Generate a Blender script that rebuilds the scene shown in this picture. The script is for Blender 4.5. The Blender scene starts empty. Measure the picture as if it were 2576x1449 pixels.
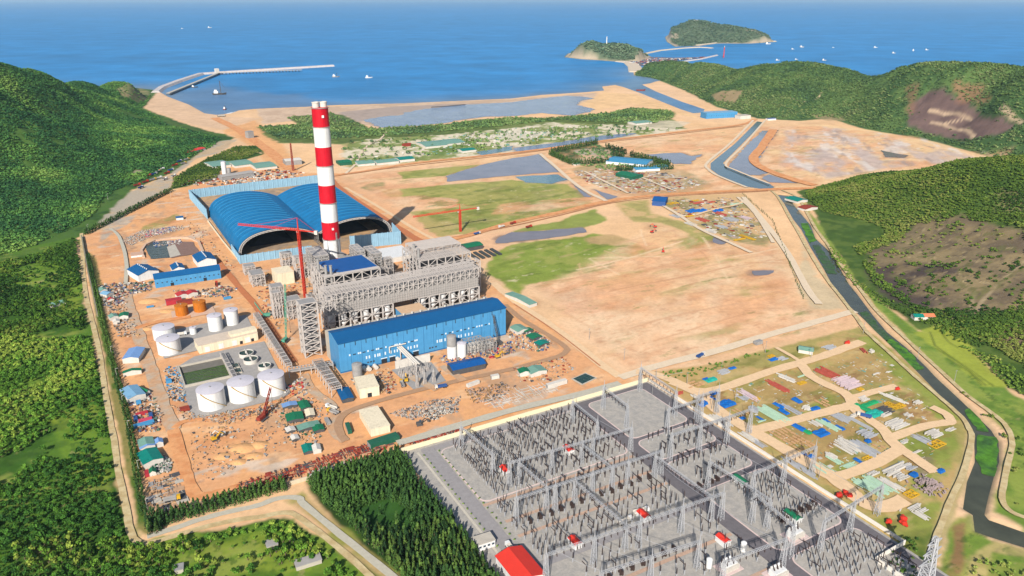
import bpy, math, random
import numpy as np
rnd = random.Random(7)
nr = np.random.RandomState(11)
SC = bpy.context.scene
COL = SC.collection
R = math.radians

# ---------------------------------------------------------------- camera, sky, sun, exposure
CAM_H = 350.0
FOC, HOR = 1895.0, 727.0          # focal length and horizon height in units of a 2576 px wide image frame
PITCH = math.atan(HOR / FOC)
cam = bpy.data.cameras.new('camera')
cam.sensor_width = 36.0
cam.lens = 36.0 * FOC / 2576.0
cam.clip_start = 1.0
cam.clip_end = 200000.0
camo = bpy.data.objects.new('camera', cam)
COL.objects.link(camo)
camo.location = (0, 0, CAM_H)
camo.rotation_euler = (math.pi / 2 - PITCH - 0.0014, 0, 0)
SC.camera = camo

SUN_EL = R(33.0)
SUN_AZ = math.atan2(-0.168, -0.986)
world = bpy.data.worlds.new('World')
SC.world = world
world.use_nodes = True
nt = world.node_tree
sky = nt.nodes.new('ShaderNodeTexSky')
sky.sky_type = 'NISHITA'
sky.sun_disc = False
sky.sun_elevation = SUN_EL
sky.sun_rotation = SUN_AZ
sky.altitude = 50
sky.air_density = 1.0
sky.dust_density = 0.8
sky.ozone_density = 1.5
nt.links.new(sky.outputs[0], nt.nodes['Background'].inputs[0])
nt.nodes['Background'].inputs[1].default_value = 0.085
sl = bpy.data.lights.new('sun', 'SUN')
sl.energy = 4.6
sl.angle = R(0.5)
sl.color = (1.0, 0.955, 0.88)
so = bpy.data.objects.new('sun', sl)
COL.objects.link(so)
from mathutils import Vector, Matrix
so.rotation_euler = Vector((0.168 * math.cos(SUN_EL), 0.986 * math.cos(SUN_EL), -math.sin(SUN_EL))).to_track_quat('-Z', 'Y').to_euler()
SC.view_settings.view_transform = 'Standard'
SC.view_settings.look = 'None'
SC.view_settings.gamma = 1
SC.view_settings.exposure = 0.85
try:
    SC.cycles.max_bounces = 5
    SC.cycles.diffuse_bounces = 2
    SC.cycles.transparent_max_bounces = 6
except Exception:
    pass

# ---------------------------------------------------------------- helpers mapping image pixels to the scene
def W(px, py, z=0.0):
    """position of an image pixel on the level plane at height z"""
    dx = px - 1288.0; u = 724.5 - py
    y = FOC * math.cos(PITCH) + u * math.sin(PITCH)
    dz = -FOC * math.sin(PITCH) + u * math.cos(PITCH)
    t = (z - CAM_H) / dz
    return Vector((dx * t, y * t, z))
def WY(px, py, Y):
    """point of a skyline at distance Y"""
    dx = px - 1288.0; u = 724.5 - py
    y = FOC * math.cos(PITCH) + u * math.sin(PITCH)
    dz = -FOC * math.sin(PITCH) + u * math.cos(PITCH)
    t = Y / y
    return Vector((dx * t, Y, CAM_H + dz * t))
SITE = R(29.5)
ca, sa = math.cos(SITE), math.sin(SITE)
def E2W(e, n, z=0.0):
    return Vector((e * ca - n * sa, e * sa + n * ca, z))
def W2E(p):
    return (p[0] * ca + p[1] * sa, -p[0] * sa + p[1] * ca)
def lin(c):
    c = c / 255.0
    return c / 12.92 if c <= 0.04045 else ((c + 0.055) / 1.055) ** 2.4
KALB = 0.60
def C(r, g, b, k=1.0):
    return tuple(min(0.9, lin(v) * KALB * k) for v in (r, g, b))

# ---------------------------------------------------------------- noise (numpy)
def _hash(ix, iy, s):
    n = (ix.astype(np.int64) * 374761393 + iy.astype(np.int64) * 668265263 + s * 144665) & 0x7fffffff
    n = ((n ^ (n >> 13)) * 1274126177) & 0x7fffffff
    return ((n ^ (n >> 16)) & 0xffff) / 65535.0
def vnoise(x, y, s=0):
    ix = np.floor(x); iy = np.floor(y)
    fx = x - ix; fy = y - iy
    fx = fx * fx * (3 - 2 * fx); fy = fy * fy * (3 - 2 * fy)
    a = _hash(ix, iy, s); b = _hash(ix + 1, iy, s); c = _hash(ix, iy + 1, s); d = _hash(ix + 1, iy + 1, s)
    return (a + (b - a) * fx) * (1 - fy) + (c + (d - c) * fx) * fy - 0.5
def fbm(x, y, L, o=3, s=0):
    r = 0; a = 1.0
    for i in range(o):
        r = r + a * vnoise(x / L + 17.3 * i, y / L - 9.1 * i, s + i)
        a *= 0.55; L *= 0.47
    return r

# ---------------------------------------------------------------- polygons
def WP(pts, z=0.0):
    return np.array([[*W(a, b, z)[:2]] for a, b in pts])
def sdist(poly, x, y):
    """signed distance (positive inside) of points to a polygon"""
    n = len(poly)
    d2 = np.full(x.shape, 1e18); ins = np.zeros(x.shape, bool)
    for i in range(n):
        ax, ay = poly[i]; bx, by = poly[(i + 1) % n]
        ex, ey = bx - ax, by - ay
        wx, wy = x - ax, y - ay
        t = np.clip((wx * ex + wy * ey) / (ex * ex + ey * ey + 1e-9), 0, 1)
        d2 = np.minimum(d2, (wx - ex * t) ** 2 + (wy - ey * t) ** 2)
        if ey != 0:
            c = ((ay > y) != (by > y)) & (x < ex * (y - ay) / ey + ax)
            ins ^= c
    d = np.sqrt(d2)
    return np.where(ins, d, -d)
def sstep(a, b, v):
    t = np.clip((v - a) / (b - a), 0, 1)
    return t * t * (3 - 2 * t)
def polyline_dist(pts, x, y):
    d2 = np.full(x.shape, 1e18)
    for (ax, ay), (bx, by) in zip(pts[:-1], pts[1:]):
        ex, ey = bx - ax, by - ay
        t = np.clip(((x - ax) * ex + (y - ay) * ey) / (ex * ex + ey * ey + 1e-9), 0, 1)
        d2 = np.minimum(d2, (x - ax - ex * t) ** 2 + (y - ay - ey * t) ** 2)
    return np.sqrt(d2)

# ---------------------------------------------------------------- materials
MATS = {}
def mat(name, col, rough=0.7, metal=0.0, var=0.12, scale=0.25, spec=0.15, bump=0.0, col2=None, attr=None, stripes=None, drip=0.0):
    if name in MATS: return MATS[name]
    m = bpy.data.materials.new(name); m.use_nodes = True
    t = m.node_tree; N = t.nodes; Lk = t.links
    b = N['Principled BSDF']
    b.inputs['Roughness'].default_value = rough
    b.inputs['Metallic'].default_value = metal
    b.inputs['Specular IOR Level'].default_value = spec
    geo = N.new('ShaderNodeNewGeometry')
    nz = N.new('ShaderNodeTexNoise'); nz.inputs['Scale'].default_value = scale; nz.inputs['Detail'].default_value = 5
    nz.inputs['Roughness'].default_value = 0.65
    Lk.new(geo.outputs['Position'], nz.inputs['Vector'])
    mr = N.new('ShaderNodeMapRange')
    mr.inputs['From Min'].default_value = 0.25; mr.inputs['From Max'].default_value = 0.75
    mr.inputs['To Min'].default_value = 1 - var; mr.inputs['To Max'].default_value = 1 + var * 0.7
    Lk.new(nz.outputs['Fac'], mr.inputs['Value'])
    mix = N.new('ShaderNodeMix'); mix.data_type = 'RGBA'; mix.blend_type = 'MULTIPLY'
    mix.inputs['Factor'].default_value = 1.0
    if attr:
        at = N.new('ShaderNodeAttribute'); at.attribute_name = attr
        Lk.new(at.outputs['Color'], mix.inputs['A'])
    elif col2:
        mc = N.new('ShaderNodeMix'); mc.data_type = 'RGBA'
        mc.inputs['A'].default_value = (*col, 1); mc.inputs['B'].default_value = (*col2, 1)
        n2 = N.new('ShaderNodeTexNoise'); n2.inputs['Scale'].default_value = scale * 0.31; n2.inputs['Detail'].default_value = 4
        Lk.new(geo.outputs['Position'], n2.inputs['Vector'])
        m2 = N.new('ShaderNodeMapRange'); m2.inputs['From Min'].default_value = 0.42; m2.inputs['From Max'].default_value = 0.6
        Lk.new(n2.outputs['Fac'], m2.inputs['Value']); Lk.new(m2.outputs['Result'], mc.inputs['Factor'])
        Lk.new(mc.outputs['Result'], mix.inputs['A'])
    else:
        mix.inputs['A'].default_value = (*col, 1)
    Lk.new(mr.outputs['Result'], mix.inputs['B'])
    out = mix.outputs['Result']
    if stripes:      # (period m, darkening) thin sheet joints along the local x axis
        tc = N.new('ShaderNodeTexCoord'); sx = N.new('ShaderNodeSeparateXYZ'); Lk.new(tc.outputs['Object'], sx.inputs[0])
        dv = N.new('ShaderNodeMath'); dv.operation = 'DIVIDE'; dv.inputs[1].default_value = stripes[0]
        Lk.new(sx.outputs['Y' if len(stripes) > 2 else 'X'], dv.inputs[0])
        fr = N.new('ShaderNodeMath'); fr.operation = 'FRACT'; Lk.new(dv.outputs[0], fr.inputs[0])
        lt = N.new('ShaderNodeMath'); lt.operation = 'LESS_THAN'; lt.inputs[1].default_value = 0.22
        Lk.new(fr.outputs[0], lt.inputs[0])
        mm = N.new('ShaderNodeMapRange'); mm.inputs['To Min'].default_value = 1; mm.inputs['To Max'].default_value = 1 - stripes[1]
        Lk.new(lt.outputs[0], mm.inputs['Value'])
        x2 = N.new('ShaderNodeMix'); x2.data_type = 'RGBA'; x2.blend_type = 'MULTIPLY'; x2.inputs['Factor'].default_value = 1
        Lk.new(out, x2.inputs['A']); Lk.new(mm.outputs['Result'], x2.inputs['B']); out = x2.outputs['Result']
    if drip:         # run-off streaks down the walls
        mp = N.new('ShaderNodeMapping'); mp.inputs['Scale'].default_value = (0.55, 0.55, 0.035); Lk.new(geo.outputs['Position'], mp.inputs['Vector'])
        n3 = N.new('ShaderNodeTexNoise'); n3.inputs['Scale'].default_value = 1.0; n3.inputs['Detail'].default_value = 6; Lk.new(mp.outputs[0], n3.inputs['Vector'])
        m3 = N.new('ShaderNodeMapRange'); m3.inputs['From Min'].default_value = 0.48; m3.inputs['From Max'].default_value = 0.72; m3.inputs['To Min'].default_value = 1.0; m3.inputs['To Max'].default_value = 1 - drip
        Lk.new(n3.outputs['Fac'], m3.inputs['Value'])
        x3 = N.new('ShaderNodeMix'); x3.data_type = 'RGBA'; x3.blend_type = 'MULTIPLY'; x3.inputs['Factor'].default_value = 1
        Lk.new(out, x3.inputs['A']); Lk.new(m3.outputs['Result'], x3.inputs['B']); out = x3.outputs['Result']
    Lk.new(out, b.inputs['Base Color'])
    if bump:
        bp = N.new('ShaderNodeBump'); bp.inputs['Strength'].default_value = bump; bp.inputs['Distance'].default_value = 1.0
        Lk.new(nz.outputs['Fac'], bp.inputs['Height']); Lk.new(bp.outputs['Normal'], b.inputs['Normal'])
    MATS[name] = m
    return m
def water_mat(name, col, rough=0.12, wave=0.0, scale=0.05, attr=None, var=0.15, spec=0.35):
    if name in MATS: return MATS[name]
    m = mat(name, col, rough=rough, var=var, scale=scale, spec=spec, attr=attr)
    b = m.node_tree.nodes['Principled BSDF']; b.inputs['IOR'].default_value = 1.33
    if wave:
        N = m.node_tree.nodes; Lk = m.node_tree.links
        geo = N.new('ShaderNodeNewGeometry'); n = N.new('ShaderNodeTexNoise'); n.inputs['Scale'].default_value = wave; n.inputs['Detail'].default_value = 6
        mp = N.new('ShaderNodeMapping'); mp.inputs['Scale'].default_value = (0.5, 1.0, 1.0); mp.inputs['Rotation'].default_value = (0, 0, 0.4)
        Lk.new(geo.outputs['Position'], mp.inputs['Vector']); Lk.new(mp.outputs[0], n.inputs['Vector'])
        bp = N.new('ShaderNodeBump'); bp.inputs['Strength'].default_value = 0.9; bp.inputs['Distance'].default_value = 3.0
        Lk.new(n.outputs['Fac'], bp.inputs['Height']); Lk.new(bp.outputs['Normal'], b.inputs['Normal'])
    return m

# ---------------------------------------------------------------- objects
def link(o, parent=None):
    COL.objects.link(o)
    if parent is not None: o.parent = parent
    return o
def tag(o, label=None, cat=None, group=None, kind=None):
    if label: o['label'] = label
    if cat: o['category'] = cat
    if group: o['group'] = group
    if kind: o['kind'] = kind
    return o
def npmesh(name, verts, faces, mats, colors=None, attr='cover', smooth=False, mi=None):
    """mesh from numpy arrays; faces (n,k)"""
    me = bpy.data.meshes.new(name)
    nv, nf, k = len(verts), len(faces), faces.shape[1]
    me.vertices.add(nv); me.vertices.foreach_set('co', np.ascontiguousarray(verts, np.float32).ravel())
    me.loops.add(nf * k); me.loops.foreach_set('vertex_index', np.ascontiguousarray(faces, np.int32).ravel())
    me.polygons.add(nf)
    me.polygons.foreach_set('loop_start', np.arange(0, nf * k, k, dtype=np.int32))
    me.polygons.foreach_set('loop_total', np.full(nf, k, np.int32))
    if mi is not None: me.polygons.foreach_set('material_index', np.ascontiguousarray(mi, np.int32))
    if smooth: me.polygons.foreach_set('use_smooth', np.ones(nf, bool))
    for m in (mats if isinstance(mats, (list, tuple)) else [mats]): me.materials.append(m)
    if colors is not None:
        ca_ = me.color_attributes.new(attr, 'FLOAT_COLOR', 'POINT')
        c4 = np.ones((nv, 4), np.float32); c4[:, :3] = colors
        ca_.data.foreach_set('color', c4.ravel())
    me.update(); me.validate()
    return me
def npobj(name, *a, parent=None, **k):
    return link(bpy.data.objects.new(name, npmesh(name, *a, **k)), parent)

class MB:
    """collects simple shapes for ONE mesh object"""
    def __init__(s): s.v = []; s.f = []; s.m = []
    def add(s, vs, fs, m=0):
        o = len(s.v); s.v.extend([tuple(v) for v in vs]); s.f.extend([tuple(i + o for i in f) for f in fs]); s.m.extend([m] * len(fs))
    def box(s, x0, x1, y0, y1, z0, z1, m=0, top=True, bottom=True):
        vs = [(x, y, z) for z in (z0, z1) for x, y in ((x0, y0), (x1, y0), (x1, y1), (x0, y1))]
        fs = [(0, 1, 5, 4), (1, 2, 6, 5), (2, 3, 7, 6), (3, 0, 4, 7)]
        if top: fs.append((4, 5, 6, 7))
        if bottom: fs.append((3, 2, 1, 0))
        s.add(vs, fs, m)
    def bar(s, p, q, r, m=0, r2=None):
        p = Vector(p); q = Vector(q); d = q - p
        if d.length < 1e-6: return
        d.normalize()
        u = d.cross(Vector((0, 0, 1)))
        if u.length < 1e-3: u = Vector((1, 0, 0))
        u.normalize(); w = d.cross(u)
        r2 = r if r2 is None else r2
        vs = []
        for c, rr in ((p, r), (q, r2)):
            for a, b in ((1, 1), (-1, 1), (-1, -1), (1, -1)): vs.append(c + u * a * rr + w * b * rr)
        s.add(vs, [(0, 1, 5, 4), (1, 2, 6, 5), (2, 3, 7, 6), (3, 0, 4, 7), (4, 5, 6, 7), (3, 2, 1, 0)], m)
    def tube(s, p, q, r, n=10, m=0, r2=None, cap=True):
        p = Vector(p); q = Vector(q); d = (q - p).normalized()
        u = d.cross(Vector((0, 0, 1)))
        if u.length < 1e-3: u = Vector((1, 0, 0))
        u.normalize(); w = d.cross(u); r2 = r if r2 is None else r2
        vs = []
        for c, rr in ((p, r), (q, r2)):
            for i in range(n):
                a = 2 * math.pi * i / n; vs.append(c + u * math.cos(a) * rr + w * math.sin(a) * rr)
        fs = [(i, (i + 1) % n, n + (i + 1) % n, n + i) for i in range(n)]
        if cap: fs += [tuple(range(n, 2 * n)), tuple(range(n - 1, -1, -1))]
        s.add(vs, fs, m)
    def lathe(s, prof, x=0, y=0, n=24, m=0, mz=None):
        """prof: list of (r, z); mz: material per segment"""
        vs = []; fs = []; ms = []
        for r, z in prof:
            for i in range(n):
                a = 2 * math.pi * i / n; vs.append((x + r * math.cos(a), y + r * math.sin(a), z))
        for j in range(len(prof) - 1):
            for i in range(n):
                fs.append((j * n + i, j * n + (i + 1) % n, (j + 1) * n + (i + 1) % n, (j + 1) * n + i)); ms.append(mz[j] if mz else m)
        fs.append(tuple(range((len(prof) - 1) * n, len(prof) * n))); ms.append(mz[-1] if mz else m)
        o = len(s.v); s.v.extend(vs); s.f.extend([tuple(i + o for i in f) for f in fs]); s.m.extend(ms)
    def prism(s, pts, z0, z1, m=0):
        n = len(pts); vs = [(x, y, z0) for x, y in pts] + [(x, y, z1) for x, y in pts]
        s.add(vs, [(i, (i + 1) % n, n + (i + 1) % n, n + i) for i in range(n)] + [tuple(range(n, 2 * n)), tuple(range(n - 1, -1, -1))], m)
    def gable(s, x0, x1, y0, y1, z0, zr, m=0, axis='x', ov=0.6, t=0.25):
        """pitched roof slab, ridge along axis"""
        if axis == 'x':
            yc = (y0 + y1) / 2; a0, a1 = x0 - ov, x1 + ov
            k = (zr - z0) / ((y1 - y0) / 2); lo = z0 - k * ov
            pr = [(y0 - ov, lo), (yc, zr), (y1 + ov, lo)]
            f = lambda a, b, c: (a, b, c)
        else:
            yc = (x0 + x1) / 2; a0, a1 = y0 - ov, y1 + ov
            k = (zr - z0) / ((x1 - x0) / 2); lo = z0 - k * ov
            pr = [(x0 - ov, lo), (yc, zr), (x1 + ov, lo)]
            f = lambda a, b, c: (b, a, c)
        vs = [f(a, b, z + dz) for a in (a0, a1) for dz in (0, t) for b, z in pr]
        s.add(vs, [(3, 4, 10, 9), (4, 5, 11, 10), (0, 6, 7, 1), (1, 7, 8, 2), (0, 3, 9, 6), (2, 8, 11, 5), (0, 1, 4, 3), (1, 2, 5, 4), (6, 9, 10, 7), (7, 10, 11, 8)], m)
    def gend(s, x0, x1, y0, y1, z0, zr, m=0, axis='x'):
        """the two gable walls under a pitched roof"""
        if axis == 'x':
            yc = (y0 + y1) / 2
            for x in (x0, x1): s.add([(x, y0, z0), (x, y1, z0), (x, yc, zr)], [(0, 1, 2)], m)
        else:
            xc = (x0 + x1) / 2
            for y in (y0, y1): s.add([(x0, y, z0), (x1, y, z0), (xc, y, zr)], [(0, 1, 2)], m)
    def quad(s, a, b, c, d, m=0): s.add([a, b, c, d], [(0, 1, 2, 3)], m)
    def mesh(s, name, mats, smooth=False):
        me = bpy.data.meshes.new(name); me.from_pydata(s.v, [], s.f)
        mats = mats if isinstance(mats, (list, tuple)) else [mats]
        for m in mats: me.materials.append(m)
        if len(mats) > 1: me.polygons.foreach_set('material_index', s.m)
        if smooth:
            me.polygons.foreach_set('use_smooth', [True] * len(s.f))
            try: me.set_sharp_from_angle(angle=R(35))
            except Exception: pass
        me.update()
        return me
    def build(s, name, mats, parent=None, smooth=False):
        return link(bpy.data.objects.new(name, s.mesh(name, mats, smooth)), parent)
def thing(name, label, cat, loc, rot=None, group=None):
    o = bpy.data.objects.new(name, None); o.empty_display_size = 1
    COL.objects.link(o); o.location = loc; o.rotation_euler = (0, 0, SITE if rot is None else rot)
    return tag(o, label, cat, group)
def kids(o): return list(o.children)
def dup(root, loc, rot=None, label=None, group=None, scale=None):
    r = root.copy(); COL.objects.link(r); r.location = loc
    if rot is not None: r.rotation_euler = (0, 0, rot)
    if label: r['label'] = label
    if group: r['group'] = group
    if scale: r.scale = scale
    for ch in list(root.children):
        c = ch.copy(); COL.objects.link(c); c.parent = r
        for g in list(ch.children):
            d = g.copy(); COL.objects.link(d); d.parent = c
    return r
# ================================================================ TERRAIN
def rbf(ctrl, c=60.0):
    P = np.array([[p[0], p[1]] for p in ctrl]); z = np.array([p[2] for p in ctrl])
    d = np.sqrt(((P[:, None] - P[None]) ** 2).sum(-1) + c * c)
    w = np.linalg.solve(d + np.eye(len(P)) * 2.0, z)
    def f(x, y):
        r = np.zeros(x.shape)
        for (px, py), wi in zip(P, w): r += wi * np.sqrt((x - px) ** 2 + (y - py) ** 2 + c * c)
        return r
    return f
def foot(pts, z=-4): return [(*W(a, b)[:2], z) for a, b in pts]
def ridge(pts): return [tuple(WY(a, b, Y)) for a, b, Y in pts]
def behind(pts, d, z=-10): return [(WY(a, b, Y)[0] * (Y + d) / Y, Y + d, z) for a, b, Y in pts]
lr = [(0, 159, 2000), (75, 192, 2200), (163, 214, 2480), (250, 228, 2720), (322, 217, 2830), (372, 233, 2900), (-300, 70, 1850), (-800, 10, 1750)]
left_hill = rbf(ridge(lr) + [tuple(WY(120, 300, 1850)), tuple(WY(30, 270, 1720)), tuple(WY(250, 290, 2150)), tuple(WY(200, 400, 1560)), tuple(WY(60, 430, 1430)), tuple(WY(350, 350, 1820))]
    + foot([(392, 240), (362, 277), (420, 300), (480, 320), (592, 350), (530, 388), (480, 410), (432, 440), (330, 483), (280, 552), (200, 598), (100, 645), (0, 670), (-200, 720), (-600, 800)]) + behind(lr, 330) + behind(lr, 900))
LEFT_POLY = WP([(-900, 900), (-300, 745), (0, 668), (100, 643), (200, 597), (280, 550), (330, 482), (432, 438), (480, 408), (530, 386), (592, 349), (480, 319), (362, 276), (390, 238), (430, 222), (200, 190), (-400, 180), (-2500, 200), (-2500, 700)])
rr = [(1625, 171, 3750), (1690, 166, 3600), (1763, 166, 3450), (1835, 178, 3250), (1932, 171, 3000), (2032, 160, 2800), (2117, 171, 2750), (2165, 186, 2700), (2257, 181, 2450), (2340, 175, 2300), (2432, 180, 2150), (2576, 196, 1950), (2800, 200, 1800), (3300, 180, 1700)]
far_hill = rbf(ridge(rr) + [tuple(WY(1900, 235, 2650)), tuple(WY(2080, 230, 2580)), tuple(WY(2000, 250, 2520)), tuple(WY(2300, 260, 2200)), tuple(WY(2450, 290, 1990)), tuple(WY(2170, 255, 2420))]
    + foot([(1600, 195), (1665, 207), (1720, 232), (1800, 272), (1905, 302), (2010, 308), (2090, 302), (2160, 325), (2250, 342), (2350, 360), (2450, 388), (2576, 420), (2800, 470), (3300, 560)]) + behind(rr, 420) + behind(rr, 1000))
FAR_POLY = WP([(1596, 194), (1640, 200), (1665, 208), (1720, 230), (1800, 271), (1905, 301), (2010, 307), (2090, 301), (2160, 324), (2250, 341), (2350, 359), (2450, 387), (2576, 419), (2800, 469), (3400, 580), (4000, 300), (2576, 140), (1900, 140), (1600, 165)])
mr_ = [(2052, 468, 1480), (2144, 455, 1420), (2244, 440, 1370), (2332, 427, 1330), (2407, 410, 1300), (2470, 407, 1250), (2530, 420, 1180), (2576, 433, 1150), (2700, 430, 1100), (2950, 430, 1050)]
mid_hill = rbf(ridge(mr_) + [tuple(WY(2350, 560, 1120)), tuple(WY(2500, 560, 1050)), tuple(WY(2200, 580, 1180)), tuple(WY(2450, 680, 920))]
    + foot([(2006, 486), (2052, 538), (2085, 615), (2110, 640), (2160, 722), (2250, 788), (2310, 832), (2435, 878), (2540, 985), (2640, 1040), (2900, 1100)], -2) + behind(mr_, 260, -4) + behind(mr_, 480, -5) + behind(mr_, 900, -5), c=40)
MID_POLY = WP([(2004, 484), (2050, 538), (2083, 615), (2108, 640), (2158, 722), (2250, 787), (2310, 831), (2435, 877), (2540, 984), (2900, 1100), (3600, 900), (3200, 470), (2700, 425), (2480, 420), (2330, 425), (2144, 450)])
LAND = WP([(-1500, 236), (-600, 218), (0, 217), (150, 224), (280, 227), (330, 222), (385, 228), (400, 232), (422, 245), (475, 265), (515, 287), (545, 291), (582, 287), (600, 280), (644, 276), (769, 271), (834, 267), (1019, 262), (1288, 250), (1363, 241), (1463, 235), (1520, 230), (1514, 220), (1548, 216), (1568, 221), (1613, 237), (1713, 277), (1745, 287), (1768, 285), (1773, 277), (1713, 257), (1650, 232), (1615, 215), (1635, 212), (1650, 207), (1663, 205), (1633, 197), (1595, 192), (1593, 185), (1610, 177), (1650, 174), (1750, 178), (1850, 186), (2050, 196), (2165, 206), (2300, 214), (2576, 228), (3400, 260), (5200, 420), (5200, 3200), (-2600, 3200), (-3500, 420)])
CANAL_A = WP([(1905, 307), (1850, 362), (1788, 412), (1788, 427), (1813, 445), (1883, 472), (1932, 479), (1948, 472), (1932, 461), (1838, 425), (1818, 412), (1865, 365), (1920, 310)])
CANAL_B = WP([(1955, 490), (1972, 512), (1995, 552), (2015, 577), (2040, 625), (2072, 677), (2097, 724), (2139, 772), (2170, 800), (2207, 837), (2257, 884), (2312, 939), (2377, 1007), (2432, 1057), (2450, 1090), (2452, 1161), (2432, 1211), (2422, 1279), (2447, 1294), (2452, 1336), (2495, 1351), (2576, 1376), (2760, 1410), (2760, 1365), (2576, 1336), (2490, 1306), (2480, 1294), (2490, 1249), (2505, 1194), (2517, 1161), (2515, 1111), (2495, 1080), (2420, 1007), (2357, 949), (2332, 922), (2282, 874), (2232, 834), (2197, 792), (2157, 739), (2137, 715), (2092, 637), (2052, 600), (2040, 567), (2002, 522), (1982, 493)])
def hills(x, y):
    z = np.zeros(x.shape)
    for f, poly, amp in ((left_hill, LEFT_POLY, 9), (far_hill, FAR_POLY, 9), (mid_hill, MID_POLY, 4)):
        m = (x > poly[:, 0].min()) & (x < poly[:, 0].max()) & (y > poly[:, 1].min()) & (y < poly[:, 1].max())
        if not m.any(): continue
        xs, ys = x[m], y[m]
        e = sstep(0, 60, sdist(poly, xs, ys))
        h = np.maximum(f(xs, ys), 0)
        h = h + fbm(xs, ys, 170, 4, 5) * amp * np.clip(h / 25, 0, 3)
        z[m] = np.maximum(z[m], np.maximum(h, 0) * e)
    return z
def height(x, y):
    z = hills(x, y)
    d = sdist(LAND, x, y)
    z = np.where(d < 25, z * sstep(-5, 25, d) - 9.0 * sstep(6, -22, d), z)
    for poly in (CANAL_A, CANAL_B):
        m = (x > poly[:, 0].min() - 9) & (x < poly[:, 0].max() + 9) & (y > poly[:, 1].min() - 9) & (y < poly[:, 1].max() + 9)
        if m.any(): z[m] -= 4.0 * sstep(-3, 5, sdist(poly, x[m], y[m]))
    return z
def site(px, py):
    """where the line of sight through an image pixel meets the terrain"""
    a = np.array(W(px, py, 0.0)); o = np.array((0, 0, CAM_H))
    t = np.linspace(0.25, 1.0, 700)
    X = o[0] + (a[0] - o[0]) * t; Y = o[1] + (a[1] - o[1]) * t; Z = CAM_H * (1 - t)
    g = hills(X, Y); i = int(np.argmax(Z <= g)) if (Z <= g).any() else -1
    return Vector((X[i], Y[i], float(g[i])))
def SP(pts): return np.array([site(a, b)[:2] for a, b in pts])

ratio = 1.0032
rows = [235.0]
while rows[-1] < 5200: rows.append(rows[-1] * ratio)
rows = np.array(rows); tn = np.linspace(-1.02, 1.02, 1020)
GX = rows[:, None] * tn[None]; GY = np.repeat(rows[:, None], len(tn), 1)
gx, gy = GX.ravel(), GY.ravel()
gz = height(gx, gy)
gz = gz + fbm(gx, gy, 26, 2, 40) * 0.35 * (np.abs(gz) < 0.5)
cover = np.empty((len(gx), 3)); cover[:] = C(249, 203, 155)
def tint(col, L, amt, s):
    return np.array(col)[None] * (1 + amt * fbm(gx, gy, L, 3, s))[:, None]
nA = fbm(gx, gy, 60, 4, 21); nB = fbm(gx, gy, 14, 3, 31); nC = fbm(gx, gy, 300, 3, 51)
cover *= (1 + 0.16 * nA + 0.12 * nB)[:, None]
cover[:, 2] *= (1 - 0.18 * nC); cover[:, 1] *= (1 - 0.05 * nC)
def paint(poly, col, soft=5.0, amp=10.0, a=1.0, var=0.18, col2=None):
    """lay a ground cover with a ragged edge over the sheet"""
    pad = soft + amp + 5
    m = np.where((gx > poly[:, 0].min() - pad) & (gx < poly[:, 0].max() + pad) & (gy > poly[:, 1].min() - pad) & (gy < poly[:, 1].max() + pad))[0]
    if len(m) == 0: return
    d = sdist(poly, gx[m], gy[m]) + amp * 1.3 * (nA[m] * 0.8 + nB[m] * 0.7)
    w = (sstep(-soft, soft, d) * a)[:, None]
    c = np.array(col)[None] * (1 + var * (1.1 * nB[m] + 0.7 * nA[m]))[:, None]
    if col2 is not None:
        k = sstep(-0.12, 0.18, nA[m] + 0.5 * nB[m])[:, None]; c = c * (1 - k) + np.array(col2)[None] * k
    cover[m] = cover[m] * (1 - w) + c * w
def streak(pts, wd, col, soft=2.0, amp=1.5, a=1.0, hill=False):
    p = SP(pts) if hill else WP(pts)
    pad = wd + soft + amp + 4
    m = np.where((gx > p[:, 0].min() - pad) & (gx < p[:, 0].max() + pad) & (gy > p[:, 1].min() - pad) & (gy < p[:, 1].max() + pad))[0]
    if len(m) == 0: return
    d = wd / 2 - polyline_dist(p, gx[m], gy[m]) + amp * (nB[m] + nA[m])
    w = (sstep(-soft, soft, d) * a)[:, None]
    cover[m] = cover[m] * (1 - w) + np.array(col)[None] * (1 + 0.2 * nB[m])[:, None] * w
GREEN = C(66, 100, 40); DGREEN = C(40, 72, 30); FIELD = C(152, 160, 80); FIELD2 = C(196, 178, 112)
# --- site soil
ORANGE = C(242, 178, 126)
paint(WP([(205, 600), (430, 485), (480, 470), (640, 400), (700, 440), (850, 440), (1105, 612), (1300, 765), (1520, 925), (1590, 965), (1010, 1135), (760, 1215), (480, 1262), (365, 1270), (330, 1100), (255, 770)]), ORANGE, 8, 14, 0.95, 0.12, C(242, 178, 122))
paint(WP([(560, 330), (640, 300), (720, 380), (760, 420), (700, 450), (640, 380)]), C(240, 178, 120), 8, 12, 0.9)
paint(WP([(860, 445), (1010, 470), (1130, 500), (1030, 530), (1060, 560), (1180, 610), (1100, 605), (850, 460)]), C(240, 186, 140), 8, 15, 0.8)
paint(WP([(1170, 600), (1330, 575), (1260, 640), (1215, 660), (1180, 625)]), C(243, 192, 150), 6, 8, 0.8)
paint(WP([(350, 245), (400, 233), (480, 270), (545, 296), (660, 300), (560, 330), (480, 315), (370, 275)]), C(232, 194, 158), 6, 8, 0.8)
paint(WP([(644, 278), (1288, 252), (1500, 236), (1500, 260), (1200, 285), (940, 320), (800, 300), (660, 315)]), C(226, 196, 168), 6, 10, 0.9, 0.15, C(205, 176, 150))
paint(WP([(850, 285), (1000, 270), (1150, 264), (1250, 262), (1010, 290), (960, 300), (900, 310)]), C(176, 160, 150), 10, 12, 0.8)
paint(WP([(1460, 262), (1520, 235), (1600, 240), (1760, 300), (1700, 290), (1590, 262), (1500, 280)]), C(250, 205, 150), 6, 8, 0.9)
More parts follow.
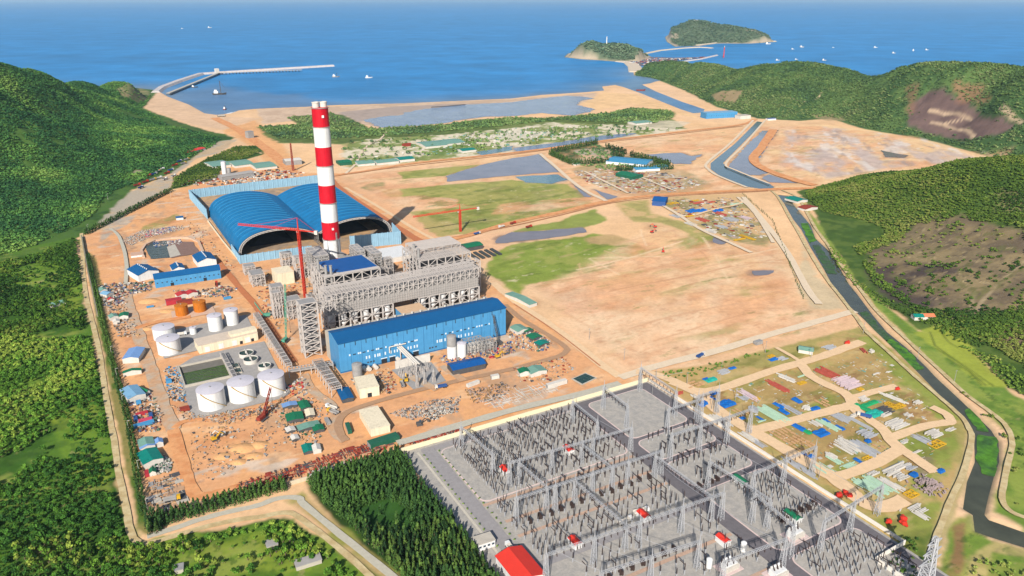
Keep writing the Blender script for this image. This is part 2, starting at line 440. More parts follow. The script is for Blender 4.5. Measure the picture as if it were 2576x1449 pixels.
paint(WP([(1960, 330), (2060, 315), (2300, 345), (2560, 400), (2430, 405), (2230, 435), (2060, 465), (1960, 430), (1930, 400)]), C(250, 210, 158), 8, 10, 0.9, 0.12)
for q, c in (([(1985, 340), (2080, 325), (2180, 345), (2100, 370), (1990, 362)], C(222, 198, 182)), ([(1970, 388), (2080, 375), (2200, 385), (2180, 405), (2070, 400), (1990, 412)], C(228, 206, 190)), ([(2010, 350), (2110, 360), (2060, 375), (1990, 366)], C(246, 196, 150)), ([(2200, 405), (2320, 410), (2290, 420), (2210, 412)], C(190, 170, 156)), ([(1990, 420), (2060, 415), (2050, 430), (1985, 432)], C(232, 208, 188))):
    paint(WP(q), c, 9, 14, 0.8, 0.25)
# --- scrub, village sand and fields
paint(WP([(720, 297), (830, 287), (870, 295), (925, 322), (880, 328), (760, 318)]), C(120, 128, 84), 5, 9, 1, 0.3, C(96, 116, 62))
paint(WP([(646, 322), (760, 315), (956, 326), (1019, 322), (1119, 315), (1194, 304), (1288, 298), (1375, 300), (1538, 286), (1588, 273), (1663, 278), (1700, 284), (1690, 302), (1725, 326), (1650, 330), (1530, 318), (1400, 312), (1290, 330), (1100, 345), (950, 352), (860, 366), (700, 362), (668, 345)]), C(104, 122, 62), 6, 10, 1, 0.35, C(128, 140, 78))
paint(WP([(860, 364), (950, 350), (1100, 343), (1290, 326), (1400, 310), (1530, 316), (1720, 328), (1600, 345), (1400, 368), (1200, 395), (1000, 415), (870, 425)]), C(150, 160, 90), 8, 16, 1, 0.3, C(238, 222, 192))
paint(WP([(1060, 362), (1180, 350), (1190, 385), (1100, 395)]), C(112, 142, 70), 6, 8, 0.7)
paint(WP([(1220, 345), (1290, 330), (1400, 335), (1350, 350), (1250, 362)]), C(236, 224, 200), 8, 14, 0.8, 0.2)
paint(WP([(1010, 478), (1140, 465), (1288, 456), (1426, 467), (1466, 498), (1390, 505), (1290, 514), (1150, 520), (1150, 504), (1060, 492), (1015, 498)]), FIELD, 4, 8, 1, 0.22, C(172, 172, 92))
paint(WP([(1000, 436), (1080, 428), (1206, 417), (1119, 446), (1014, 453)]), FIELD, 3, 5, 1, 0.2, C(184, 172, 96))
paint(WP([(925, 465), (960, 462), (970, 478), (935, 485), (905, 475)]), C(150, 150, 100), 4, 7)
paint(WP([(950, 480), (1010, 476), (1020, 495), (980, 500)]), FIELD, 4, 7, 0.9)
paint(WP([(1034, 536), (1156, 522), (1288, 510), (1400, 503), (1470, 500), (1490, 515), (1400, 540), (1288, 560), (1194, 588), (1106, 596), (1060, 560)]), FIELD, 5, 9, 1, 0.25, C(200, 170, 112))
paint(WP([(1250, 520), (1400, 512), (1470, 508), (1440, 522), (1330, 535), (1260, 535)]), C(206, 170, 122), 5, 7, 0.85)
paint(WP([(1100, 605), (1200, 590), (1330, 562), (1310, 570), (1190, 600), (1120, 612)]), C(246, 200, 158), 3, 3, 0.8)
paint(WP([(1330, 572), (1400, 560), (1495, 530), (1525, 557), (1463, 577), (1380, 582), (1300, 592), (1290, 585)]), FIELD, 4, 7, 1, 0.22)
paint(WP([(1215, 690), (1240, 640), (1290, 618), (1400, 603), (1490, 590), (1560, 600), (1620, 625), (1625, 650), (1550, 657), (1488, 662), (1500, 684), (1400, 707), (1320, 722), (1312, 748)]), C(146, 162, 70), 4, 8, 1, 0.22, C(164, 168, 84))
paint(WP([(1460, 600), (1540, 592), (1600, 612), (1560, 622), (1480, 618)]), C(206, 170, 120), 5, 8, 0.9)
paint(WP([(1550, 511), (1630, 505), (1640, 540), (1720, 560), (1815, 603), (1820, 618), (1725, 636), (1700, 622), (1728, 590), (1660, 565), (1588, 560), (1560, 530)]), C(188, 174, 106), 5, 9, 1, 0.25, C(220, 184, 128))
paint(WP([(1725, 600), (1800, 595), (1815, 610), (1790, 625), (1730, 630)]), C(160, 160, 84), 4, 5)
for q in ([(1563, 690), (1663, 672), (1650, 682), (1570, 700)], [(1500, 712), (1590, 692), (1580, 704), (1510, 722)], [(1570, 712), (1640, 700), (1640, 712), (1590, 720)], [(1640, 745), (1730, 738), (1720, 752), (1650, 760)], [(1600, 768), (1720, 745), (1700, 765), (1620, 780)], [(1650, 790), (1720, 772), (1725, 780), (1670, 800)], [(1790, 660), (1850, 650), (1890, 655), (1820, 668)], [(1800, 690), (1900, 684), (1930, 690), (1830, 702)], [(1560, 752), (1620, 748), (1600, 762), (1540, 764)], [(1700, 652), (1790, 648), (1770, 660), (1715, 662)], [(1850, 725), (1960, 715), (1950, 728), (1870, 735)], [(1480, 730), (1540, 720), (1530, 730), (1490, 738)], [(1830, 745), (1900, 735), (1890, 748), (1840, 752)]):
    paint(WP(q), C(176, 160, 96), 5, 11, 0.85, 0.3, C(222, 188, 132))
for q in ([(1810, 640), (1850, 630), (1860, 640), (1830, 650)], [(1480, 770), (1560, 760), (1610, 785), (1540, 800), (1500, 790)], [(1690, 790), (1750, 775), (1740, 800), (1700, 808)], [(1750, 555), (1800, 560), (1790, 572), (1752, 570)], [(1625, 565), (1650, 568), (1650, 582), (1620, 580)], [(1340, 750), (1370, 760), (1360, 780), (1345, 775)]):
    paint(WP(q), C(205, 160, 118), 6, 9, 0.7, 0.2)
paint(WP([(1400, 770), (1560, 800), (1800, 790), (2050, 790), (2150, 790), (2160, 825), (1930, 880), (1700, 945), (1580, 950), (1440, 830)]), C(246, 194, 148), 12, 18, 0.7, 0.14, C(250, 208, 166))
for q, c in (([(1560, 650), (1650, 640), (1760, 700), (1900, 780), (1820, 790), (1700, 720)], C(250, 206, 160)), ([(1390, 730), (1480, 740), (1500, 790), (1420, 790)], C(240, 188, 150)), ([(1330, 720), (1450, 715), (1560, 740), (1480, 770), (1390, 760)], C(238, 198, 160)), ([(1860, 600), (1960, 620), (2000, 720), (1930, 700)], C(240, 206, 166))):
    paint(WP(q), c, 12, 16, 0.75, 0.15)
# --- left lowland and forest floor
paint(LEFT_POLY, C(64, 96, 44), 5, 8, 1, 0.3, C(84, 116, 50))
paint(WP([(-900, 640), (0, 640), (190, 600), (190, 640), (215, 760), (262, 974), (310, 1249), (345, 1372), (475, 1345), (719, 1298), (925, 1452), (925, 2400), (-2000, 2400), (-2000, 700)]), C(66, 104, 34), 3, 5, 1, 0.3, C(92, 128, 42))
paint(WP([(330, 1375), (475, 1350), (640, 1315), (740, 1306), (930, 1452), (1000, 1700), (300, 1700)]), C(96, 132, 42), 3, 5, 1, 0.25, C(128, 152, 54))
for q in ([(20, 700), (100, 660), (185, 680), (190, 720), (120, 735), (40, 720)], [(110, 770), (150, 735), (205, 720), (210, 780), (170, 790)], [(110, 1060), (190, 1020), (245, 1000), (255, 1080), (180, 1080), (120, 1090)], [(150, 1090), (230, 1090), (270, 1120), (285, 1230), (275, 1260), (215, 1190), (165, 1140)], [(60, 960), (100, 950), (110, 970), (70, 985)], [(60, 845), (110, 840), (120, 860), (75, 862)], [(420, 1400), (520, 1370), (640, 1340), (700, 1340), (840, 1440), (700, 1449), (440, 1449)]):
    paint(WP(q), C(140, 160, 56), 4, 7, 0.95, 0.2, C(116, 148, 48))
paint(WP([(185, 610), (210, 600), (240, 800), (300, 1090), (345, 1330), (370, 1345), (372, 1310), (340, 1150), (275, 830), (240, 650)]), C(92, 118, 44), 2, 2, 1, 0.25, C(150, 140, 80))
paint(WP([(430, 480), (436, 452), (480, 425), (515, 405), (590, 372), (650, 368), (665, 390), (560, 425), (545, 455)]), C(70, 100, 44), 4, 5)
paint(WP([(250, 560), (330, 485), (430, 440), (540, 360), (600, 352), (560, 385), (500, 400), (440, 440), (425, 478), (330, 530), (255, 590)]), C(212, 184, 148), 4, 6, 0.95, 0.2, C(190, 176, 156))
paint(WP([(250, 590), (300, 555), (345, 540), (330, 560), (290, 585), (255, 610)]), C(186, 176, 160), 3, 3, 0.9)
paint(WP([(330, 600), (370, 570), (440, 540), (460, 548), (400, 580)]), C(150, 150, 84), 3, 5, 0.8)
paint(WP([(360, 590), (430, 570), (470, 572), (420, 600), (330, 628), (290, 620)]), C(190, 150, 116), 4, 7, 0.7, 0.35)
paint(WP([(765, 1215), (1000, 1148), (1240, 1449), (1300, 1600), (1030, 1600)]), C(52, 78, 30), 3, 4, 1, 0.25, C(74, 104, 36))
paint(WP([(860, 1290), (980, 1255), (1070, 1300), (1060, 1370), (950, 1350)]), C(58, 98, 40), 3, 5, 0.9)
paint(WP([(722, 1262), (760, 1240), (1000, 1449), (1020, 1480), (960, 1460)]), C(206, 176, 120), 3, 3, 1, 0.2, C(160, 156, 84))
paint(WP([(760, 1290), (800, 1295), (1000, 1440), (980, 1449)]), C(150, 150, 66), 3, 4, 0.8)
# --- hills
paint(FAR_POLY, C(74, 104, 58), 5, 6, 1, 0.3, C(96, 122, 66))
paint(MID_POLY, C(78, 104, 44), 3, 5, 1, 0.3, C(100, 120, 54))
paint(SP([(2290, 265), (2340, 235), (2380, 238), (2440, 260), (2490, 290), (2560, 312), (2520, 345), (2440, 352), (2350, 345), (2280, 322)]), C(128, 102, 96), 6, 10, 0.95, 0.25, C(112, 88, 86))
paint(SP([(2400, 215), (2470, 225), (2490, 255), (2420, 262)]), C(160, 116, 90), 8, 14, 0.7)
paint(SP([(2280, 220), (2310, 215), (2300, 290), (2280, 290)]), C(150, 112, 88), 8, 10, 0.6)
paint(SP([(1790, 242), (1870, 232), (1850, 262), (1800, 258)]), C(166, 142, 106), 6, 8, 0.9)
paint(SP([(2040, 290), (2100, 288), (2140, 302), (2080, 306)]), C(170, 150, 110), 5, 6, 0.7)
paint(SP([(2230, 620), (2300, 560), (2410, 545), (2520, 570), (2576, 580), (2640, 760), (2500, 790), (2400, 800), (2290, 770), (2200, 700), (2180, 640)]), C(150, 130, 98), 8, 12, 0.95, 0.25, C(122, 104, 84))
paint(SP([(2180, 680), (2260, 660), (2390, 670), (2420, 690), (2330, 790), (2230, 760)]), C(84, 72, 70), 10, 12, 0.9, 0.3)  # cloud shadow painted into the cover colour, together with darker burnt ground
paint(SP([(2500, 470), (2576, 480), (2576, 540), (2520, 530)]), C(140, 134, 88), 8, 12, 0.8)
paint(SP([(2480, 840), (2560, 800), (2640, 820), (2600, 880), (2490, 870)]), C(140, 112, 96), 6, 8, 0.8)
# --- right of canal B and laydown ground
paint(WP([(2010, 495), (2090, 612), (2160, 718), (2255, 790), (2310, 835), (2435, 878), (2545, 990), (2900, 1200), (2900, 1700), (2560, 1800), (2520, 1470), (2590, 1380), (2570, 1330), (2500, 1290), (2530, 1180), (2540, 1090), (2430, 990), (2300, 870), (2200, 770), (2140, 690), (2060, 585)]), C(120, 148, 60), 3, 4, 1, 0.22, C(150, 164, 74))
paint(WP([(2300, 840), (2360, 820), (2430, 860), (2545, 978), (2470, 975), (2380, 900)]), C(172, 180, 70), 3, 3, 0.95, 0.12)
for q in ([(2340, 838), (2352, 872), (2410, 912), (2480, 972)], [(2365, 835), (2385, 862), (2410, 878)], [(2355, 880), (2430, 925), (2500, 975)], [(2385, 905), (2440, 940), (2470, 972)]):
    streak(q, 2.0, C(96, 110, 44), 1.0, 0.6, 0.8)
paint(WP([(1650, 940), (1760, 925), (1930, 880), (2160, 825), (2200, 845), (2380, 1000), (2440, 1085), (2430, 1190), (2370, 1330), (2300, 1400), (2260, 1372), (1690, 985)]), C(184, 168, 100), 3, 5, 1, 0.22, C(206, 172, 112))
for q in ([(2150, 850), (2200, 850), (2300, 950), (2420, 1060), (2360, 1050), (2250, 960)], [(2250, 1110), (2400, 1080), (2420, 1120), (2370, 1195), (2330, 1190)], [(2240, 1300), (2360, 1270), (2340, 1350), (2300, 1390), (2200, 1310)], [(2060, 1185), (2110, 1160), (2140, 1195), (2110, 1205)], [(1920, 1000), (2080, 990), (2105, 1020), (2020, 1060)], [(2330, 1170), (2365, 1195), (2340, 1250), (2300, 1240)]):
    paint(WP(q), C(140, 156, 66), 4, 7, 0.85, 0.25)
for q in ([(2040, 940), (2200, 890), (2260, 960), (2120, 985)], [(1850, 990), (2000, 940), (2090, 985), (1980, 1060), (1850, 1060)], [(1950, 1090), (2100, 1035), (2210, 1110), (2080, 1190)], [(2160, 1030), (2290, 990), (2340, 1060), (2230, 1080)]):
    paint(WP(q), C(186, 152, 98), 5, 8, 0.8, 0.25)
paint(WP([(2230, 1385), (2290, 1340), (2370, 1330), (2340, 1500), (2250, 1500)]), C(112, 128, 56), 3, 4, 1, 0.25, C(140, 144, 70))
paint(WP([(2380, 1330), (2445, 1300), (2455, 1340), (2500, 1360), (2590, 1400), (2620, 1600), (2340, 1600)]), C(128, 154, 62), 3, 4, 1, 0.22, C(158, 160, 80))
paint(WP([(2400, 1330), (2425, 1320), (2428, 1400), (2400, 1500), (2370, 1500), (2395, 1400)]), C(156, 122, 82), 2, 2, 1)
paint(WP([(2440, 1400), (2500, 1360), (2600, 1385), (2600, 1410), (2500, 1395), (2460, 1500), (2440, 1500)]), C(206, 184, 120), 2, 3, 0.9)
paint(WP([(2440, 1088), (2412, 1180), (2370, 1290), (2330, 1390), (2365, 1400), (2398, 1290), (2430, 1200), (2450, 1100)]), C(196, 176, 124), 2, 2, 1, 0.18)
paint(WP([(2300, 1150), (2345, 1150), (2352, 1190), (2310, 1200)]), C(150, 128, 112), 2, 3, 0.8)
# --- laydown area beyond the field, yard by the blue warehouse
paint(WP([(1640, 500), (1870, 490), (1945, 600), (1930, 625), (1850, 612), (1700, 545)]), C(176, 160, 108), 5, 7, 1, 0.25, C(226, 186, 134))
paint(WP([(1440, 425), (1560, 405), (1720, 430), (1800, 470), (1700, 492), (1570, 495), (1460, 450)]), C(206, 176, 130), 5, 8, 1, 0.25, C(178, 160, 118))
paint(WP([(1380, 385), (1500, 365), (1530, 378), (1690, 410), (1640, 430), (1520, 412), (1430, 418)]), C(84, 100, 58), 4, 6)
paint(WP([(1440, 382), (1470, 376), (1530, 380), (1570, 402), (1480, 405)]), C(190, 182, 160), 3, 4, 0.9)
paint(WP([(1575, 300), (1740, 310), (1690, 330), (1580, 330)]), C(232, 214, 184), 5, 9, 0.7, 0.25)
paint(WP([(2020, 600), (2050, 700), (2110, 740), (2130, 780), (2000, 790), (2030, 770), (2010, 720)]), C(216, 196, 158), 5, 7, 0.8, 0.15)
HEAD = SP([(286, 228), (318, 217), (350, 222), (376, 234), (372, 256), (350, 262), (310, 248)])
paint(HEAD, C(176, 156, 112), 8, 12, .9, .25, C(128, 128, 84))
# tracks on the hills
for q, w in (([(2338, 282), (2400, 290), (2440, 302), (2444, 306)], 7), ([(2340, 312), (2375, 318), (2430, 330), (2448, 348)], 7), ([(2375, 314), (2420, 305), (2440, 300)], 4), ([(2518, 272), (2540, 292), (2570, 312)], 10), ([(1966, 247), (2000, 254), (2025, 260)], 5), ([(2068, 234), (2060, 246), (2050, 254)], 4)):
    streak(q, w, C(214, 184, 150), 2, 2, 0.9, True)
for q, w in (([(2576, 660), (2530, 700), (2470, 760), (2455, 790), (2400, 800), (2355, 822)], 3.5), ([(2400, 800), (2440, 792), (2450, 740)], 3), ([(2600, 640), (2560, 670)], 4)):
    streak(q, w, C(176, 156, 124), 1.5, 1, 0.8, True)
streak([(145, 565), (150, 572), (152, 580)], 4, C(200, 180, 140), 1.5, 1, .9, True)
PONDS = (([(914, 304), (969, 295), (1010, 292), (1014, 287), (1069, 277), (1156, 267), (1288, 260), (1363, 250), (1428, 244), (1463, 246), (1495, 250), (1463, 256), (1453, 267), (1495, 278), (1480, 285), (1438, 294), (1363, 287), (1288, 295), (1219, 297), (1144, 307), (1119, 313), (1019, 321), (956, 324)], 'lag', 6),
    ([(1120, 446), (1206, 420), (1288, 401), (1355, 391), (1410, 435), (1288, 444), (1129, 460)], 'pond', 3),
    ([(1295, 447), (1400, 442), (1428, 455), (1388, 465), (1325, 462)], 'teal', 2),
    ([(1440, 464), (1488, 498), (1470, 498)], 'pond', 2), ([(1493, 479), (1556, 498), (1527, 505)], 'pond', 2),
    ([(1255, 600), (1288, 588), (1463, 576), (1473, 586), (1420, 597), (1363, 604), (1250, 615)], 'pond', 4),
    ([(1622, 392), (1713, 387), (1738, 395), (1765, 391), (1733, 415), (1698, 415), (1660, 402)], 'pond', 4),
    ([(1916, 332), (1958, 330), (1932, 365), (1912, 400), (1900, 415), (1935, 436), (1910, 444), (1875, 442), (1832, 422), (1842, 408), (1870, 378)], 'pond', 3),
    ([(1915, 452), (1935, 442), (2008, 464), (1935, 461)], 'pond', 2), ([(2214, 381), (2285, 394), (2275, 400), (2225, 398)], 'pond', 3),
    ([(1290, 376), (1400, 362), (1500, 345), (1600, 338), (1580, 345), (1400, 372), (1300, 384)], 'lag', 4),
    ([(1200, 385), (1290, 370), (1290, 380), (1210, 394)], 'teal', 3), ([(1890, 683), (1940, 682), (1930, 692), (1890, 695)], 'pond', 4), ([(1795, 600), (1830, 606), (1815, 618), (1790, 612)], 'pond', 4),
    ([(328, 452), (348, 443), (342, 458), (328, 462)], 'teal', 1))
for q, k_, a_ in PONDS:
    paint(WP(q), C(150, 124, 106) if k_ == 'pond' else C(178, 158, 140), 9, 10, .85, .2)
for q in (CANAL_A, CANAL_B): paint(q, C(156, 140, 108), 5, 3, .9, .25)
def speckle(poly, col, L, thr, a=0.7, stretch=3.0, s=0, ang=SITE, wid=0.12):
    """scraped bands and scrub that follow the grading direction"""
    m = np.where((gx > poly[:, 0].min()) & (gx < poly[:, 0].max()) & (gy > poly[:, 1].min()) & (gy < poly[:, 1].max()))[0]
    if len(m) == 0: return
    x, y = gx[m], gy[m]; u = x * math.cos(ang) + y * math.sin(ang); v = -x * math.sin(ang) + y * math.cos(ang)
    w = (sstep(thr - wid, thr + wid, fbm(u / stretch, v, L, 4, s)) * sstep(0, 25, sdist(poly, x, y)) * a)[:, None]
    cover[m] = cover[m] * (1 - w) + np.array(col)[None] * (1 + 0.25 * nB[m])[:, None] * w
FLD = WP([(1330, 720), (1500, 640), (1640, 560), (1830, 615), (1960, 600), (2040, 770), (2150, 800), (2150, 825), (1700, 940), (1580, 950), (1440, 840)])
PLT = WP([(205, 600), (430, 485), (850, 440), (1105, 612), (1300, 765), (1590, 965), (1010, 1135), (760, 1215), (365, 1270), (255, 770)])
FARF = WP([(860, 445), (1500, 365), (1900, 320), (2060, 318), (2560, 400), (2060, 465), (1540, 505), (1090, 605)])
for q in (FLD, FARF):
    speckle(q, C(186, 164, 104), 20, .38, .75, 4, 71, wid=.14); speckle(q, C(240, 176, 128), 60, .05, .7, 1.6, 72, wid=.3); speckle(q, C(224, 162, 116), 26, .34, .55, 2.2, 79, wid=.2); speckle(q, C(252, 218, 178), 45, .2, .45, 2, 73, R(60), .25); speckle(q, C(214, 156, 114), 7, .46, .5, 2, 74); speckle(q, C(156, 150, 90), 10, .56, .75, 5, 75); speckle(q, C(230, 176, 134), 4.5, .3, .5, 2, 76)
paint(WP([(1010, 478), (1140, 465), (1288, 456), (1426, 467), (1466, 498), (1390, 505), (1290, 514), (1150, 520), (1150, 504), (1060, 492), (1015, 498)]), FIELD, 4, 8, .85, 0.22, C(172, 172, 92))
paint(WP([(1000, 436), (1080, 428), (1206, 417), (1119, 446), (1014, 453)]), FIELD, 3, 5, .85, 0.2, C(176, 172, 96))
paint(WP([(1034, 536), (1156, 522), (1260, 514), (1240, 540), (1330, 545), (1288, 560), (1194, 588), (1106, 596), (1060, 560)]), FIELD, 5, 9, .85, 0.25, C(186, 172, 104))
for q, k_, a_ in PONDS: paint(WP(q), C(150, 124, 106) if k_ == 'pond' else C(178, 158, 140), 9, 10, .7, .2)
speckle(PLT, C(218, 150, 102), 30, .30, .6, 2, 81); speckle(PLT, C(250, 204, 156), 24, .28, .7, 3, 82); speckle(PLT, C(196, 160, 128), 18, .34, .7, 2.5, 83, R(119)); speckle(PLT, C(166, 124, 96), 6, .5, .6, 2, 84); speckle(PLT, C(226, 164, 118), 4.5, .3, .5, 2, 94); speckle(PLT, C(222, 206, 186), 22, .42, .7, 2, 85)
LAY = WP([(1650, 940), (1930, 880), (2160, 825), (2440, 1085), (2370, 1330), (2260, 1372), (1690, 985)])
speckle(LAY, C(206, 178, 122), 16, .25, .7, 2, 86); speckle(LAY, C(136, 134, 66), 14, .25, .7, 2, 87); speckle(LAY, C(160, 120, 80), 10, .42, .7, 2, 88)
for q in (WP([(1015, 480), (1466, 460), (1490, 520), (1106, 600)]), WP([(1215, 690), (1290, 600), (1620, 600), (1560, 680), (1312, 748)])): speckle(q, C(198, 176, 120), 16, .42, .6, 4, 89); speckle(q, C(112, 128, 54), 18, .3, .6, 3, 90); speckle(q, C(226, 210, 170), 8, .55, .8, 2, 91)
speckle(np.concatenate([LEFT_POLY]), C(100, 120, 56), 60, .3, .5, 1, 92)
for q in ([(-400, 640), (0, 640), (190, 600), (215, 760), (262, 974), (345, 1372), (719, 1298), (925, 1452), (925, 2000), (-900, 2000)], [(2010, 495), (2160, 718), (2310, 835), (2545, 990), (2900, 1200), (2900, 1700), (2560, 1800), (2520, 1470), (2570, 1330), (2530, 1180), (2430, 990), (2060, 585)], [(2380, 1300), (2450, 1290), (2620, 1400), (2620, 1600), (2220, 1600), (2230, 1385)]):
    q = WP(q); speckle(q, C(84, 116, 44), 12, .18, .6, 1.3, 95, wid=.2); speckle(q, C(168, 170, 84), 16, .3, .55, 1.5, 96, wid=.2); speckle(q, C(176, 156, 110), 7, .5, .6, 1.5, 97); speckle(q, C(62, 94, 36), 5, .36, .6, 1.2, 98)
YRD = WP([(1965, 330), (2060, 318), (2300, 345), (2560, 400), (2230, 430), (2060, 462), (1950, 420)])
speckle(YRD, C(206, 186, 176), 50, .12, .8, 3, 101, R(75), .2); speckle(YRD, C(236, 222, 208), 30, .3, .7, 4, 102, R(75)); speckle(YRD, C(178, 158, 146), 22, .42, .7, 4, 103, R(75)); speckle(YRD, C(240, 178, 128), 60, .3, .6, 2, 104)
BR_ = SP([(2230, 625), (2300, 565), (2410, 548), (2520, 572), (2660, 590), (2660, 790), (2500, 790), (2400, 790), (2290, 760), (2200, 690)])
speckle(BR_, C(168, 146, 104), 22, .1, .6, 1.5, 105, wid=.25); speckle(BR_, C(112, 112, 66), 14, .3, .7, 1.5, 106); speckle(BR_, C(196, 172, 128), 6, .46, .6, 1.5, 107); speckle(BR_, C(92, 78, 72), 7, .4, .6, 1.2, 108)
rs = random.Random(5)
for i in range(70):
    a = E2W(rs.uniform(450, 1000), rs.uniform(560, 1000)); d = R(29.5) + rs.choice((0, 0, 0, R(90), R(60), R(-25))) + rs.uniform(-.12, .12); L_ = rs.uniform(60, 260); pp = [(a.x, a.y)]
    for k in range(4): d += rs.uniform(-.12, .12); pp.append((pp[-1][0] + math.cos(d) * L_ / 4, pp[-1][1] + math.sin(d) * L_ / 4))
    pp = np.array(pp); w_ = rs.uniform(1.6, 4.5); c_ = rs.choice((C(254, 220, 178), C(226, 176, 134), C(236, 190, 146), C(214, 160, 116)))
    m = np.where((gx > pp[:, 0].min() - 8) & (gx < pp[:, 0].max() + 8) & (gy > pp[:, 1].min() - 8) & (gy < pp[:, 1].max() + 8))[0]
    if len(m): w = (sstep(-1.2, 1.2, w_ / 2 - polyline_dist(pp, gx[m], gy[m]) + nB[m]) * rs.uniform(.4, .8) * (sdist(FLD, gx[m], gy[m]) > 4))[:, None]; cover[m] = cover[m] * (1 - w) + np.array(c_)[None] * w
cover = np.clip(cover, 0.004, 0.9)
nr_, nc_ = GX.shape
ii = np.arange((nr_ - 1) * nc_).reshape(nr_ - 1, nc_)[:, :-1].ravel()
gf = np.stack([ii, ii + 1, ii + 1 + nc_, ii + nc_], 1)
keep = (gz[gf].max(1) > -8.9)
gf = gf[keep]
ground = npobj('ground', np.stack([gx, gy, gz], 1), gf, mat('soil', (0.5, 0.4, 0.3), rough=0.95, var=0.16, scale=0.22, spec=0.1, attr='cover'), colors=cover, smooth=True)
tag(ground, kind='structure')
# the sea
sx_ = np.concatenate([-np.geomspace(60000, 100, 60), [0], np.geomspace(100, 60000, 60)])
sy_ = np.concatenate([np.linspace(1500, 9000, 240), np.geomspace(9100, 300000, 60)])
fx = np.linspace(-1, 1, 281)
SX = sy_[:, None] * fx[None] * 1.1; SY = np.repeat(sy_[:, None], len(fx), 1)
SX = SX.ravel(); SY = SY.ravel()
scol = np.empty((len(SX), 3)); scol[:] = (0.012, 0.150, 0.345)
scol *= (1 + .14 * fbm(SX * .35, SY, 420, 4, 77) + .08 * fbm(SX * .3, SY, 130, 2, 78))[:, None]
dl = -sdist(LAND, SX, SY)
k = (np.exp(-np.clip(dl + 70 * fbm(SX, SY, 300, 3, 7), 0, 1e9) / 130))[:, None]
scol = scol * (1 - k) + np.array((0.11, 0.17, 0.24))[None] * k
bay = WP([(420, 245), (545, 215), (600, 225), (700, 240), (760, 235), (840, 266), (600, 285), (545, 292)])
k = (0.75 * sstep(-50, 60, sdist(bay, SX, SY) + 90 * fbm(SX, SY, 250, 3, 3)))[:, None]
scol = scol * (1 - k) + np.array((0.08, 0.145, 0.24))[None] * k
ch = WP([(1500, 225), (1590, 200), (1660, 208), (1640, 235), (1760, 290), (1740, 292), (1610, 240), (1560, 222)])
k = (0.8 * sstep(-30, 40, sdist(ch, SX, SY) + 40 * fbm(SX, SY, 150, 3, 3)))[:, None]
scol = scol * (1 - k) + np.array((0.10, 0.17, 0.24))[None] * k
nn = len(fx); ii = np.arange((len(sy_) - 1) * nn).reshape(-1, nn)[:, :-1].ravel()
sea = npobj('sea', np.stack([SX, SY, np.full(len(SX), -1.2)], 1), np.stack([ii, ii + 1, ii + 1 + nn, ii + nn], 1), water_mat('sea_water', (0, 0, 0), rough=0.45, wave=0.02, scale=0.004, attr='cover', var=0.3, spec=0.12), colors=scol, smooth=True)
tag(sea, kind='structure')
# haze
hb = MB(); hb.box(-340000, 340000, -3000, 310000, -12, 356)
hz = hb.build('haze', [])
hm = bpy.data.materials.new('air'); hm.use_nodes = True
hn = hm.node_tree; hn.nodes.remove(hn.nodes['Principled BSDF'])
pv = hn.nodes.new('ShaderNodeVolumePrincipled'); pv.inputs['Color'].default_value = (0.6, 0.82, 1.0, 1); pv.inputs['Density'].default_value = HAZE = 1.7e-5
pv.inputs['Anisotropy'].default_value = 0.2
hn.links.new(pv.outputs[0], hn.nodes['Material Output'].inputs['Volume'])
hz.data.materials.append(hm); tag(hz, kind='stuff')

def sheet(name, pts, z, m, world=None, kind='structure', label=None, cat=None):
    p = world if world is not None else WP(pts)
    me = bpy.data.meshes.new(name)
    me.from_pydata([(x, y, z) for x, y in p], [], [tuple(range(len(p)))])
    me.materials.append(m); me.update()
    if me.polygons[0].normal.z < 0: me.flip_normals()
    return tag(link(bpy.data.objects.new(name, me)), label, cat, kind=kind)
def smooth_line(p, n=4):
    """Catmull-Rom through the points"""
    p = [Vector((a, b)) for a, b in p]; out = []
    for i in range(len(p) - 1):
        a = p[max(i - 1, 0)]; b = p[i]; c = p[i + 1]; d = p[min(i + 2, len(p) - 1)]
        for k in range(n):
            t = k / n
            out.append(0.5 * ((2 * b) + (c - a) * t + (2 * a - 5 * b + 4 * c - d) * t * t + (3 * b - a - 3 * c + d) * t ** 3))
    out.append(p[-1]); return out
def strip(name, pts, w, z, m, world=None, kind='structure', ragged=0.0):
    p = smooth_line([tuple(q) for q in (world if world is not None else WP(pts))])
    vs, fs = [], []
    for i, q in enumerate(p):
        d = (p[min(i + 1, len(p) - 1)] - p[max(i - 1, 0)]).normalized(); nrm = Vector((-d.y, d.x))
        j = [rnd.uniform(-ragged, ragged) for _ in range(2)]
        a = q - nrm * (w / 2 + j[0]); b = q + nrm * (w / 2 + j[1])
        vs += [(b.x, b.y, z), (a.x, a.y, z)]
        if i: fs.append((2 * i - 2, 2 * i - 1, 2 * i + 1, 2 * i))
    me = bpy.data.meshes.new(name); me.from_pydata(vs, [], fs); me.materials.append(m); me.update()
    return tag(link(bpy.data.objects.new(name, me)), kind=kind)
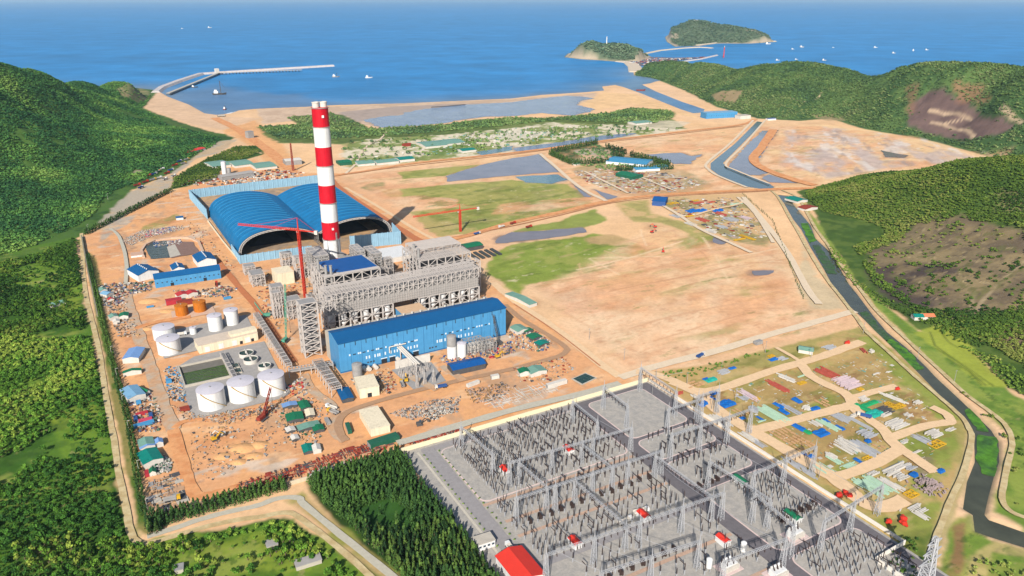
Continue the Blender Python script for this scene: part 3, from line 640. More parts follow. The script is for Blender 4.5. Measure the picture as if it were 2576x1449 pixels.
# ================================================================ WATER, ROADS
m_pond = water_mat('pond_water', C(136, 126, 126), rough=0.12, wave=0.0, scale=0.02, var=0.25)
m_lag = water_mat('lagoon_water', C(122, 132, 158), rough=0.12, wave=0.1, scale=0.012, var=0.3)
m_teal = water_mat('teal_water', C(108, 142, 158), rough=0.12, wave=0.15, scale=0.03)
m_canal = water_mat('canal_water', C(88, 104, 106), rough=0.16, wave=0.0, scale=0.03, var=0.3)
m_weedy = water_mat('weedy_canal_water', C(84, 86, 70), rough=0.16, wave=0.0, scale=0.05, var=0.35)
def rag(pts, amp=4, step=14, world=None):
    """the same outline, its edge broken up"""
    p = world if world is not None else WP(pts); out = []
    for i in range(len(p)):
        a, b = p[i], p[(i + 1) % len(p)]; L = math.hypot(*(b - a)); n = max(1, int(L / step))
        nx, ny = -(b[1] - a[1]) / (L + 1e-6), (b[0] - a[0]) / (L + 1e-6)
        for k in range(n):
            q = a + (b - a) * k / n; j = rnd.uniform(-amp, amp)
            out.append((q[0] + nx * j, q[1] + ny * j))
    return [tuple(v) for v in smooth_line(out + [out[0]], 2)[:-1]]
sheet('canal_water', None, -1.0, m_canal, world=CANAL_A)
sheet('canal_water', None, -1.6, m_weedy, world=CANAL_B)
PM_ = dict(lag=m_lag, pond=m_pond, teal=m_teal)
for pts, m, a in PONDS:
    sheet('pond', None, 0.35, PM_[m], world=rag(pts, a))
strip('surf', [(560, 291), (600, 282), (644, 277.5), (769, 272), (834, 268), (1019, 263), (1150, 257), (1288, 251), (1363, 242), (1463, 236), (1518, 231)], 7, -.7, mat('foam', (.7, .72, .72), rough=.8, var=.2), ragged=3)
# floating weed on the canal
m_weed = mat('water_weed', C(92, 146, 46), rough=0.9, var=0.45, scale=0.25, col2=C(66, 106, 52))
m_weed2 = mat('dark_water_weed', C(70, 104, 62), rough=0.9, var=0.45, scale=0.25, col2=C(82, 100, 80))
for pts, m in (([(2014, 562), (2032, 562), (2054, 604), (2038, 612)], m_weed), ([(2044, 616), (2060, 616), (2098, 668), (2104, 690), (2080, 688)], m_weed2), ([(2162, 786), (2180, 782), (2240, 850), (2228, 868)], m_weed2),
    ([(2228, 855), (2245, 852), (2295, 890), (2325, 928), (2300, 930)], m_weed), ([(2425, 1030), (2442, 1026), (2478, 1066), (2488, 1086), (2462, 1082)], m_weed), ([(2462, 1092), (2512, 1100), (2514, 1150), (2503, 1196), (2470, 1190), (2456, 1150)], m_weed), ([(1830, 380), (1848, 368), (1838, 392), (1812, 415), (1800, 415)], m_weed2)):
    tag(sheet('water_weed', None, -1.35, m, world=rag(pts, 1.2, 5)), kind='stuff')
RD = dict(pale=mat('pale_track', C(222, 200, 152), rough=0.95, var=0.2, scale=0.4, col2=C(204, 178, 128)), orange=mat('laterite_road', C(240, 172, 116), rough=0.95, var=0.16, scale=0.3, col2=C(226, 152, 98)),
    red=mat('red_earth_road', C(206, 128, 84), rough=0.95, var=0.15, scale=0.3), grey=mat('grey_site_road', C(204, 180, 154), rough=0.9, var=0.16, scale=0.3, col2=C(214, 168, 128)),
    brown=mat('brown_site_road', C(190, 150, 116), rough=0.9, var=0.14, scale=0.3), pink=mat('pink_sand_road', C(246, 208, 164), rough=0.95, var=0.13, scale=0.3), white=mat('white_sand_road', C(240, 216, 184), rough=0.95, var=0.12, scale=0.3),
    conc=mat('concrete_road', C(204, 196, 176), rough=0.9, var=0.14, scale=0.4), edge=mat('road_ditch', C(206, 140, 98), rough=0.95, var=0.25, scale=0.5))
RZ = 0.6
for nm, pts, w, c in (
    ('track', [(205, 590), (213, 724), (232, 812), (250, 887), (262, 974), (275, 1049), (287, 1111), (297, 1186), (310, 1249), (322, 1311), (332, 1351), (355, 1371), (400, 1364), (475, 1341), (575, 1316), (644, 1306), (719, 1294), (749, 1304), (819, 1356), (894, 1419), (1000, 1520)], 5.0, 'pale'),
    ('drain', [(370, 1354), (430, 1336), (500, 1312), (575, 1292), (644, 1277), (700, 1258), (751, 1257), (765, 1274), (856, 1349), (981, 1449), (1080, 1540)], 5.5, 'conc'),
    ('road', [(318, 740), (325, 775), (337, 810), (350, 849), (367, 900), (385, 949), (400, 999), (420, 1049), (437, 1086)], 13, 'grey'), ('road', [(340, 830), (400, 812), (480, 800)], 9, 'orange'),
    ('road', [(436, 1084), (457, 1161), (472, 1211), (490, 1246), (520, 1252), (575, 1237), (644, 1216), (819, 1166), (900, 1140)], 10, 'orange'),
    ('road', [(437, 1082), (470, 1062), (560, 1056), (650, 1030), (730, 1000), (764, 964)], 6, 'orange'),
    ('road', [(545, 655), (600, 724), (644, 774), (706, 864), (740, 915)], 8, 'red'),
    ('road', [(764, 945), (780, 978), (805, 1002), (829, 1019), (844, 1044), (835, 1075), (850, 1100), (869, 1114)], 9, 'grey'),
    ('road', [(869, 1114), (852, 1085), (856, 1056), (894, 1032), (1019, 994), (1144, 964), (1288, 932), (1363, 912), (1408, 899), (1424, 888), (1420, 875), (1363, 837), (1313, 807), (1270, 770)], 7, 'brown'),
    ('road', [(1010, 940), (1080, 975), (1100, 985)], 8, 'grey'), ('road', [(1110, 925), (1150, 950), (1165, 962)], 8, 'grey'),
    ('road', [(830, 450), (860, 482), (944, 540), (1015, 585), (1085, 628)], 14, 'red'), ('road', [(868, 475), (960, 528), (1040, 578), (1110, 615)], 7, 'pink'),
    ('road', [(1240, 715), (1300, 765), (1400, 832), (1503, 914), (1560, 952)], 10, 'pink'), ('track', [(1292, 768), (1395, 836), (1510, 925)], 2.0, 'edge'),
    ('road', [(1090, 615), (1180, 595), (1288, 564), (1413, 537), (1538, 508), (1688, 492), (1932, 480), (2057, 476)], 15, 'orange'), ('track', [(1110, 606), (1288, 572), (1413, 544), (1538, 514), (1688, 497), (1932, 484)], 3.5, 'edge'),
    ('road', [(830, 446), (919, 434), (1019, 417), (1150, 402), (1288, 388), (1400, 374), (1500, 360), (1713, 335), (1863, 317), (1900, 303)], 15, 'orange'), ('track', [(860, 443), (1019, 422), (1288, 392), (1500, 364), (1713, 339), (1870, 320)], 4, 'edge'),
    ('road', [(1358, 390), (1400, 425), (1433, 455), (1475, 485), (1525, 509)], 9, 'white'), ('road', [(540, 300), (600, 330), (680, 385), (740, 440)], 26, 'orange'), ('road', [(560, 400), (610, 380), (660, 390)], 7, 'pale'),
    ('road', [(870, 440), (895, 415), (905, 395), (925, 370), (960, 352)], 6, 'white'), ('road', [(955, 355), (972, 335), (965, 325)], 5, 'white'),
    ('road', [(1560, 955), (1658, 924), (1800, 888), (1932, 848), (2050, 815), (2150, 787)], 11, 'white'),
    ('road', [(1600, 940), (1658, 949), (1728, 979), (1763, 989), (1813, 982), (1932, 941), (2032, 912), (2100, 890), (2169, 864)], 11, 'pink'), ('road', [(1952, 879), (1985, 897), (2010, 912)], 5, 'pink'),
    ('road', [(1690, 965), (1770, 1000), (1790, 1025), (1863, 1074), (1932, 1111), (2032, 1169), (2094, 1206), (2139, 1241), (2172, 1271), (2219, 1282), (2277, 1263)], 13, 'pink'),
    ('road', [(2012, 916), (2037, 949), (2085, 975), (2132, 1000), (2150, 1034), (2185, 1060), (2219, 1084), (2249, 1122), (2290, 1150), (2352, 1194)], 11, 'pink'), ('road', [(2140, 1008), (2200, 990), (2257, 977)], 9, 'pink'),
    ('road', [(2152, 1022), (2082, 1040), (1932, 1080), (1880, 1085)], 11, 'pink'), ('road', [(2240, 1108), (2307, 1083), (2370, 1070), (2392, 1066), (2378, 1046), (2342, 1029)], 9, 'pink'), ('road', [(2262, 1138), (2182, 1180), (2114, 1204)], 11, 'pink'),
    ('track', [(1966, 482), (2007, 502), (2032, 545), (2057, 587), (2087, 627), (2122, 680), (2157, 724), (2207, 789), (2257, 837), (2307, 884), (2370, 942), (2432, 999), (2507, 1054), (2536, 1086), (2546, 1124), (2532, 1186), (2521, 1261), (2545, 1294), (2590, 1312)], 4.5, 'pale'),
    ('track', [(1940, 484), (1957, 500), (1982, 545), (2007, 587), (2037, 640), (2072, 697), (2107, 742), (2140, 785), (2160, 812), (2182, 842), (2232, 888), (2302, 952), (2357, 999), (2418, 1054), (2438, 1086), (2444, 1111), (2426, 1186), (2393, 1261), (2366, 1330), (2340, 1400)], 4.5, 'pale'),
    ('road', [(1945, 330), (1915, 375), (1895, 405), (1925, 430), (2010, 460), (2050, 470)], 22, 'orange'), ('track', [(1925, 306), (1900, 335), (1868, 372), (1826, 415), (1850, 432), (1935, 466)], 6, 'white'), ('track', [(1895, 306), (1840, 362), (1780, 412), (1782, 430), (1810, 448), (1880, 476)], 7, 'white'),
    ('road', [(1640, 505), (1700, 540), (1760, 580), (1830, 612), (1890, 640)], 7, 'white'), ('road', [(1750, 545), (1800, 530), (1850, 520), (1870, 510)], 6, 'pink'), ('road', [(1855, 500), (1890, 530), (1925, 580), (1945, 615)], 6, 'white'), ('road', [(1470, 435), (1520, 460), (1580, 490)], 6, 'white'), ('road', [(1520, 462), (1620, 450), (1720, 452)], 5, 'white'), ('road', [(1590, 440), (1660, 470), (1700, 485)], 5, 'white'),
    ('road', [(1870, 500), (1920, 560), (1980, 640), (2030, 730), (2060, 770)], 9, 'white'),
    ('road', [(1000, 1122), (1150, 1078), (1300, 1035), (1450, 1000), (1560, 970)], 9, 'conc'), ('path', [(278, 580), (300, 600), (318, 660), (316, 720)], 5, 'conc')):
    strip(nm, pts, w, RZ, RD[c], ragged=w * 0.06); RZ += 0.025

# ================================================================ VEGETATION
def leaf_mat(name, k=1.0):
    m = bpy.data.materials.new(name); m.use_nodes = True
    t = m.node_tree; N = t.nodes; b = N['Principled BSDF']; b.inputs['Roughness'].default_value = 0.85; b.inputs['Specular IOR Level'].default_value = 0.12
    at = N.new('ShaderNodeAttribute'); at.attribute_name = 'leaf'
    oi = N.new('ShaderNodeObjectInfo'); mr = N.new('ShaderNodeMapRange'); mr.inputs['To Min'].default_value = 0.7 * k; mr.inputs['To Max'].default_value = 1.25 * k
    t.links.new(oi.outputs['Random'], mr.inputs['Value'])
    mx = N.new('ShaderNodeMix'); mx.data_type = 'RGBA'; mx.blend_type = 'MULTIPLY'; mx.inputs['Factor'].default_value = 1
    t.links.new(at.outputs['Color'], mx.inputs['A']); t.links.new(mr.outputs['Result'], mx.inputs['B']); t.links.new(mx.outputs['Result'], b.inputs['Base Color'])
    return m
m_leaf = leaf_mat('foliage')
m_bark = mat('bark', (0.11, 0.08, 0.055), rough=0.95, var=0.3, scale=2)
def quads(cen, nrm, size):
    """leaf clumps: one bent quad each"""
    n = len(cen); nrm = nrm / (np.linalg.norm(nrm, axis=1, keepdims=True) + 1e-9)
    a = nr.randn(n, 3); u = np.cross(nrm, a); u /= np.linalg.norm(u, axis=1, keepdims=True) + 1e-9; v = np.cross(nrm, u)
    s = size[:, None] * nr.uniform(0.7, 1.3, (n, 1)); k = nr.uniform(0.6, 1.2, (n, 1))
    V = np.stack([cen - u * s * k, cen - v * s, cen + u * s * k, cen + v * s], 1) + nr.randn(n, 4, 3) * (size[:, None, None] * 0.18)
    return V.reshape(-1, 3)
def crown_round(n, lobes=6):
    """unit broadleaf crown, radius about 1, foot at z=0"""
    L = nr.randn(lobes, 3); L /= np.linalg.norm(L, axis=1, keepdims=True); L *= nr.uniform(0.25, 0.6, (lobes, 1)); L[:, 2] = L[:, 2] * 0.55 + 1.25
    r = nr.uniform(0.38, 0.6, lobes); i = nr.randint(0, lobes, n); d = nr.randn(n, 3); d /= np.linalg.norm(d, axis=1, keepdims=True)
    d[:, 2] = np.abs(d[:, 2]) * 0.9 - 0.25 * (nr.rand(n) < .4)
    c = L[i] + d * r[i][:, None] * nr.uniform(0.75, 1.05, (n, 1))
    return quads(c, d + nr.randn(n, 3) * 0.45, np.full(n, 1.5 / math.sqrt(n) + 0.06))
def crown_pine(n):
    """unit casuarina: height 1, feathery cone"""
    h = nr.uniform(0.08, 1.0, n) ** 0.85; rad = (1.03 - h) * 0.30 * nr.uniform(0.45, 1.0, n) + 0.012; a = nr.uniform(0, 6.283, n)
    c = np.stack([rad * np.cos(a), rad * np.sin(a), h], 1); d = np.stack([np.cos(a), np.sin(a), np.full(n, 0.5)], 1)
    V = quads(c, d + nr.randn(n, 3) * 0.5, np.full(n, 0.36 / math.sqrt(n) + 0.022)).reshape(n, 4, 3)
    V[:, 3, 2] += 0.05; V[:, 1, 2] -= 0.03
    return V.reshape(-1, 3)
def crown_far(n):
    d = nr.randn(n, 3); d /= np.linalg.norm(d, axis=1, keepdims=True); d[:, 2] = np.abs(d[:, 2])
    c = d * nr.uniform(0.6, 1.0, (n, 1)); c[:, 2] = c[:, 2] * 0.9 + 0.55
    return quads(c, d + nr.randn(n, 3) * 0.35, np.full(n, 1.55 / math.sqrt(n)))
def scatter(poly, sp, dens=None, lim=None, seed=1):
    r = np.random.RandomState(seed); x0, y0 = poly.min(0); x1, y1 = poly.max(0)
    if lim: x0, x1, y0, y1 = max(x0, lim[0]), min(x1, lim[1]), max(y0, lim[2]), min(y1, lim[3])
    X, Y = np.meshgrid(np.arange(x0, x1, sp), np.arange(y0, y1, sp)); X = X.ravel() + r.uniform(-.45, .45, X.size) * sp; Y = Y.ravel() + r.uniform(-.45, .45, Y.size) * sp
    k = np.abs(X) < 0.78 * Y + 40
    X, Y = X[k], Y[k]
    k = sdist(poly, X, Y) > 0
    X, Y = X[k], Y[k]
    if dens is not None:
        k = r.rand(len(X)) < dens(X, Y); X, Y = X[k], Y[k]
    return X, Y
def colour_at(X, Y, pal, s=0):
    pal = np.array(pal); t = np.clip(0.5 + 0.9 * fbm(X, Y, 90, 3, 60 + s) + nr.uniform(-.25, .25, len(X)), 0, 0.999) * (len(pal) - 1)
    i = t.astype(int); f = (t - i)[:, None]
    return pal[i] * (1 - f) + pal[i + 1] * f
def wood(name, X, Y, Z, size, tall, temps, cols, label, cat):
    """a mass of trees nobody could count: ONE mesh"""
    Vs, Cs = [], []; which = nr.randint(0, len(temps), len(X))
    for t, T in enumerate(temps):
        k = np.where(which == t)[0]
        if len(k) == 0: continue
        a = nr.uniform(0, 6.283, len(k)); c, s = np.cos(a)[:, None], np.sin(a)[:, None]
        x = (T[None, :, 0] * c - T[None, :, 1] * s) * size[k][:, None] + X[k][:, None]; y = (T[None, :, 0] * s + T[None, :, 1] * c) * size[k][:, None] + Y[k][:, None]
        z = T[None, :, 2] * tall[k][:, None] + Z[k][:, None]
        Vs.append(np.stack([x, y, z], -1).reshape(-1, 3))
        lj = np.repeat(nr.uniform(0.72, 1.3, (len(k), T.shape[0] // 4)), 4, axis=1)
        Cs.append((cols[k][:, None, :] * lj[:, :, None]).reshape(-1, 3))
    V = np.concatenate(Vs); F = np.arange(len(V)).reshape(-1, 4)
    return tag(npobj(name, V, F, m_leaf, colors=np.concatenate(Cs), attr='leaf'), label, cat, kind='stuff')
def G_(r, g, b): return (lin(r) * .62, lin(g) * .62, lin(b) * .62)
PAL_NEAR = [G_(42, 78, 28), G_(60, 100, 34), G_(78, 118, 38), G_(100, 138, 46), G_(142, 160, 64)]
PAL_HILL = [G_(46, 90, 50), G_(70, 116, 58), G_(94, 140, 62), G_(130, 162, 76)]
PAL_FAR = [G_(74, 104, 70), G_(96, 126, 72), G_(118, 146, 78), G_(142, 156, 96)]
PAL_MID = [G_(60, 90, 38), G_(86, 114, 44), G_(112, 138, 52), G_(146, 152, 76)]
PAL_PINE = [G_(42, 70, 36), G_(56, 86, 40), G_(72, 102, 44), G_(92, 118, 52)]
TN = [crown_round(84) for _ in range(6)]; TM = [crown_round(34, 5) for _ in range(6)]; TF = [crown_far(13) for _ in range(8)]
TP = [crown_pine(90) for _ in range(6)]; TPS = [crown_pine(34) for _ in range(5)]
# near forest, left of the perimeter track
LOW = WP([(-400, 700), (0, 668), (100, 645), (190, 605), (205, 700), (205, 790), (238, 900), (252, 1000), (268, 1120), (283, 1240), (300, 1310), (318, 1370), (400, 1385), (560, 1345), (690, 1325), (740, 1330), (850, 1420), (925, 1490), (980, 1640), (-300, 1640)])
CLEAR = [WP(q) for q in ([(20, 700), (100, 660), (185, 680), (190, 720), (120, 735), (40, 720)], [(110, 775), (150, 735), (205, 720), (212, 785), (160, 790)], [(115, 1060), (190, 1020), (245, 1000), (255, 1080), (180, 1078), (120, 1090)], [(150, 1090), (230, 1090), (270, 1120), (285, 1230), (272, 1255), (215, 1190), (165, 1140)], [(60, 960), (100, 950), (110, 970), (70, 985)], [(60, 845), (110, 840), (120, 860), (75, 862)], [(420, 1410), (520, 1375), (640, 1345), (690, 1350), (830, 1440), (700, 1600), (430, 1600)], [(725, 1395), (815, 1385), (825, 1440), (730, 1449)])]
def dens_low(x, y):
    d = np.full(x.shape, 0.95)
    for q in CLEAR: d = np.where(sdist(q, x, y) > -1, 0.05 + .62 * sstep(-.12, .12, fbm(x, y, 18, 3, 19)), d)
    return d * (fbm(x, y, 45, 2, 9) > -0.42)
X, Y = scatter(LOW, 3.5, dens_low, (-900, 60, 330, 1300), 3)
Z = hills(X, Y); r_ = 1.1 + 2.9 * nr.beta(1.3, 2.8, len(X)); cc = colour_at(X, Y, PAL_NEAR)
inf = (np.abs(X) < 0.66 * (Y * math.cos(PITCH) + CAM_H * math.sin(PITCH))) & (Y > 395)
o = np.argsort(np.where(inf, Y, 1e9))[:300]
sel = np.zeros(len(X), bool); sel[o] = True
k = ~sel
kn = k & (Y < 760); kf = k & (Y >= 760)
wood('forest', X[kn], Y[kn], Z[kn], r_[kn], r_[kn] * .95, TN, cc[kn], 'dense green broadleaf forest left of the perimeter track', 'forest')
wood('forest', X[kf], Y[kf], Z[kf], r_[kf] * 1.1, r_[kf] * 1.15, TM, cc[kf], 'dense green lowland forest between the track bend and the left hill', 'forest')
def tree_mesh(T, pal, trunk):
    c = np.array(pal)[nr.randint(0, len(pal))]
    lj = np.repeat(nr.uniform(0.72, 1.3, len(T) // 4), 4)[:, None]
    return npmesh('crown', T, np.arange(len(T)).reshape(-1, 4), m_leaf, colors=c[None] * lj, attr='leaf')
tb = MB(); tb.bar((0, 0, 0), (0.03, 0.02, 1.0), 0.1, 0, 0.05)
for q in ((0.4, 0.1), (-0.3, 0.3), (0.05, -0.4)): tb.bar((0.02, 0.01, 0.75), (q[0], q[1], 1.25), 0.045, 0, 0.02)
trunk_me = tb.mesh('trunk', m_bark)
tb = MB(); tb.bar((0, 0, 0), (0, 0, 0.95), 0.022, 0, 0.006); pine_trunk = tb.mesh('trunk', m_bark)
crowns = [tree_mesh(crown_round(95, 7), PAL_NEAR, 0) for _ in range(9)]
pines = [tree_mesh(crown_pine(120), PAL_PINE, 0) for _ in range(6)]
def plant(name, label, group, cat, x, y, z, s, hgt, crown, trunk):
    t = thing(name, label, cat, (x, y, z), rnd.uniform(0, 6.28), group)
    for nm, me in (('crown', crown), ('trunk', trunk)):
        c = link(bpy.data.objects.new(nm, me), t); c.scale = (s, s, hgt)
    return t
for i in o:
    front = X[i] > -262
    plant('broadleaf_tree', 'leafy tree in the scrub inside the corner of the perimeter track' if front else 'leafy tree in the dense wood left of the perimeter track',
        'trees in the scrub inside the track corner' if front else 'nearest trees of the left wood', 'tree', X[i], Y[i], Z[i], r_[i], r_[i] * 1.2, rnd.choice(crowns), trunk_me)
# pine wood and pine hedges
PINE = WP([(768, 1217), (1003, 1147), (1240, 1449), (1300, 1560), (1060, 1560), (1005, 1450)])
GLADE = WP([(870, 1295), (975, 1260), (1055, 1300), (1045, 1350), (950, 1340)])
GLADE2 = WP([(1050, 1375), (1085, 1365), (1105, 1410), (1080, 1420)])
X, Y = scatter(PINE, 3.1, lambda x, y: np.where((sdist(GLADE, x, y) > 0) | (sdist(GLADE2, x, y) > 0), 0.05, 0.96), None, 5)
H_ = nr.uniform(8, 12, len(X)) + 3.5 * fbm(X, Y, 22, 2, 13)
hx, hy, hh = [], [], []
def hedge(p0, p1, wd, sp, h0, h1):
    a, b = W(*p0), W(*p1); d = (b - a); L = d.length; d.normalize(); n = Vector((-d.y, d.x, 0))
    s = 0
    while s < L:
        for k in range(max(1, int(wd / sp))):
            p = a + d * (s + rnd.uniform(-1, 1)) + n * (k * sp - wd / 2 + rnd.uniform(-.8, .8))
            hx.append(p.x); hy.append(p.y); hh.append(rnd.uniform(h0, h1))
        s += sp
hedge((372, 1325), (725, 1222), 13, 3.2, 7, 10); hedge((385, 1345), (385, 1300), 10, 3.2, 7, 10)
X = np.concatenate([X, hx]); Y = np.concatenate([Y, hy]); H_ = np.concatenate([H_, hh]); isw = np.arange(len(X)) < len(X) - len(hx)
o = np.argsort(np.where((Y > 392 - 0.45 * H_), Y, 1e9))[:300]; sel = np.zeros(len(X), bool); sel[o] = True
for i in o:
    plant('pine_tree', 'feathery dark conifer of the plantation wedge beside the switchyard' if isw[i] else 'low dark conifer in the hedge row along the site corner', 'conifers of the plantation wedge' if isw[i] else 'conifers of the corner hedge', 'tree', X[i], Y[i], 0, H_[i], H_[i], rnd.choice(pines), pine_trunk)
k = ~sel
cc = colour_at(X, Y, PAL_PINE, 3)
wood('pine_wood', X[k], Y[k], np.zeros(k.sum()), H_[k], H_[k], TP, cc[k], 'dark conifer plantation wedge and hedge, its farther trees', 'wood')
hx, hy, hh = [], [], []
hedge((212, 594), (428, 484), 9, 3.5, 7, 10); hedge((226, 650), (266, 830), 7, 3.2, 5, 8); hedge((266, 830), (334, 1080), 7, 3, 5, 8); hedge((334, 1080), (370, 1300), 7, 3, 5, 8)
hx, hy, hh = map(np.array, (hx, hy, hh))
wood('hedge', hx, hy, np.zeros(len(hx)), hh, hh, TPS, colour_at(hx, hy, PAL_PINE, 4), 'dark hedge of young conifers along the left boundary of the plant', 'hedge')
for nm, segs, lab in (('tree_belt', [((1385, 388), (1500, 364)), ((1388, 392), (1440, 416)), ((1440, 418), (1530, 412)), ((1530, 376), (1580, 392)), ((1590, 395), (1690, 420)), ((1545, 395), (1570, 400)), ((1550, 432), (1690, 428))], 'dark conifers sheltering the blue roofed office compound'), ('tree_row', [((1870, 492), (1945, 560)), ((1945, 560), (2025, 760))], 'thin row of small dark trees along the sand road beyond the field')):
    hx, hy, hh = [], [], []
    for a, b in segs: hedge(a, b, 14 if nm == 'tree_belt' else 2, 5 if nm == 'tree_belt' else 7, 10 if nm == 'tree_belt' else 3, 15 if nm == 'tree_belt' else 5)
    hx, hy, hh = map(np.array, (hx, hy, hh))
    wood(nm, hx, hy, np.zeros(len(hx)), hh, hh, TPS, colour_at(hx, hy, PAL_PINE, 4), lab, 'trees')
# hills
def hill_wood(name, poly, sp, temps, pal, r0, r1, lim, label, dens, s, zmin=0.5):
    X, Y = scatter(poly, sp, dens, lim, s); Z = hills(X, Y); k = Z > zmin
    X, Y, Z = X[k], Y[k], Z[k]; r = nr.uniform(r0, r1, len(X))
    wood(name, X, Y, Z - 0.6, r, r * 0.78, temps, colour_at(X, Y, pal, s), label, 'forest')
hill_wood('hill_forest', LEFT_POLY, 4.5, TF, PAL_HILL, 1.9, 4.3, (-2600, -380, 700, 2950), 'dark green forest covering the hill on the left', lambda x, y: np.where(sdist(HEAD, x, y) > 0, .12, 0.9 * (fbm(x, y, 60, 2, 4) > -.45)), 7)
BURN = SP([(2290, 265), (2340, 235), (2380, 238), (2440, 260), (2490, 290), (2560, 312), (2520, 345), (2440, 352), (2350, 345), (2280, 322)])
SCAR = SP([(1790, 242), (1870, 232), (1850, 262), (1800, 258)])
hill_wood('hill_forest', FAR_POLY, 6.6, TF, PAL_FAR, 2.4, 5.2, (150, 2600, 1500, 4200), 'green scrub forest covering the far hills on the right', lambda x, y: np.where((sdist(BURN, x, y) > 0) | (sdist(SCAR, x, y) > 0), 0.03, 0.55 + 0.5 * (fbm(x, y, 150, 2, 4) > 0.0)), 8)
BARE = SP([(2230, 625), (2300, 565), (2410, 548), (2520, 572), (2576, 582), (2660, 760), (2560, 790), (2500, 790), (2400, 790), (2290, 760), (2200, 690), (2180, 650)])
hill_wood('hill_forest', MID_POLY, 3.8, TM, PAL_MID, 1.6, 3.6, (250, 1400, 650, 1650), 'bushy green wood covering the near hill on the right', lambda x, y: np.where(sdist(BARE, x, y) + 22 * fbm(x, y, 30, 3, 6) > 0, 0.05 + .35 * (fbm(x, y, 22, 2, 16) > .32), 0.9), 9, 0.2)
SHRUBS = [([(2085, 618), (2110, 640), (2160, 720), (2250, 785), (2200, 760), (2140, 715), (2090, 650)], 0.6, 3.4), ([(2400, 985), (2440, 1000), (2540, 1090), (2530, 1120), (2480, 1060)], .12, 4), ([(1656, 942), (1760, 928), (1930, 884), (1940, 890), (1770, 945), (1690, 962)], .3, 3.2), ([(2140, 700), (2200, 740), (2310, 790), (2330, 820), (2240, 780), (2160, 725)], 0.35, 3.5), ([(2290, 800), (2400, 790), (2440, 820), (2500, 830), (2560, 780), (2580, 850), (2470, 880), (2400, 860), (2330, 822)], 0.8, 3.5), ([(2400, 870), (2500, 900), (2590, 960), (2600, 1010), (2545, 985), (2440, 890)], 0.8, 3.5), ([(720, 300), (830, 288), (920, 322), (770, 318)], 0.5, 8), ([(650, 323), (760, 316), (956, 327), (1119, 316), (1288, 299), (1375, 302), (1538, 287), (1588, 275), (1695, 283), (1690, 300), (1640, 315), (1530, 312), (1400, 306), (1290, 318), (1050, 340), (860, 352), (700, 352)], 0.75, 8), ([(860, 362), (1290, 330), (1530, 318), (1720, 330), (1400, 362), (1000, 410), (870, 420)], 0.12, 9), ([(433, 478), (438, 452), (480, 428), (515, 407), (590, 374), (640, 372), (655, 388), (560, 422), (545, 452)], 0.9, 5), ([(2540, 1110), (2600, 1100), (2620, 1290), (2550, 1280), (2535, 1200)], 0.08, 4), ([(2230, 1395), (2300, 1345), (2330, 1400), (2300, 1470), (2240, 1470)], 0.3, 3.5), ([(2450, 1400), (2600, 1420), (2600, 1500), (2440, 1500)], 0.3, 3.5), ([(1450, 418), (1530, 412), (1640, 430), (1700, 425), (1550, 436)], 0.4, 6), ([(1440, 388), (1500, 368), (1580, 395), (1480, 406)], 0.35, 6)]
for i, (q, dn, sp) in enumerate(SHRUBS):
    X, Y = scatter(WP(q), sp, lambda x, y: np.full(x.shape, dn), None, 30 + i)
    if len(X) < 2: continue
    Z = hills(X, Y); r = nr.uniform(0.4, 0.75, len(X)) * sp * 0.9
    wood('shrubs', X, Y, Z - 0.3, r, r * 0.95, TM if sp < 6 else TF, colour_at(X, Y, PAL_MID if sp < 6 else PAL_FAR, i), 'green bushes growing as ground cover over rough land', 'bushes')
# ================================================================ POWER PLANT
def cmat(name, r, g, b, k=1.0, **kw): return mat(name, C(r, g, b, k), **kw)
m_blue = cmat('blue_cladding', 84, 158, 208, rough=0.5, var=0.1, scale=0.15, stripes=(1.6, 0.05), drip=.14)
m_blueroof = cmat('blue_roof_sheet', 24, 96, 150, rough=0.6, var=0.1, scale=0.12, stripes=(1.4, 0.14))
m_blueroof2 = cmat('bright_blue_roof_sheet', 26, 92, 160, rough=0.6, var=0.12, scale=0.15, stripes=(1.2, 0.12))
m_arch = cmat('blue_vault_sheet', 28, 116, 168, rough=0.6, var=0.2, scale=0.06)
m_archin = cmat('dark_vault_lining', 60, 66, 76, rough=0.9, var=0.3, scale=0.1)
m_fence = cmat('pale_blue_screen', 150, 190, 212, rough=0.7, var=0.14, scale=0.12, stripes=(3.0, 0.16))
m_steel = cmat('light_grey_steel', 208, 198, 190, rough=0.6, var=0.12, scale=0.3)
m_grey = cmat('grey_metal', 166, 162, 158, rough=0.6, var=0.2, scale=0.3)
m_dgrey = cmat('dark_grey_metal', 92, 90, 90, rough=0.7, var=0.25, scale=0.3)
m_white = cmat('white_paint', 244, 242, 238, rough=0.5, var=0.07, scale=0.2, drip=.2)
m_dirtywhite = cmat('weathered_white', 226, 218, 206, rough=0.7, var=0.15, scale=0.25)
m_cream = cmat('cream_render', 248, 232, 200, rough=0.8, var=0.1, scale=0.2, drip=.2)
m_tankroof = cmat('tank_roof_grey', 214, 208, 214, rough=0.6, var=0.08, scale=0.3)
m_red = cmat('red_paint', 214, 24, 44, rough=0.5, var=0.1, scale=0.12, drip=.25)
m_crane = cmat('crane_red', 222, 62, 44, rough=0.5, var=0.12, scale=0.5)
m_rust = cmat('rust_red', 158, 66, 50, rough=0.9, var=0.3, scale=0.5)
m_orange = cmat('primer_orange', 206, 120, 36, rough=0.7, var=0.14, scale=0.3, drip=.3)
m_dark = mat('dark_opening', (0.02, 0.022, 0.026), rough=0.9, var=0.2)
m_glass = mat('window_glass', (0.03, 0.05, 0.07), rough=0.15, spec=0.5, var=0.1)
m_winw = cmat('white_window_panel', 226, 240, 248, rough=0.4, var=0.05)
m_conc = cmat('concrete', 202, 192, 176, rough=0.9, var=0.18, scale=0.25)
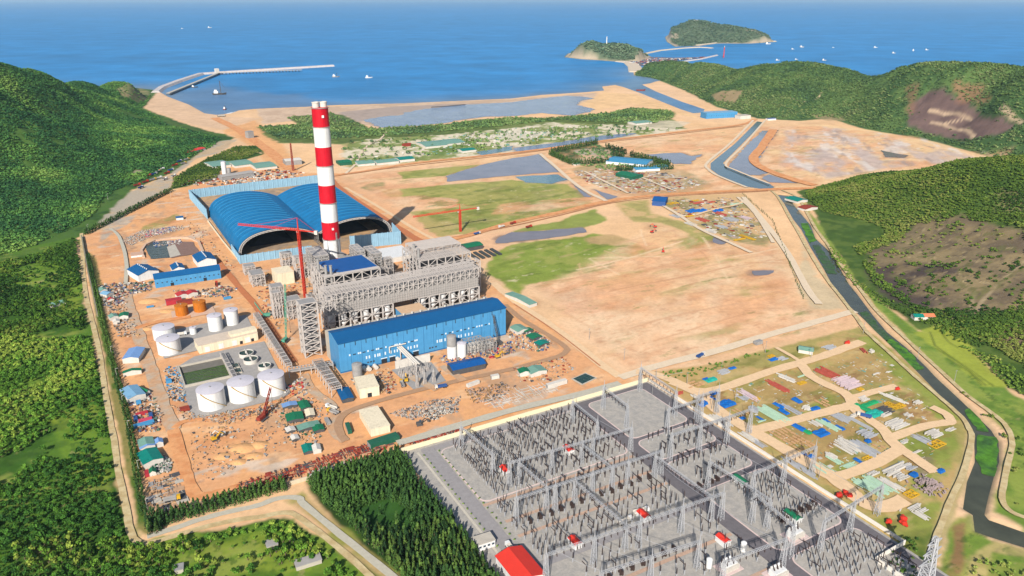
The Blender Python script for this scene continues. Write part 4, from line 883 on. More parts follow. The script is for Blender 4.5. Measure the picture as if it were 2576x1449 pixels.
m_slab = cmat('grey_slab', 176, 170, 164, rough=0.9, var=0.15, scale=0.2)
m_green = cmat('green_roof_sheet', 34, 122, 84, rough=0.55, var=0.16, scale=0.2, stripes=(1.2, 0.12))
m_paleg = cmat('faded_green_sheet', 126, 168, 150, rough=0.6, var=0.16, scale=0.2, stripes=(1.2, 0.1))
m_teal = cmat('teal_roof_sheet', 20, 134, 118, rough=0.55, var=0.16, scale=0.3, stripes=(1.2, 0.1))
m_ltblue = cmat('light_blue_roof_sheet', 132, 178, 208, rough=0.55, var=0.1, scale=0.2, stripes=(1.2, 0.08))
m_ltblue2 = cmat('powder_blue_roof_sheet', 128, 166, 216, rough=0.55, var=0.1, scale=0.2, stripes=(1.2, 0.08))
m_contg = cmat('container_green', 44, 104, 80, rough=0.6, var=0.15)
m_yellow = cmat('yellow_paint', 226, 176, 46, rough=0.6, var=0.15)
m_cgreen = cmat('crane_green', 96, 168, 140, rough=0.6, var=0.15)
m_coal = mat('coal', (0.035, 0.033, 0.035), rough=0.95, var=0.4, scale=0.1)
m_wgreen = water_mat('green_basin_water', C(74, 96, 46), rough=0.2, wave=0.3, scale=0.2, var=0.3)
m_wdark = water_mat('dark_basin_water', C(30, 66, 62), rough=0.15, wave=0.3, scale=0.2)
m_band = [m_red, m_white]

# chimney
t = thing('chimney', 'tall chimney banded red and white rising behind the boiler house', 'chimney', E2W(264.5, 958))
mb = MB(); H9 = 222.0 / 9; pr, ms = [], []
for i in range(9):
    z0, z1 = i * H9, (i + 1) * H9; r0 = 11.4 - 1.2 * z0 / 222; r1 = 11.4 - 1.2 * z1 / 222
    if i == 0: pr.append((r0, z0))
    pr.append((r1, z1)); ms.append(i % 2)
mb.lathe(pr, n=40, mz=ms + [0]); mb.build('shaft', [m_red, m_white], t, True)
for x in (-4.9, 4.9):
    mb = MB(); mb.lathe([(4.3, 218), (4.3, 227.2), (4.7, 227.3), (4.7, 228.6), (3.9, 228.7), (3.9, 226.0)], x=x, n=20); mb.build('flue', m_dirtywhite, t, True)
for z in (49.6, 99, 148, 197.5, 221):
    mb = MB(); mb.lathe([(11.5 - 1.2 * z / 222, z), (12.3 - 1.2 * z / 222, z + .1), (12.3 - 1.2 * z / 222, z + .7), (11.5 - 1.2 * z / 222, z + .75)], n=40); mb.build('gallery', m_grey, t)
for z in (210.0, 64.0): mb = MB(); mb.box(-1.3, 1.3, -11.5, -9.5, z, z + 3); mb.build('opening_cover', m_white, t)
mb = MB(); mb.bar((3.6, -11.6, 0), (3.2, -10.6, 60), 0.35); mb.bar((5, -11.2, 0), (4.6, -10.2, 60), 0.3)
for i in range(20): mb.bar((3.5, -11.5, i * 3), (4.9, -11.1, i * 3 + 1.5), 0.2)
mb.build('hoist_rail', m_grey, t)

# coal sheds: two vaults
m_rib = cmat('pale_blue_rib', 58, 144, 192)
def vault(name, label, e_c, side, n0, n1):
    t = thing(name, label, 'coal shed', E2W(e_c, n0))
    prof = []
    for i in range(17):
        a = math.pi / 2 * i / 16; prof.append((-57 * math.cos(a) ** 0.9, 35.5 * math.sin(a) ** 0.72))
    for i in range(1, 13): prof.append((60 * i / 12, 35.5 - 15.0 * (i / 12) ** 2.1))
    prof = [(x * side, z) for x, z in prof]
    L = n1 - n0
    def skin(off, m, nm, y0=0.0, y1=L, N=64):
        mb = MB(); k = len(prof); vs = []
        for j in range(N + 1):
            y = y0 + (y1 - y0) * j / N
            rib = 0.9 * (1 if (j % 8) == 0 else 0) if off == 0 else 0
            for x, z in prof: vs.append((x * (1 - off / 60), y, z * (1 - off / 36) + rib))
        fs = []
        for j in range(N):
            for i in range(k - 1):
                q = (j * k + i, j * k + i + 1, (j + 1) * k + i + 1, (j + 1) * k + i)
                fs.append(q if side > 0 else q[::-1])
        mb.add(vs, fs); return mb.build(nm, m, t, True)
    skin(0, m_arch, 'roof', N=128); skin(1.6, m_archin, 'lining', 0.5, L - .5, 12)
    mb = MB()
    k = len(prof)
    for i in range(k - 1):
        a, b = prof[i], prof[i + 1]; f = lambda p, s_, y: (p[0] * s_, y, p[1] * s_)
        mb.bar(f(a, 0.995, -.6), f(b, 0.995, -.6), 0.45); mb.bar(f(a, 0.94, -.4), f(b, 0.94, -.4), 0.3)
        mb.bar(f(a, 0.99, -.5), f(b, 0.945, -.5), 0.22); mb.bar(f(b, 0.99, -.5), f(b, 0.945, -.5), 0.2)
    mb.build('arch_truss', m_steel, t)
    for j in range(1, 15):
        mb = MB(); y = L * j / 15
        for a, b in zip(prof[5:24], prof[6:25]): mb.bar((a[0], y, a[1] + .5), (b[0], y, b[1] + .5), .34)
        mb.build('roof_rib', m_rib, t)
    mb = MB(); o = [(x, z) for x, z in prof]
    n = len(o); vs = [(x, L - 0.2, z - .3) for x, z in o] + [(o[-1][0], L - 0.2, 0)]
    mb.add(vs, [tuple(range(n + 1))]); mb.build('back_wall', m_arch, t)
    mb = MB(); x = 60 * side
    for i in range(int(L / 8)): mb.box(x - .5, x + .5, i * 8, i * 8 + .8, 0, 20)
    mb.box(x - .35, x + .35, 0, L * 0.5, 8, 20.2); mb.build('valley_wall', m_grey, t)
    mb = MB(); mb.add([(-34, 40, 0), (34, 40, 0), (34, L - 20, 0), (-34, L - 20, 0), (-4, 62, 12), (4, 62, 12), (4, L - 40, 12), (-4, L - 40, 12)], [(0, 1, 5, 4), (1, 2, 6, 5), (2, 3, 7, 6), (3, 0, 4, 7), (4, 5, 6, 7)])
    p = mb.build('coal_heap', m_coal); p.location = E2W(e_c, n0 + 4, 0.3); p.rotation_euler = (0, 0, SITE)
    tag(p, 'long dark coal heap under the %s blue vault' % ('left' if side > 0 else 'right'), 'coal heap')
    return t
vault('coal_shed', 'left blue barrel vaulted coal shed with open arched front', 221, 1, 1088, 1345)
vault('coal_shed', 'right blue barrel vaulted coal shed half hidden by the chimney', 341, -1, 1088, 1345)
sheet('coal_yard', None, 0.6, mat('coal_floor', C(176, 152, 128), rough=0.95, var=0.3, scale=0.1, col2=C(206, 166, 122)), world=[tuple(E2W(a, b)[:2]) for a, b in ((163, 1066), (398, 1042), (404, 1500), (160, 1500))])
def wall_run(name, label, cat, pts, h, th, m, pix=True, ribs=0, base=0.0, group=None):
    P = [W(*p) if pix else E2W(*p) for p in pts]
    mb = MB(); o = P[0]
    for a, b in zip(P[:-1], P[1:]):
        d = (b - a).normalized(); n = Vector((-d.y, d.x, 0)) * th / 2
        q = [a + n, a - n, b - n, b + n]; mb.prism([(v.x - o.x, v.y - o.y) for v in q], base, h, 0)
        if ribs:
            L = (b - a).length; k = int(L / ribs)
            for i in range(k + 1):
                c = a + d * min(L - .2, i * ribs) - o; mb.box(c.x - th, c.x + th, c.y - th, c.y + th, base, h + 0.5)
    ob = mb.build(name, m); ob.location = (o.x, o.y, 0)
    return tag(ob, label, cat, group)
wall_run('wind_screen', 'pale blue corrugated screen before the left coal shed mouth', 'wall', [(161, 1120), (161, 1062), (262, 1058)], 12, 0.8, m_fence, False, 8)
wall_run('wind_screen', 'pale blue corrugated screen at the right end of the coal sheds', 'wall', [(318, 1050), (392, 1037), (398, 1086)], 20, 0.8, m_fence, False, 8)
wall_run('wind_screen', 'long pale blue screen round the back of the coal yard', 'wall', [(522, 553), (479, 503), (640, 482), (800, 464)], 17, 0.8, m_fence, True, 9)
wall_run('kerb_wall', 'low cream kerb wall along the left foot of the coal shed', 'wall', [(597, 655), (560, 610), (523, 560)], 2.5, 1.2, m_cream)

# lattice frames
def frame(mb, x0, x1, y0, y1, zs, nx, ny, r=0.45, rb=0.3, braces=True, inner=False, m=0):
    xs = [x0 + (x1 - x0) * i / nx for i in range(nx + 1)]; ys = [y0 + (y1 - y0) * i / ny for i in range(ny + 1)]
    for i, x in enumerate(xs):
        for j, y in enumerate(ys):
            if inner or i in (0, nx) or j in (0, ny): mb.bar((x, y, zs[0]), (x, y, zs[-1]), r, m)
    for z in zs[1:]:
        for y in (ys if z == zs[-1] or inner else (ys[0], ys[-1])): mb.bar((x0, y, z), (x1, y, z), rb, m)
        for x in (xs if z == zs[-1] or inner else (xs[0], xs[-1])): mb.bar((x, y0, z), (x, y1, z), rb, m)
    if braces:
        for a, b in zip(zs[:-1], zs[1:]):
            for y in (y0, y1):
                for i in range(nx):
                    if (i + zs.index(a)) % 2 == 0: mb.bar((xs[i], y, a), (xs[i + 1], y, b), rb * .8, m)
                    else: mb.bar((xs[i + 1], y, a), (xs[i], y, b), rb * .8, m)
            for x in (x0, x1):
                for i in range(ny):
                    if (i + zs.index(a)) % 2 == 0: mb.bar((x, ys[i], a), (x, ys[i + 1], b), rb * .8, m)
                    else: mb.bar((x, ys[i + 1], a), (x, ys[i], b), rb * .8, m)
def lev(a, b, n): return [a + (b - a) * i / n for i in range(n + 1)]
def boiler(label, e0, e1, roof):
    t = thing('boiler_house', label, 'boiler house', E2W(e0, 812)); w = e1 - e0
    mb = MB(); frame(mb, 0, w, 0, 56, lev(0, 50, 6), 6, 5, 0.55, 0.38)
    mb.build('steel_frame', m_steel, t)
    mb = MB(); frame(mb, -4, w + 7, -13, -0.6, lev(0, 42, 5), 8, 2, 0.5, 0.34); mb.build('front_frame', m_steel, t)
    mb = MB()
    for z in range(6, 41, 3): mb.box(2, w + 4, -9.5, -9, z, z + 1.3)
    for z in lev(10, 40, 4): mb.box(0, w + 3, -9, -1, z - .2, z)
    mb.build('louvre_deck', m_dgrey if not roof else m_grey, t)
    mb = MB()
    for z in lev(8, 44, 5)[:-1]: mb.box(1.5, w - 1.5, 2, 54, z - .25, z)
    mb.box(10, w - 10, 10, 44, 6, 43); mb.build('boiler_body', m_dgrey, t)
    if roof:
        mb = MB(); mb.prism([(10, 14), (34, 4), (34, 1), (w - 1, 1), (w - 4, 55), (8, 55)], 50.4, 51.4); mb.build('roof', m_blueroof2, t)
    mb = MB()
    for i in range(16 if not roof else 6): mb.bar((0, (56 if not roof else 14) * i / 15, 51.2), (w, (56 if not roof else 14) * i / 15, 51.2), 0.35)
    if not roof:
        for i in range(26): mb.bar((w * i / 25, 0, 51.8), (w * i / 25, 56, 51.8), 0.2)
        frame(mb, 4, w - 3, 22, 55, [51, 57], 5, 3, .35, .3)
        for i in range(14): mb.bar((4, 22 + 33 * i / 13, 57.4), (w - 3, 22 + 33 * i / 13, 57.4), 0.3)
    mb.build('roof_beams', m_steel, t)
    for x, y in ((3, 10), (5.5, 30)) if not roof else ((4, 6), (3, 34), (9, 3)):
        mb = MB(); mb.tube((x, y, 40), (x, y, 62), 1.6, 12); mb.tube((x, y, 62), (x, y, 62.6), 2.0, 12); mb.build('vent_stack', m_grey, t, True)
    return t
boiler('boiler house of grey steel with a bright blue roof before the chimney', 212, 279, True)
boiler('second boiler house, a bare grey steel skeleton right of the chimney', 330, 399, False)
# bunker bay
t = thing('bunker_bay', 'long grey bunker bay on legs over white silos behind the turbine hall', 'bunker bay', E2W(197, 758))
mb = MB(); frame(mb, 0, 186, 0, 26, lev(37, 49, 2), 31, 2, 0.4, 0.3)
for i in range(63): mb.bar((186 * i / 62, 0, 49.6), (186 * i / 62, 26, 49.6), 0.22)
for i in range(9): mb.bar((0, 26 * i / 8, 50), (186, 26 * i / 8, 50), 0.22)
mb.build('gallery_frame', m_steel, t)
mb = MB(); mb.box(0.6, 185.4, 0.6, 25.4, 25.5, 36.8); mb.build('coal_hopper_deck', m_slab, t)
mb = MB(); mb.box(1.2, 184.8, 4, 22, 37.2, 44); mb.build('conveyor_casing', m_grey, t)
mb = MB(); frame(mb, 0, 76, 0, 26, lev(0, 25.4, 3), 6, 2, 0.65, 0.4); frame(mb, 108, 186, 0, 26, lev(0, 25.4, 3), 6, 2, 0.65, 0.4); mb.build('leg_frame', m_steel, t)
mb = MB()
for i in range(62): mb.bar((186 * i / 62, -0.15, 25.6), (186 * i / 62, -0.15, 37), 0.18)
for z in (28, 31, 34): mb.bar((0, -.2, z), (186, -.2, z), .15)
mb.build('deck_studs', m_steel, t)
for x0 in (6.3, 114.5):
    for i in range(6):
        x = x0 + i * 12.8; mb = MB(); mb.lathe([(1.0, 5.5), (4.0, 11.5), (4.4, 11.6), (4.4, 25.3)], x=x, y=7, n=20); s_ = mb.build('silo', m_white, t, True)
        mb = MB(); mb.lathe([(4.6, 14), (4.6, 14.8)], x=x, y=7, n=20); mb.build('silo_band', m_grey, s_)
mb = MB(); mb.box(2, 74, 14, 25, 0.2, 24); mb.box(110, 184, 14, 25, 0.2, 24); mb.build('mill_wall', m_dgrey, t)
# turbine hall
t = thing('turbine_hall', 'long light blue turbine hall with dark blue roof', 'turbine hall', E2W(181.5, 668)); L = 188.5
mb = MB(); mb.box(0, L, 0, 32, 0, 33, top=False); mb.add([(0, 0, 33), (0, 32, 33), (0, 20, 36.4)], [(0, 2, 1)]); mb.add([(L, 0, 33), (L, 32, 33), (L, 20, 36.4)], [(0, 1, 2)])
mb.build('wall', m_blue, t)
mb = MB(); mb.add([(-.8, -1, 32.9), (L + .8, -1, 32.9), (L + .8, 20, 36.6), (-.8, 20, 36.6), (L + .8, 33, 33.6), (-.8, 33, 33.6)], [(0, 1, 2, 3), (3, 2, 4, 5)])
mb.add([(-.8, -1, 32.3), (L + .8, -1, 32.3), (L + .8, -1, 32.88), (-.8, -1, 32.88)], [(0, 1, 2, 3)]); rf = mb.build('roof', m_blueroof, t)
mb = MB(); mb.box(0, L, 33.2, 46, 0, 29.5); mb.build('rear_annex', m_conc, t)
vm = MB(); vm.tube((0, 0, 0), (0, 0, 1.6), 0.9, 10); vm.tube((0, 0, 1.6), (0, 0, 2.1), 1.3, 10); vme = vm.mesh('roof_vent', m_dirtywhite)
for i in range(34):
    o = link(bpy.data.objects.new('roof_vent', vme), t); o.location = (22 + i * 4.9, 37 + (i % 2) * 5, 29.6)
mb = MB()
for i in range(16): mb.box(12 + i * 11.2, 12.25 + i * 11.2, -0.12, 0.2, 0.5, 32)
mb.box(0, L, -0.1, 0.2, 0.4, 1.6); mb.build('wall_joints', cmat('joint_blue', 56, 112, 160), t)
def pane(w, h, m):
    b = MB(); b.box(0, w, -0.28, 0.1, 0, h); return b.mesh('window', m)
wl = pane(3.0, 1.1, m_glass); ww = pane(1.5, 1.8, m_winw); wv = pane(0.7, 4.2, m_glass); wt = pane(1.4, 3.2, m_winw)
def put(me, x, z, par, nm='window'):
    o = link(bpy.data.objects.new(nm, me), par); o.location = (x, 0, z); return o
for i in range(17): put(wv, 6 + i * 11.0, 27.4, t)
for x in (14, 24, 33, 42, 54, 68, 76, 110, 119, 128, 137, 147, 162, 173): put(wl, x, 17.2, t)
for x in (10, 19, 21, 29, 38, 40, 48, 58, 60, 63, 73, 80, 82, 115, 123, 133, 142, 152, 155, 158, 167): put(ww, x, 17.0, t)
for x in (27, 30, 36, 39, 41, 47, 53, 57, 60, 66, 72, 75, 79, 82, 105, 108, 110, 114, 117, 120, 126, 130, 133, 138, 142, 146): put(wt, x, 9.5, t)
for x in (28, 31, 34, 64, 67, 96, 99, 103, 150, 176): put(pane(1.8, 1.6, m_glass), x, 4.6, t)
for x in (43, 52, 78, 118, 128): put(pane(6, 5, m_dark), x, 0.2, t, 'door'); put(pane(7, 0.8, m_winw), x - .5, 5.6, t, 'door_canopy')
mb = MB(); mb.tube((52, -1.2, 17.5), (70, -1.2, 17.5), .6, 8); mb.tube((52, -1.2, 17.5), (52, -1.2, 11), .6, 8); mb.build('steam_pipe', m_dirtywhite, t, True)
# control building between the bunkers
t = thing('control_building', 'blue control building with sand coloured roof between the silo rows', 'building', E2W(275, 730))
mb = MB(); mb.box(0, 29, 0, 26, 0, 20); mb.build('wall', m_blue, t); mb = MB(); mb.box(-.4, 29.4, -.4, 26.4, 20.05, 20.6); mb.build('roof', cmat('sandy_roof', 222, 186, 150), t)
for i in range(6): put(pane(1.6, 1.6, m_winw), 2 + i * 4.4, 10, t)
# lattice stair tower
def lattice(name, label, cat, loc, w, d, h, n, m=None, taper=1.0, r=0.4, rb=0.26, rot=None, group=None):
    t = thing(name, label, cat, loc, rot, group); mb = MB()
    zs = lev(0, h, n)
    for a, b in zip(zs[:-1], zs[1:]):
        ka = 1 - (1 - taper) * a / h; kb = 1 - (1 - taper) * b / h
        A = [(x * w / 2 * ka, y * d / 2 * ka, a) for x, y in ((-1, -1), (1, -1), (1, 1), (-1, 1))]; B = [(x * w / 2 * kb, y * d / 2 * kb, b) for x, y in ((-1, -1), (1, -1), (1, 1), (-1, 1))]
        for i in range(4):
            j = (i + 1) % 4; mb.bar(A[i], B[i], r); mb.bar(B[i], B[j], rb); mb.bar(A[i], B[j], rb); mb.bar(A[j], B[i], rb)
    mb.build('lattice', m or m_steel, t); return t
t = lattice('conveyor_tower', 'tall grey lattice tower at the left end of the turbine hall', 'tower', E2W(169, 727), 17, 15, 60, 8, r=.6, rb=.36)
mb = MB()
for z in lev(7.5, 60, 7): mb.box(-8, 8, -7, 7, z - .3, z)
mb.build('platform', m_grey, t)
mb = MB(); frame(mb, 9, 28, -5, 6, [46, 52, 58], 3, 1, .35, .25); mb.build('link_bridge', m_steel, t)
# frames round the chimney foot
for lab, e0, e1, n0, n1, h in (('slatted grey duct tower left of the chimney foot', 226, 244, 905, 945, 46), ('slatted grey duct tower right of the chimney foot, nearest it', 281, 292, 905, 935, 44), ('slatted grey duct tower farthest right behind the blue roof', 297, 309, 890, 925, 42)):
    t = thing('duct_tower', lab, 'tower', E2W(e0, n0)); mb = MB(); frame(mb, 0, e1 - e0, 0, n1 - n0, lev(0, h, 5), 2, 3, .5, .36); mb.build('steel_frame', m_steel, t)
    mb = MB()
    for z in lev(h - 22, h, 6): mb.box(-.5, e1 - e0 + .5, -.5, n1 - n0 + .5, z - 2.2, z)
    mb.box(2, e1 - e0 - 2, 3, n1 - n0 - 3, 4, h - 24); mb.build('duct', m_grey, t)
for i, (px, py, w, d, h, lab) in enumerate(((648, 716, 16, 22, 16, 'grey lattice transfer house by the left coal shed wall'), (722, 672, 14, 12, 20, 'small grey lattice tower before the left coal shed mouth'), (700, 770, 14, 14, 26, 'open grey frame left of the red crane mast'), (760, 700, 16, 12, 30, 'tall open grey frame between the red crane and the left coal shed'), (740, 800, 16, 16, 24, 'open grey frame behind the lattice tower'), (700, 800, 10, 10, 32, 'slim grey lattice tower beside the green crane'), (628, 690, 14, 12, 12, 'grey conveyor house at the corner of the left coal shed'))):
    t = thing('steel_tower', lab, 'tower', W(px, py)); mb = MB(); frame(mb, -w / 2, w / 2, -d / 2, d / 2, lev(0, h, 4), 3, 2, .4, .28); mb.build('steel_frame', m_steel, t)
    mb = MB(); mb.box(-w / 2 + 1, w / 2 - 1, -d / 2 + 1, d / 2 - 1, h * .72, h + .3); q = MB(); q.box(-w / 2 + 3, w / 2 - 3, -d / 2 + 2, d / 2 - 2, 0.2, h * .4); q.build('plinth_house', m_slab, t); mb.build('cladding', m_grey if i % 2 == 0 else m_slab, t)

for i, (e, n, w, d, h) in enumerate(((216, 872, 9, 12, 30), (228, 888, 8, 8, 24), (240, 878, 12, 8, 34), (250, 884, 8, 10, 28), (284, 876, 10, 10, 40), (290, 892, 8, 10, 30), (302, 872, 9, 8, 26), (312, 884, 10, 10, 34), (246, 930, 9, 9, 22), (278, 940, 8, 8, 24), (214, 850, -6, 12, 26), (206, 830, 7, 9, 20), (200, 850, 9, 9, 16), (316, 850, 9, 12, 22), (322, 905, 10, 9, 14))):
    t = thing('scaffold', 'narrow grey scaffold frame crowded round the chimney foot and boilers', 'scaffold', E2W(e, n), None, 'scaffolds round the chimney foot'); mb = MB(); w = abs(w); frame(mb, 0, w, 0, d, lev(0, h, int(h / 4)), 2, 2, .28, .2); mb.build('frame', m_steel, t)
    mb = MB()
    for z in lev(0, h, int(h / 8) + 1)[1:]: mb.box(.4, w * .8, .4, d * .9, z - 1.2, z - .2)
    mb.build('platform', m_grey if i % 3 else m_dgrey, t)
for lab, a, b, z in (('left grey flue duct running from the boiler house to the chimney', (240, 868), (258, 950), 26), ('right grey flue duct running from the boiler house to the chimney', (286, 868), (271, 950), 26)):
    p, q = E2W(*a), E2W(*b); d = q - p; t = thing('flue_duct', lab, 'duct', p, math.atan2(d.y, d.x)); L = d.length; mb = MB(); mb.box(0, L, -3, 3, z, z + 6)
    for i in range(int(L / 5)): mb.box(i * 5, i * 5 + .5, -3.3, 3.3, z - .3, z + 6.3)
    mb.build('duct', m_grey, t); mb = MB(); frame(mb, 2, L - 2, -3.2, 3.2, [0, z * .5, z - .4], 5, 1, .35, .25); mb.build('support', m_steel, t)
# buildings
def shed(name, label, cat, fl, fr, depth, h, rise, axis='x', wall=None, roof=None, zc=0.0, group=None, wins=0, door=0, rot=None, ov=.6):
    a, b = W(*fl, zc), W(*fr, zc); L = (b - a).length
    if rot is None: rot = math.atan2(b.y - a.y, b.x - a.x)
    t = thing(name, label, cat, (a.x, a.y, 0), rot, group)
    mb = MB(); mb.box(0, L, 0, depth, 0, h, top=rise == 0)
    if rise: mb.gend(0, L, 0, depth, h, h + rise, 0, axis)
    mb.build('wall', wall or m_dirtywhite, t)
    mb = MB()
    if rise: mb.gable(0, L, 0, depth, h + .05, h + rise + .05, 0, axis, ov)
    else: mb.box(-.3, L + .3, -.3, depth + .3, h + .02, h + .5)
    mb.build('roof', roof or m_blueroof, t)
    for i in range(wins):
        b_ = MB(); x = L * (i + .5) / wins - .9; b_.box(x, x + 1.8, -.12, .1, h * .45, h * .45 + 1.5); b_.build('window', m_glass, t)
    for i in range(door):
        b_ = MB(); x = L * (i + .5) / door - 2; b_.box(x, x + 4, -.15, .1, .05, min(4.4, h * .7)); b_.build('door', m_dark, t)
    return t
t = shed('warehouse', 'long light blue warehouse with a band of dark windows', 'warehouse', (392, 728), (557, 703), 18, 12.5, 4.5, 'x', m_blue, m_blueroof, door=2, wins=14)
def roofvents(t, L, d, z, n, axis='x'):
    vm = MB(); vm.tube((0, 0, 0), (0, 0, 1.2), .6, 8); vm.tube((0, 0, 1.2), (0, 0, 1.6), .95, 8); me = vm.mesh('roof_vent', m_white)
    for i in range(n):
        o = link(bpy.data.objects.new('roof_vent', me), t); f = (i + .7) / (n + .4)
        o.location = (L * f, d / 2, z) if axis == 'x' else (L / 2, d * f, z)
t = shed('warehouse', 'white walled workshop with blue pitched roof left of the warehouse row', 'warehouse', (350, 712), (402, 699), 36, 9, 4, 'y', m_white, m_blueroof); roofvents(t, 27, 36, 13, 6, 'y')
t = shed('warehouse', 'smallest blue roofed shed behind the long blue warehouse', 'warehouse', (436, 692), (466, 687), 22, 6, 3, 'y', m_white, m_blueroof); roofvents(t, 16, 22, 9, 4, 'y')
t = shed('warehouse', 'blue roofed workshop behind the right end of the long warehouse', 'warehouse', (500, 678), (546, 670), 36, 9, 4, 'y', m_white, m_blueroof); roofvents(t, 25, 36, 13, 6, 'y')
shed('hut', 'small white hut with blue roof on the upper left of the site', 'hut', (444, 557), (462, 555), 9, 4, 1.5, 'x', m_white, m_blueroof)
# ash pond with paddocks
sheet('basin_water', None, 0.75, water_mat('ash_pond_water', C(78, 88, 84), rough=.2, wave=.2, var=.3), world=rag([(365, 625), (385, 613), (420, 608), (428, 652), (380, 655)], .6, 8))
sheet('basin_mud', None, 0.7, mat('ash_mud', C(146, 116, 104), rough=.9, var=.2), world=rag([(424, 610), (485, 612), (503, 640), (430, 653)], .6, 8))
sheet('basin_ramp', None, 0.85, m_conc, world=[tuple(v) for v in WP([(420, 625), (440, 618), (455, 645), (428, 652)])])
wall_run('basin_wall', 'low pinkish wall curving round the ash settling pond', 'wall', [(362, 652), (356, 635), (366, 620), (390, 609), (430, 603), (475, 602), (500, 612), (512, 640)], 2.2, 3.5, cmat('pinkish_concrete', 222, 186, 158, rough=.9))
shed('pump_pit', 'square white walled pit beside the ash pond', 'pit', (330, 652), (362, 648), 16, 3, 0, 'x', m_white, cmat('pit_floor', 216, 176, 150))

# tanks
def tank(label, e, n, r, h, wall, roof=None, group=None, stair=True, name='storage_tank'):
    t = thing(name, label, 'tank', E2W(e, n)); 
    if group: t['group'] = group
    mb = MB(); mb.lathe([(r, 0), (r, h)], n=40); mb.build('shell', wall, t, True)
    mb = MB(); mb.lathe([(r + .25, h - .3), (r + .25, h + .15), (r * .5, h + r * .09), (.4, h + r * .13)], n=40); rf = mb.build('roof', roof or m_tankroof, t, True)
    mb = MB(); mb.tube((0, 0, h + r * .1), (0, 0, h + r * .13 + .8), .7, 8); mb.build('roof_hatch', m_grey, rf)
    if stair:
        mb = MB(); N = 22
        for i in range(N):
            a0, a1 = -2.4 + 1.9 * i / N, -2.4 + 1.9 * (i + 1) / N; z0, z1 = h * (1 - i / N), h * (1 - (i + 1) / N)
            for rr in (r + .3, r + 1.1): mb.bar((rr * math.cos(a0), rr * math.sin(a0), z0 + .2), (rr * math.cos(a1), rr * math.sin(a1), z1 + .2), .18)
            mb.bar(((r + .2) * math.cos(a0), (r + .2) * math.sin(a0), z0), ((r + 1.2) * math.cos(a0), (r + 1.2) * math.sin(a0), z0), .2)
        mb.build('spiral_stair', cmat('stair_ochre', 206, 172, 110), t)
    return t
G3 = None
tank('white tank at the left end of the front row of three', 59.5, 664, 12, 18.2, m_white); tank('white tank in the middle of the front row of three', 86.5, 665, 12, 18.2, m_white); tank('white tank at the right end of the front row, by the pipe rack', 114, 664, 12, 18.2, m_white)
tank('nearer white tank of the overlapping pair at the left road', 39.5, 806, 11.6, 15.8, m_white); tank('farther white tank of the overlapping pair at the left road', 39, 847, 11.4, 13, m_white, stair=False)
tank('tall white tank behind the cream building, the left one', 92, 842, 7.8, 17.5, m_white, stair=False); tank('tall white tank behind the cream building, the right one', 111, 850, 7.8, 17.5, m_white, stair=False); tank('smallest white tank between the big pair and the cream building', 68, 842, 3.6, 8, m_white, stair=False)
tank('orange primer coated tank, the left of the two', 64.5, 906, 7.2, 12.5, m_orange, m_orange, stair=False); tank('orange primer coated tank, the right of the two', 85, 908, 7.2, 12.5, m_orange, m_orange, stair=False)
sheet('tank_yard', None, .55, m_slab, world=[tuple(E2W(*q)[:2]) for q in ((32, 790), (128, 800), (130, 868), (30, 862))]); sheet('tank_yard', None, .56, m_slab, world=[tuple(E2W(*q)[:2]) for q in ((40, 646), (128, 646), (132, 782), (60, 780), (40, 762))]); sheet('tank_yard', None, .58, cmat('pink_bund_floor', 226, 190, 164), world=[tuple(E2W(*q)[:2]) for q in ((52, 892), (100, 892), (100, 920), (54, 922))])
t = shed('treatment_building', 'long cream flat roofed water treatment building with tall bays', 'building', (502, 893), (650, 858), 20, 9, 0, 'x', m_cream, cmat('pale_flat_roof', 226, 206, 184)); 
mb = MB(); mb.box(34, 62, 2, 12, 9.6, 12.5); mb.build('roof_block', m_cream, t)
for x in (6, 20, 34, 48): b_ = MB(); b_.box(x, x + 5, -.2, .1, .1, 6); b_.build('roller_door', m_white, t)
for x in (42, 54): b_ = MB(); b_.box(x, x + 3, -.2, .1, .1, 3.6); b_.build('door', m_dark, t)
# clarifiers
for i, (e, n, r, l) in enumerate(((108, 755, 7.5, 'round clarifier with dark water, the farthest of three'), (109, 738, 7.5, 'round clarifier with dark water, the middle of three'), (118, 716, 6.5, 'round clarifier with dark water, the nearest of three'))):
    t = thing('clarifier', l, 'clarifier', E2W(e, n)); mb = MB(); mb.lathe([(r, 0), (r, 4.5), (r - .6, 4.5), (r - .6, 3.6)], n=30); mb.build('basin', m_dirtywhite, t, True)
    mb = MB(); mb.lathe([(r - .62, 3.6), (.1, 3.62)], n=30); mb.build('water', m_wdark, t)
    mb = MB(); mb.box(-.5, .5, -r, r, 4.6, 5.0); mb.tube((0, 0, 3), (0, 0, 6), 1, 10); mb.build('scraper_bridge', m_dirtywhite, t)
t = thing('reservoir', 'rectangular basin of green water beside the clarifiers', 'basin', E2W(43, 713)); mb = MB()
for x0, x1, y0, y1 in ((-1, 42, -1.2, 0), (-1, 42, 46, 47.2), (-1, 0, 0, 46), (41, 42, 0, 46)): mb.box(x0, x1, y0, y1, 0, 3)
mb.build('basin_wall', m_conc, t); mb = MB(); mb.box(0, 41, 0, 46, .1, .9); mb.build('water', m_wgreen, t)
mb = MB(); mb.box(0.05, 40.95, 31, 45.9, .95, 1.05); mb.build('silt_bank', mat('silt', C(128, 122, 112), rough=.9, var=.25), t)
for x, y in ((92, 735), (92, 722)):
    t = thing('settling_pit', 'small dark water pit left of the clarifiers, the %s one' % ('farther' if y > 730 else 'nearer'), 'basin', E2W(x, y)); mb = MB(); mb.box(-4.5, 4.5, -5, 5, 0, 2); mb.build('pit_wall', m_conc, t); mb = MB(); mb.box(-3.8, 3.8, -4.3, 4.3, 2.02, 2.1); mb.build('water', m_wdark, t)
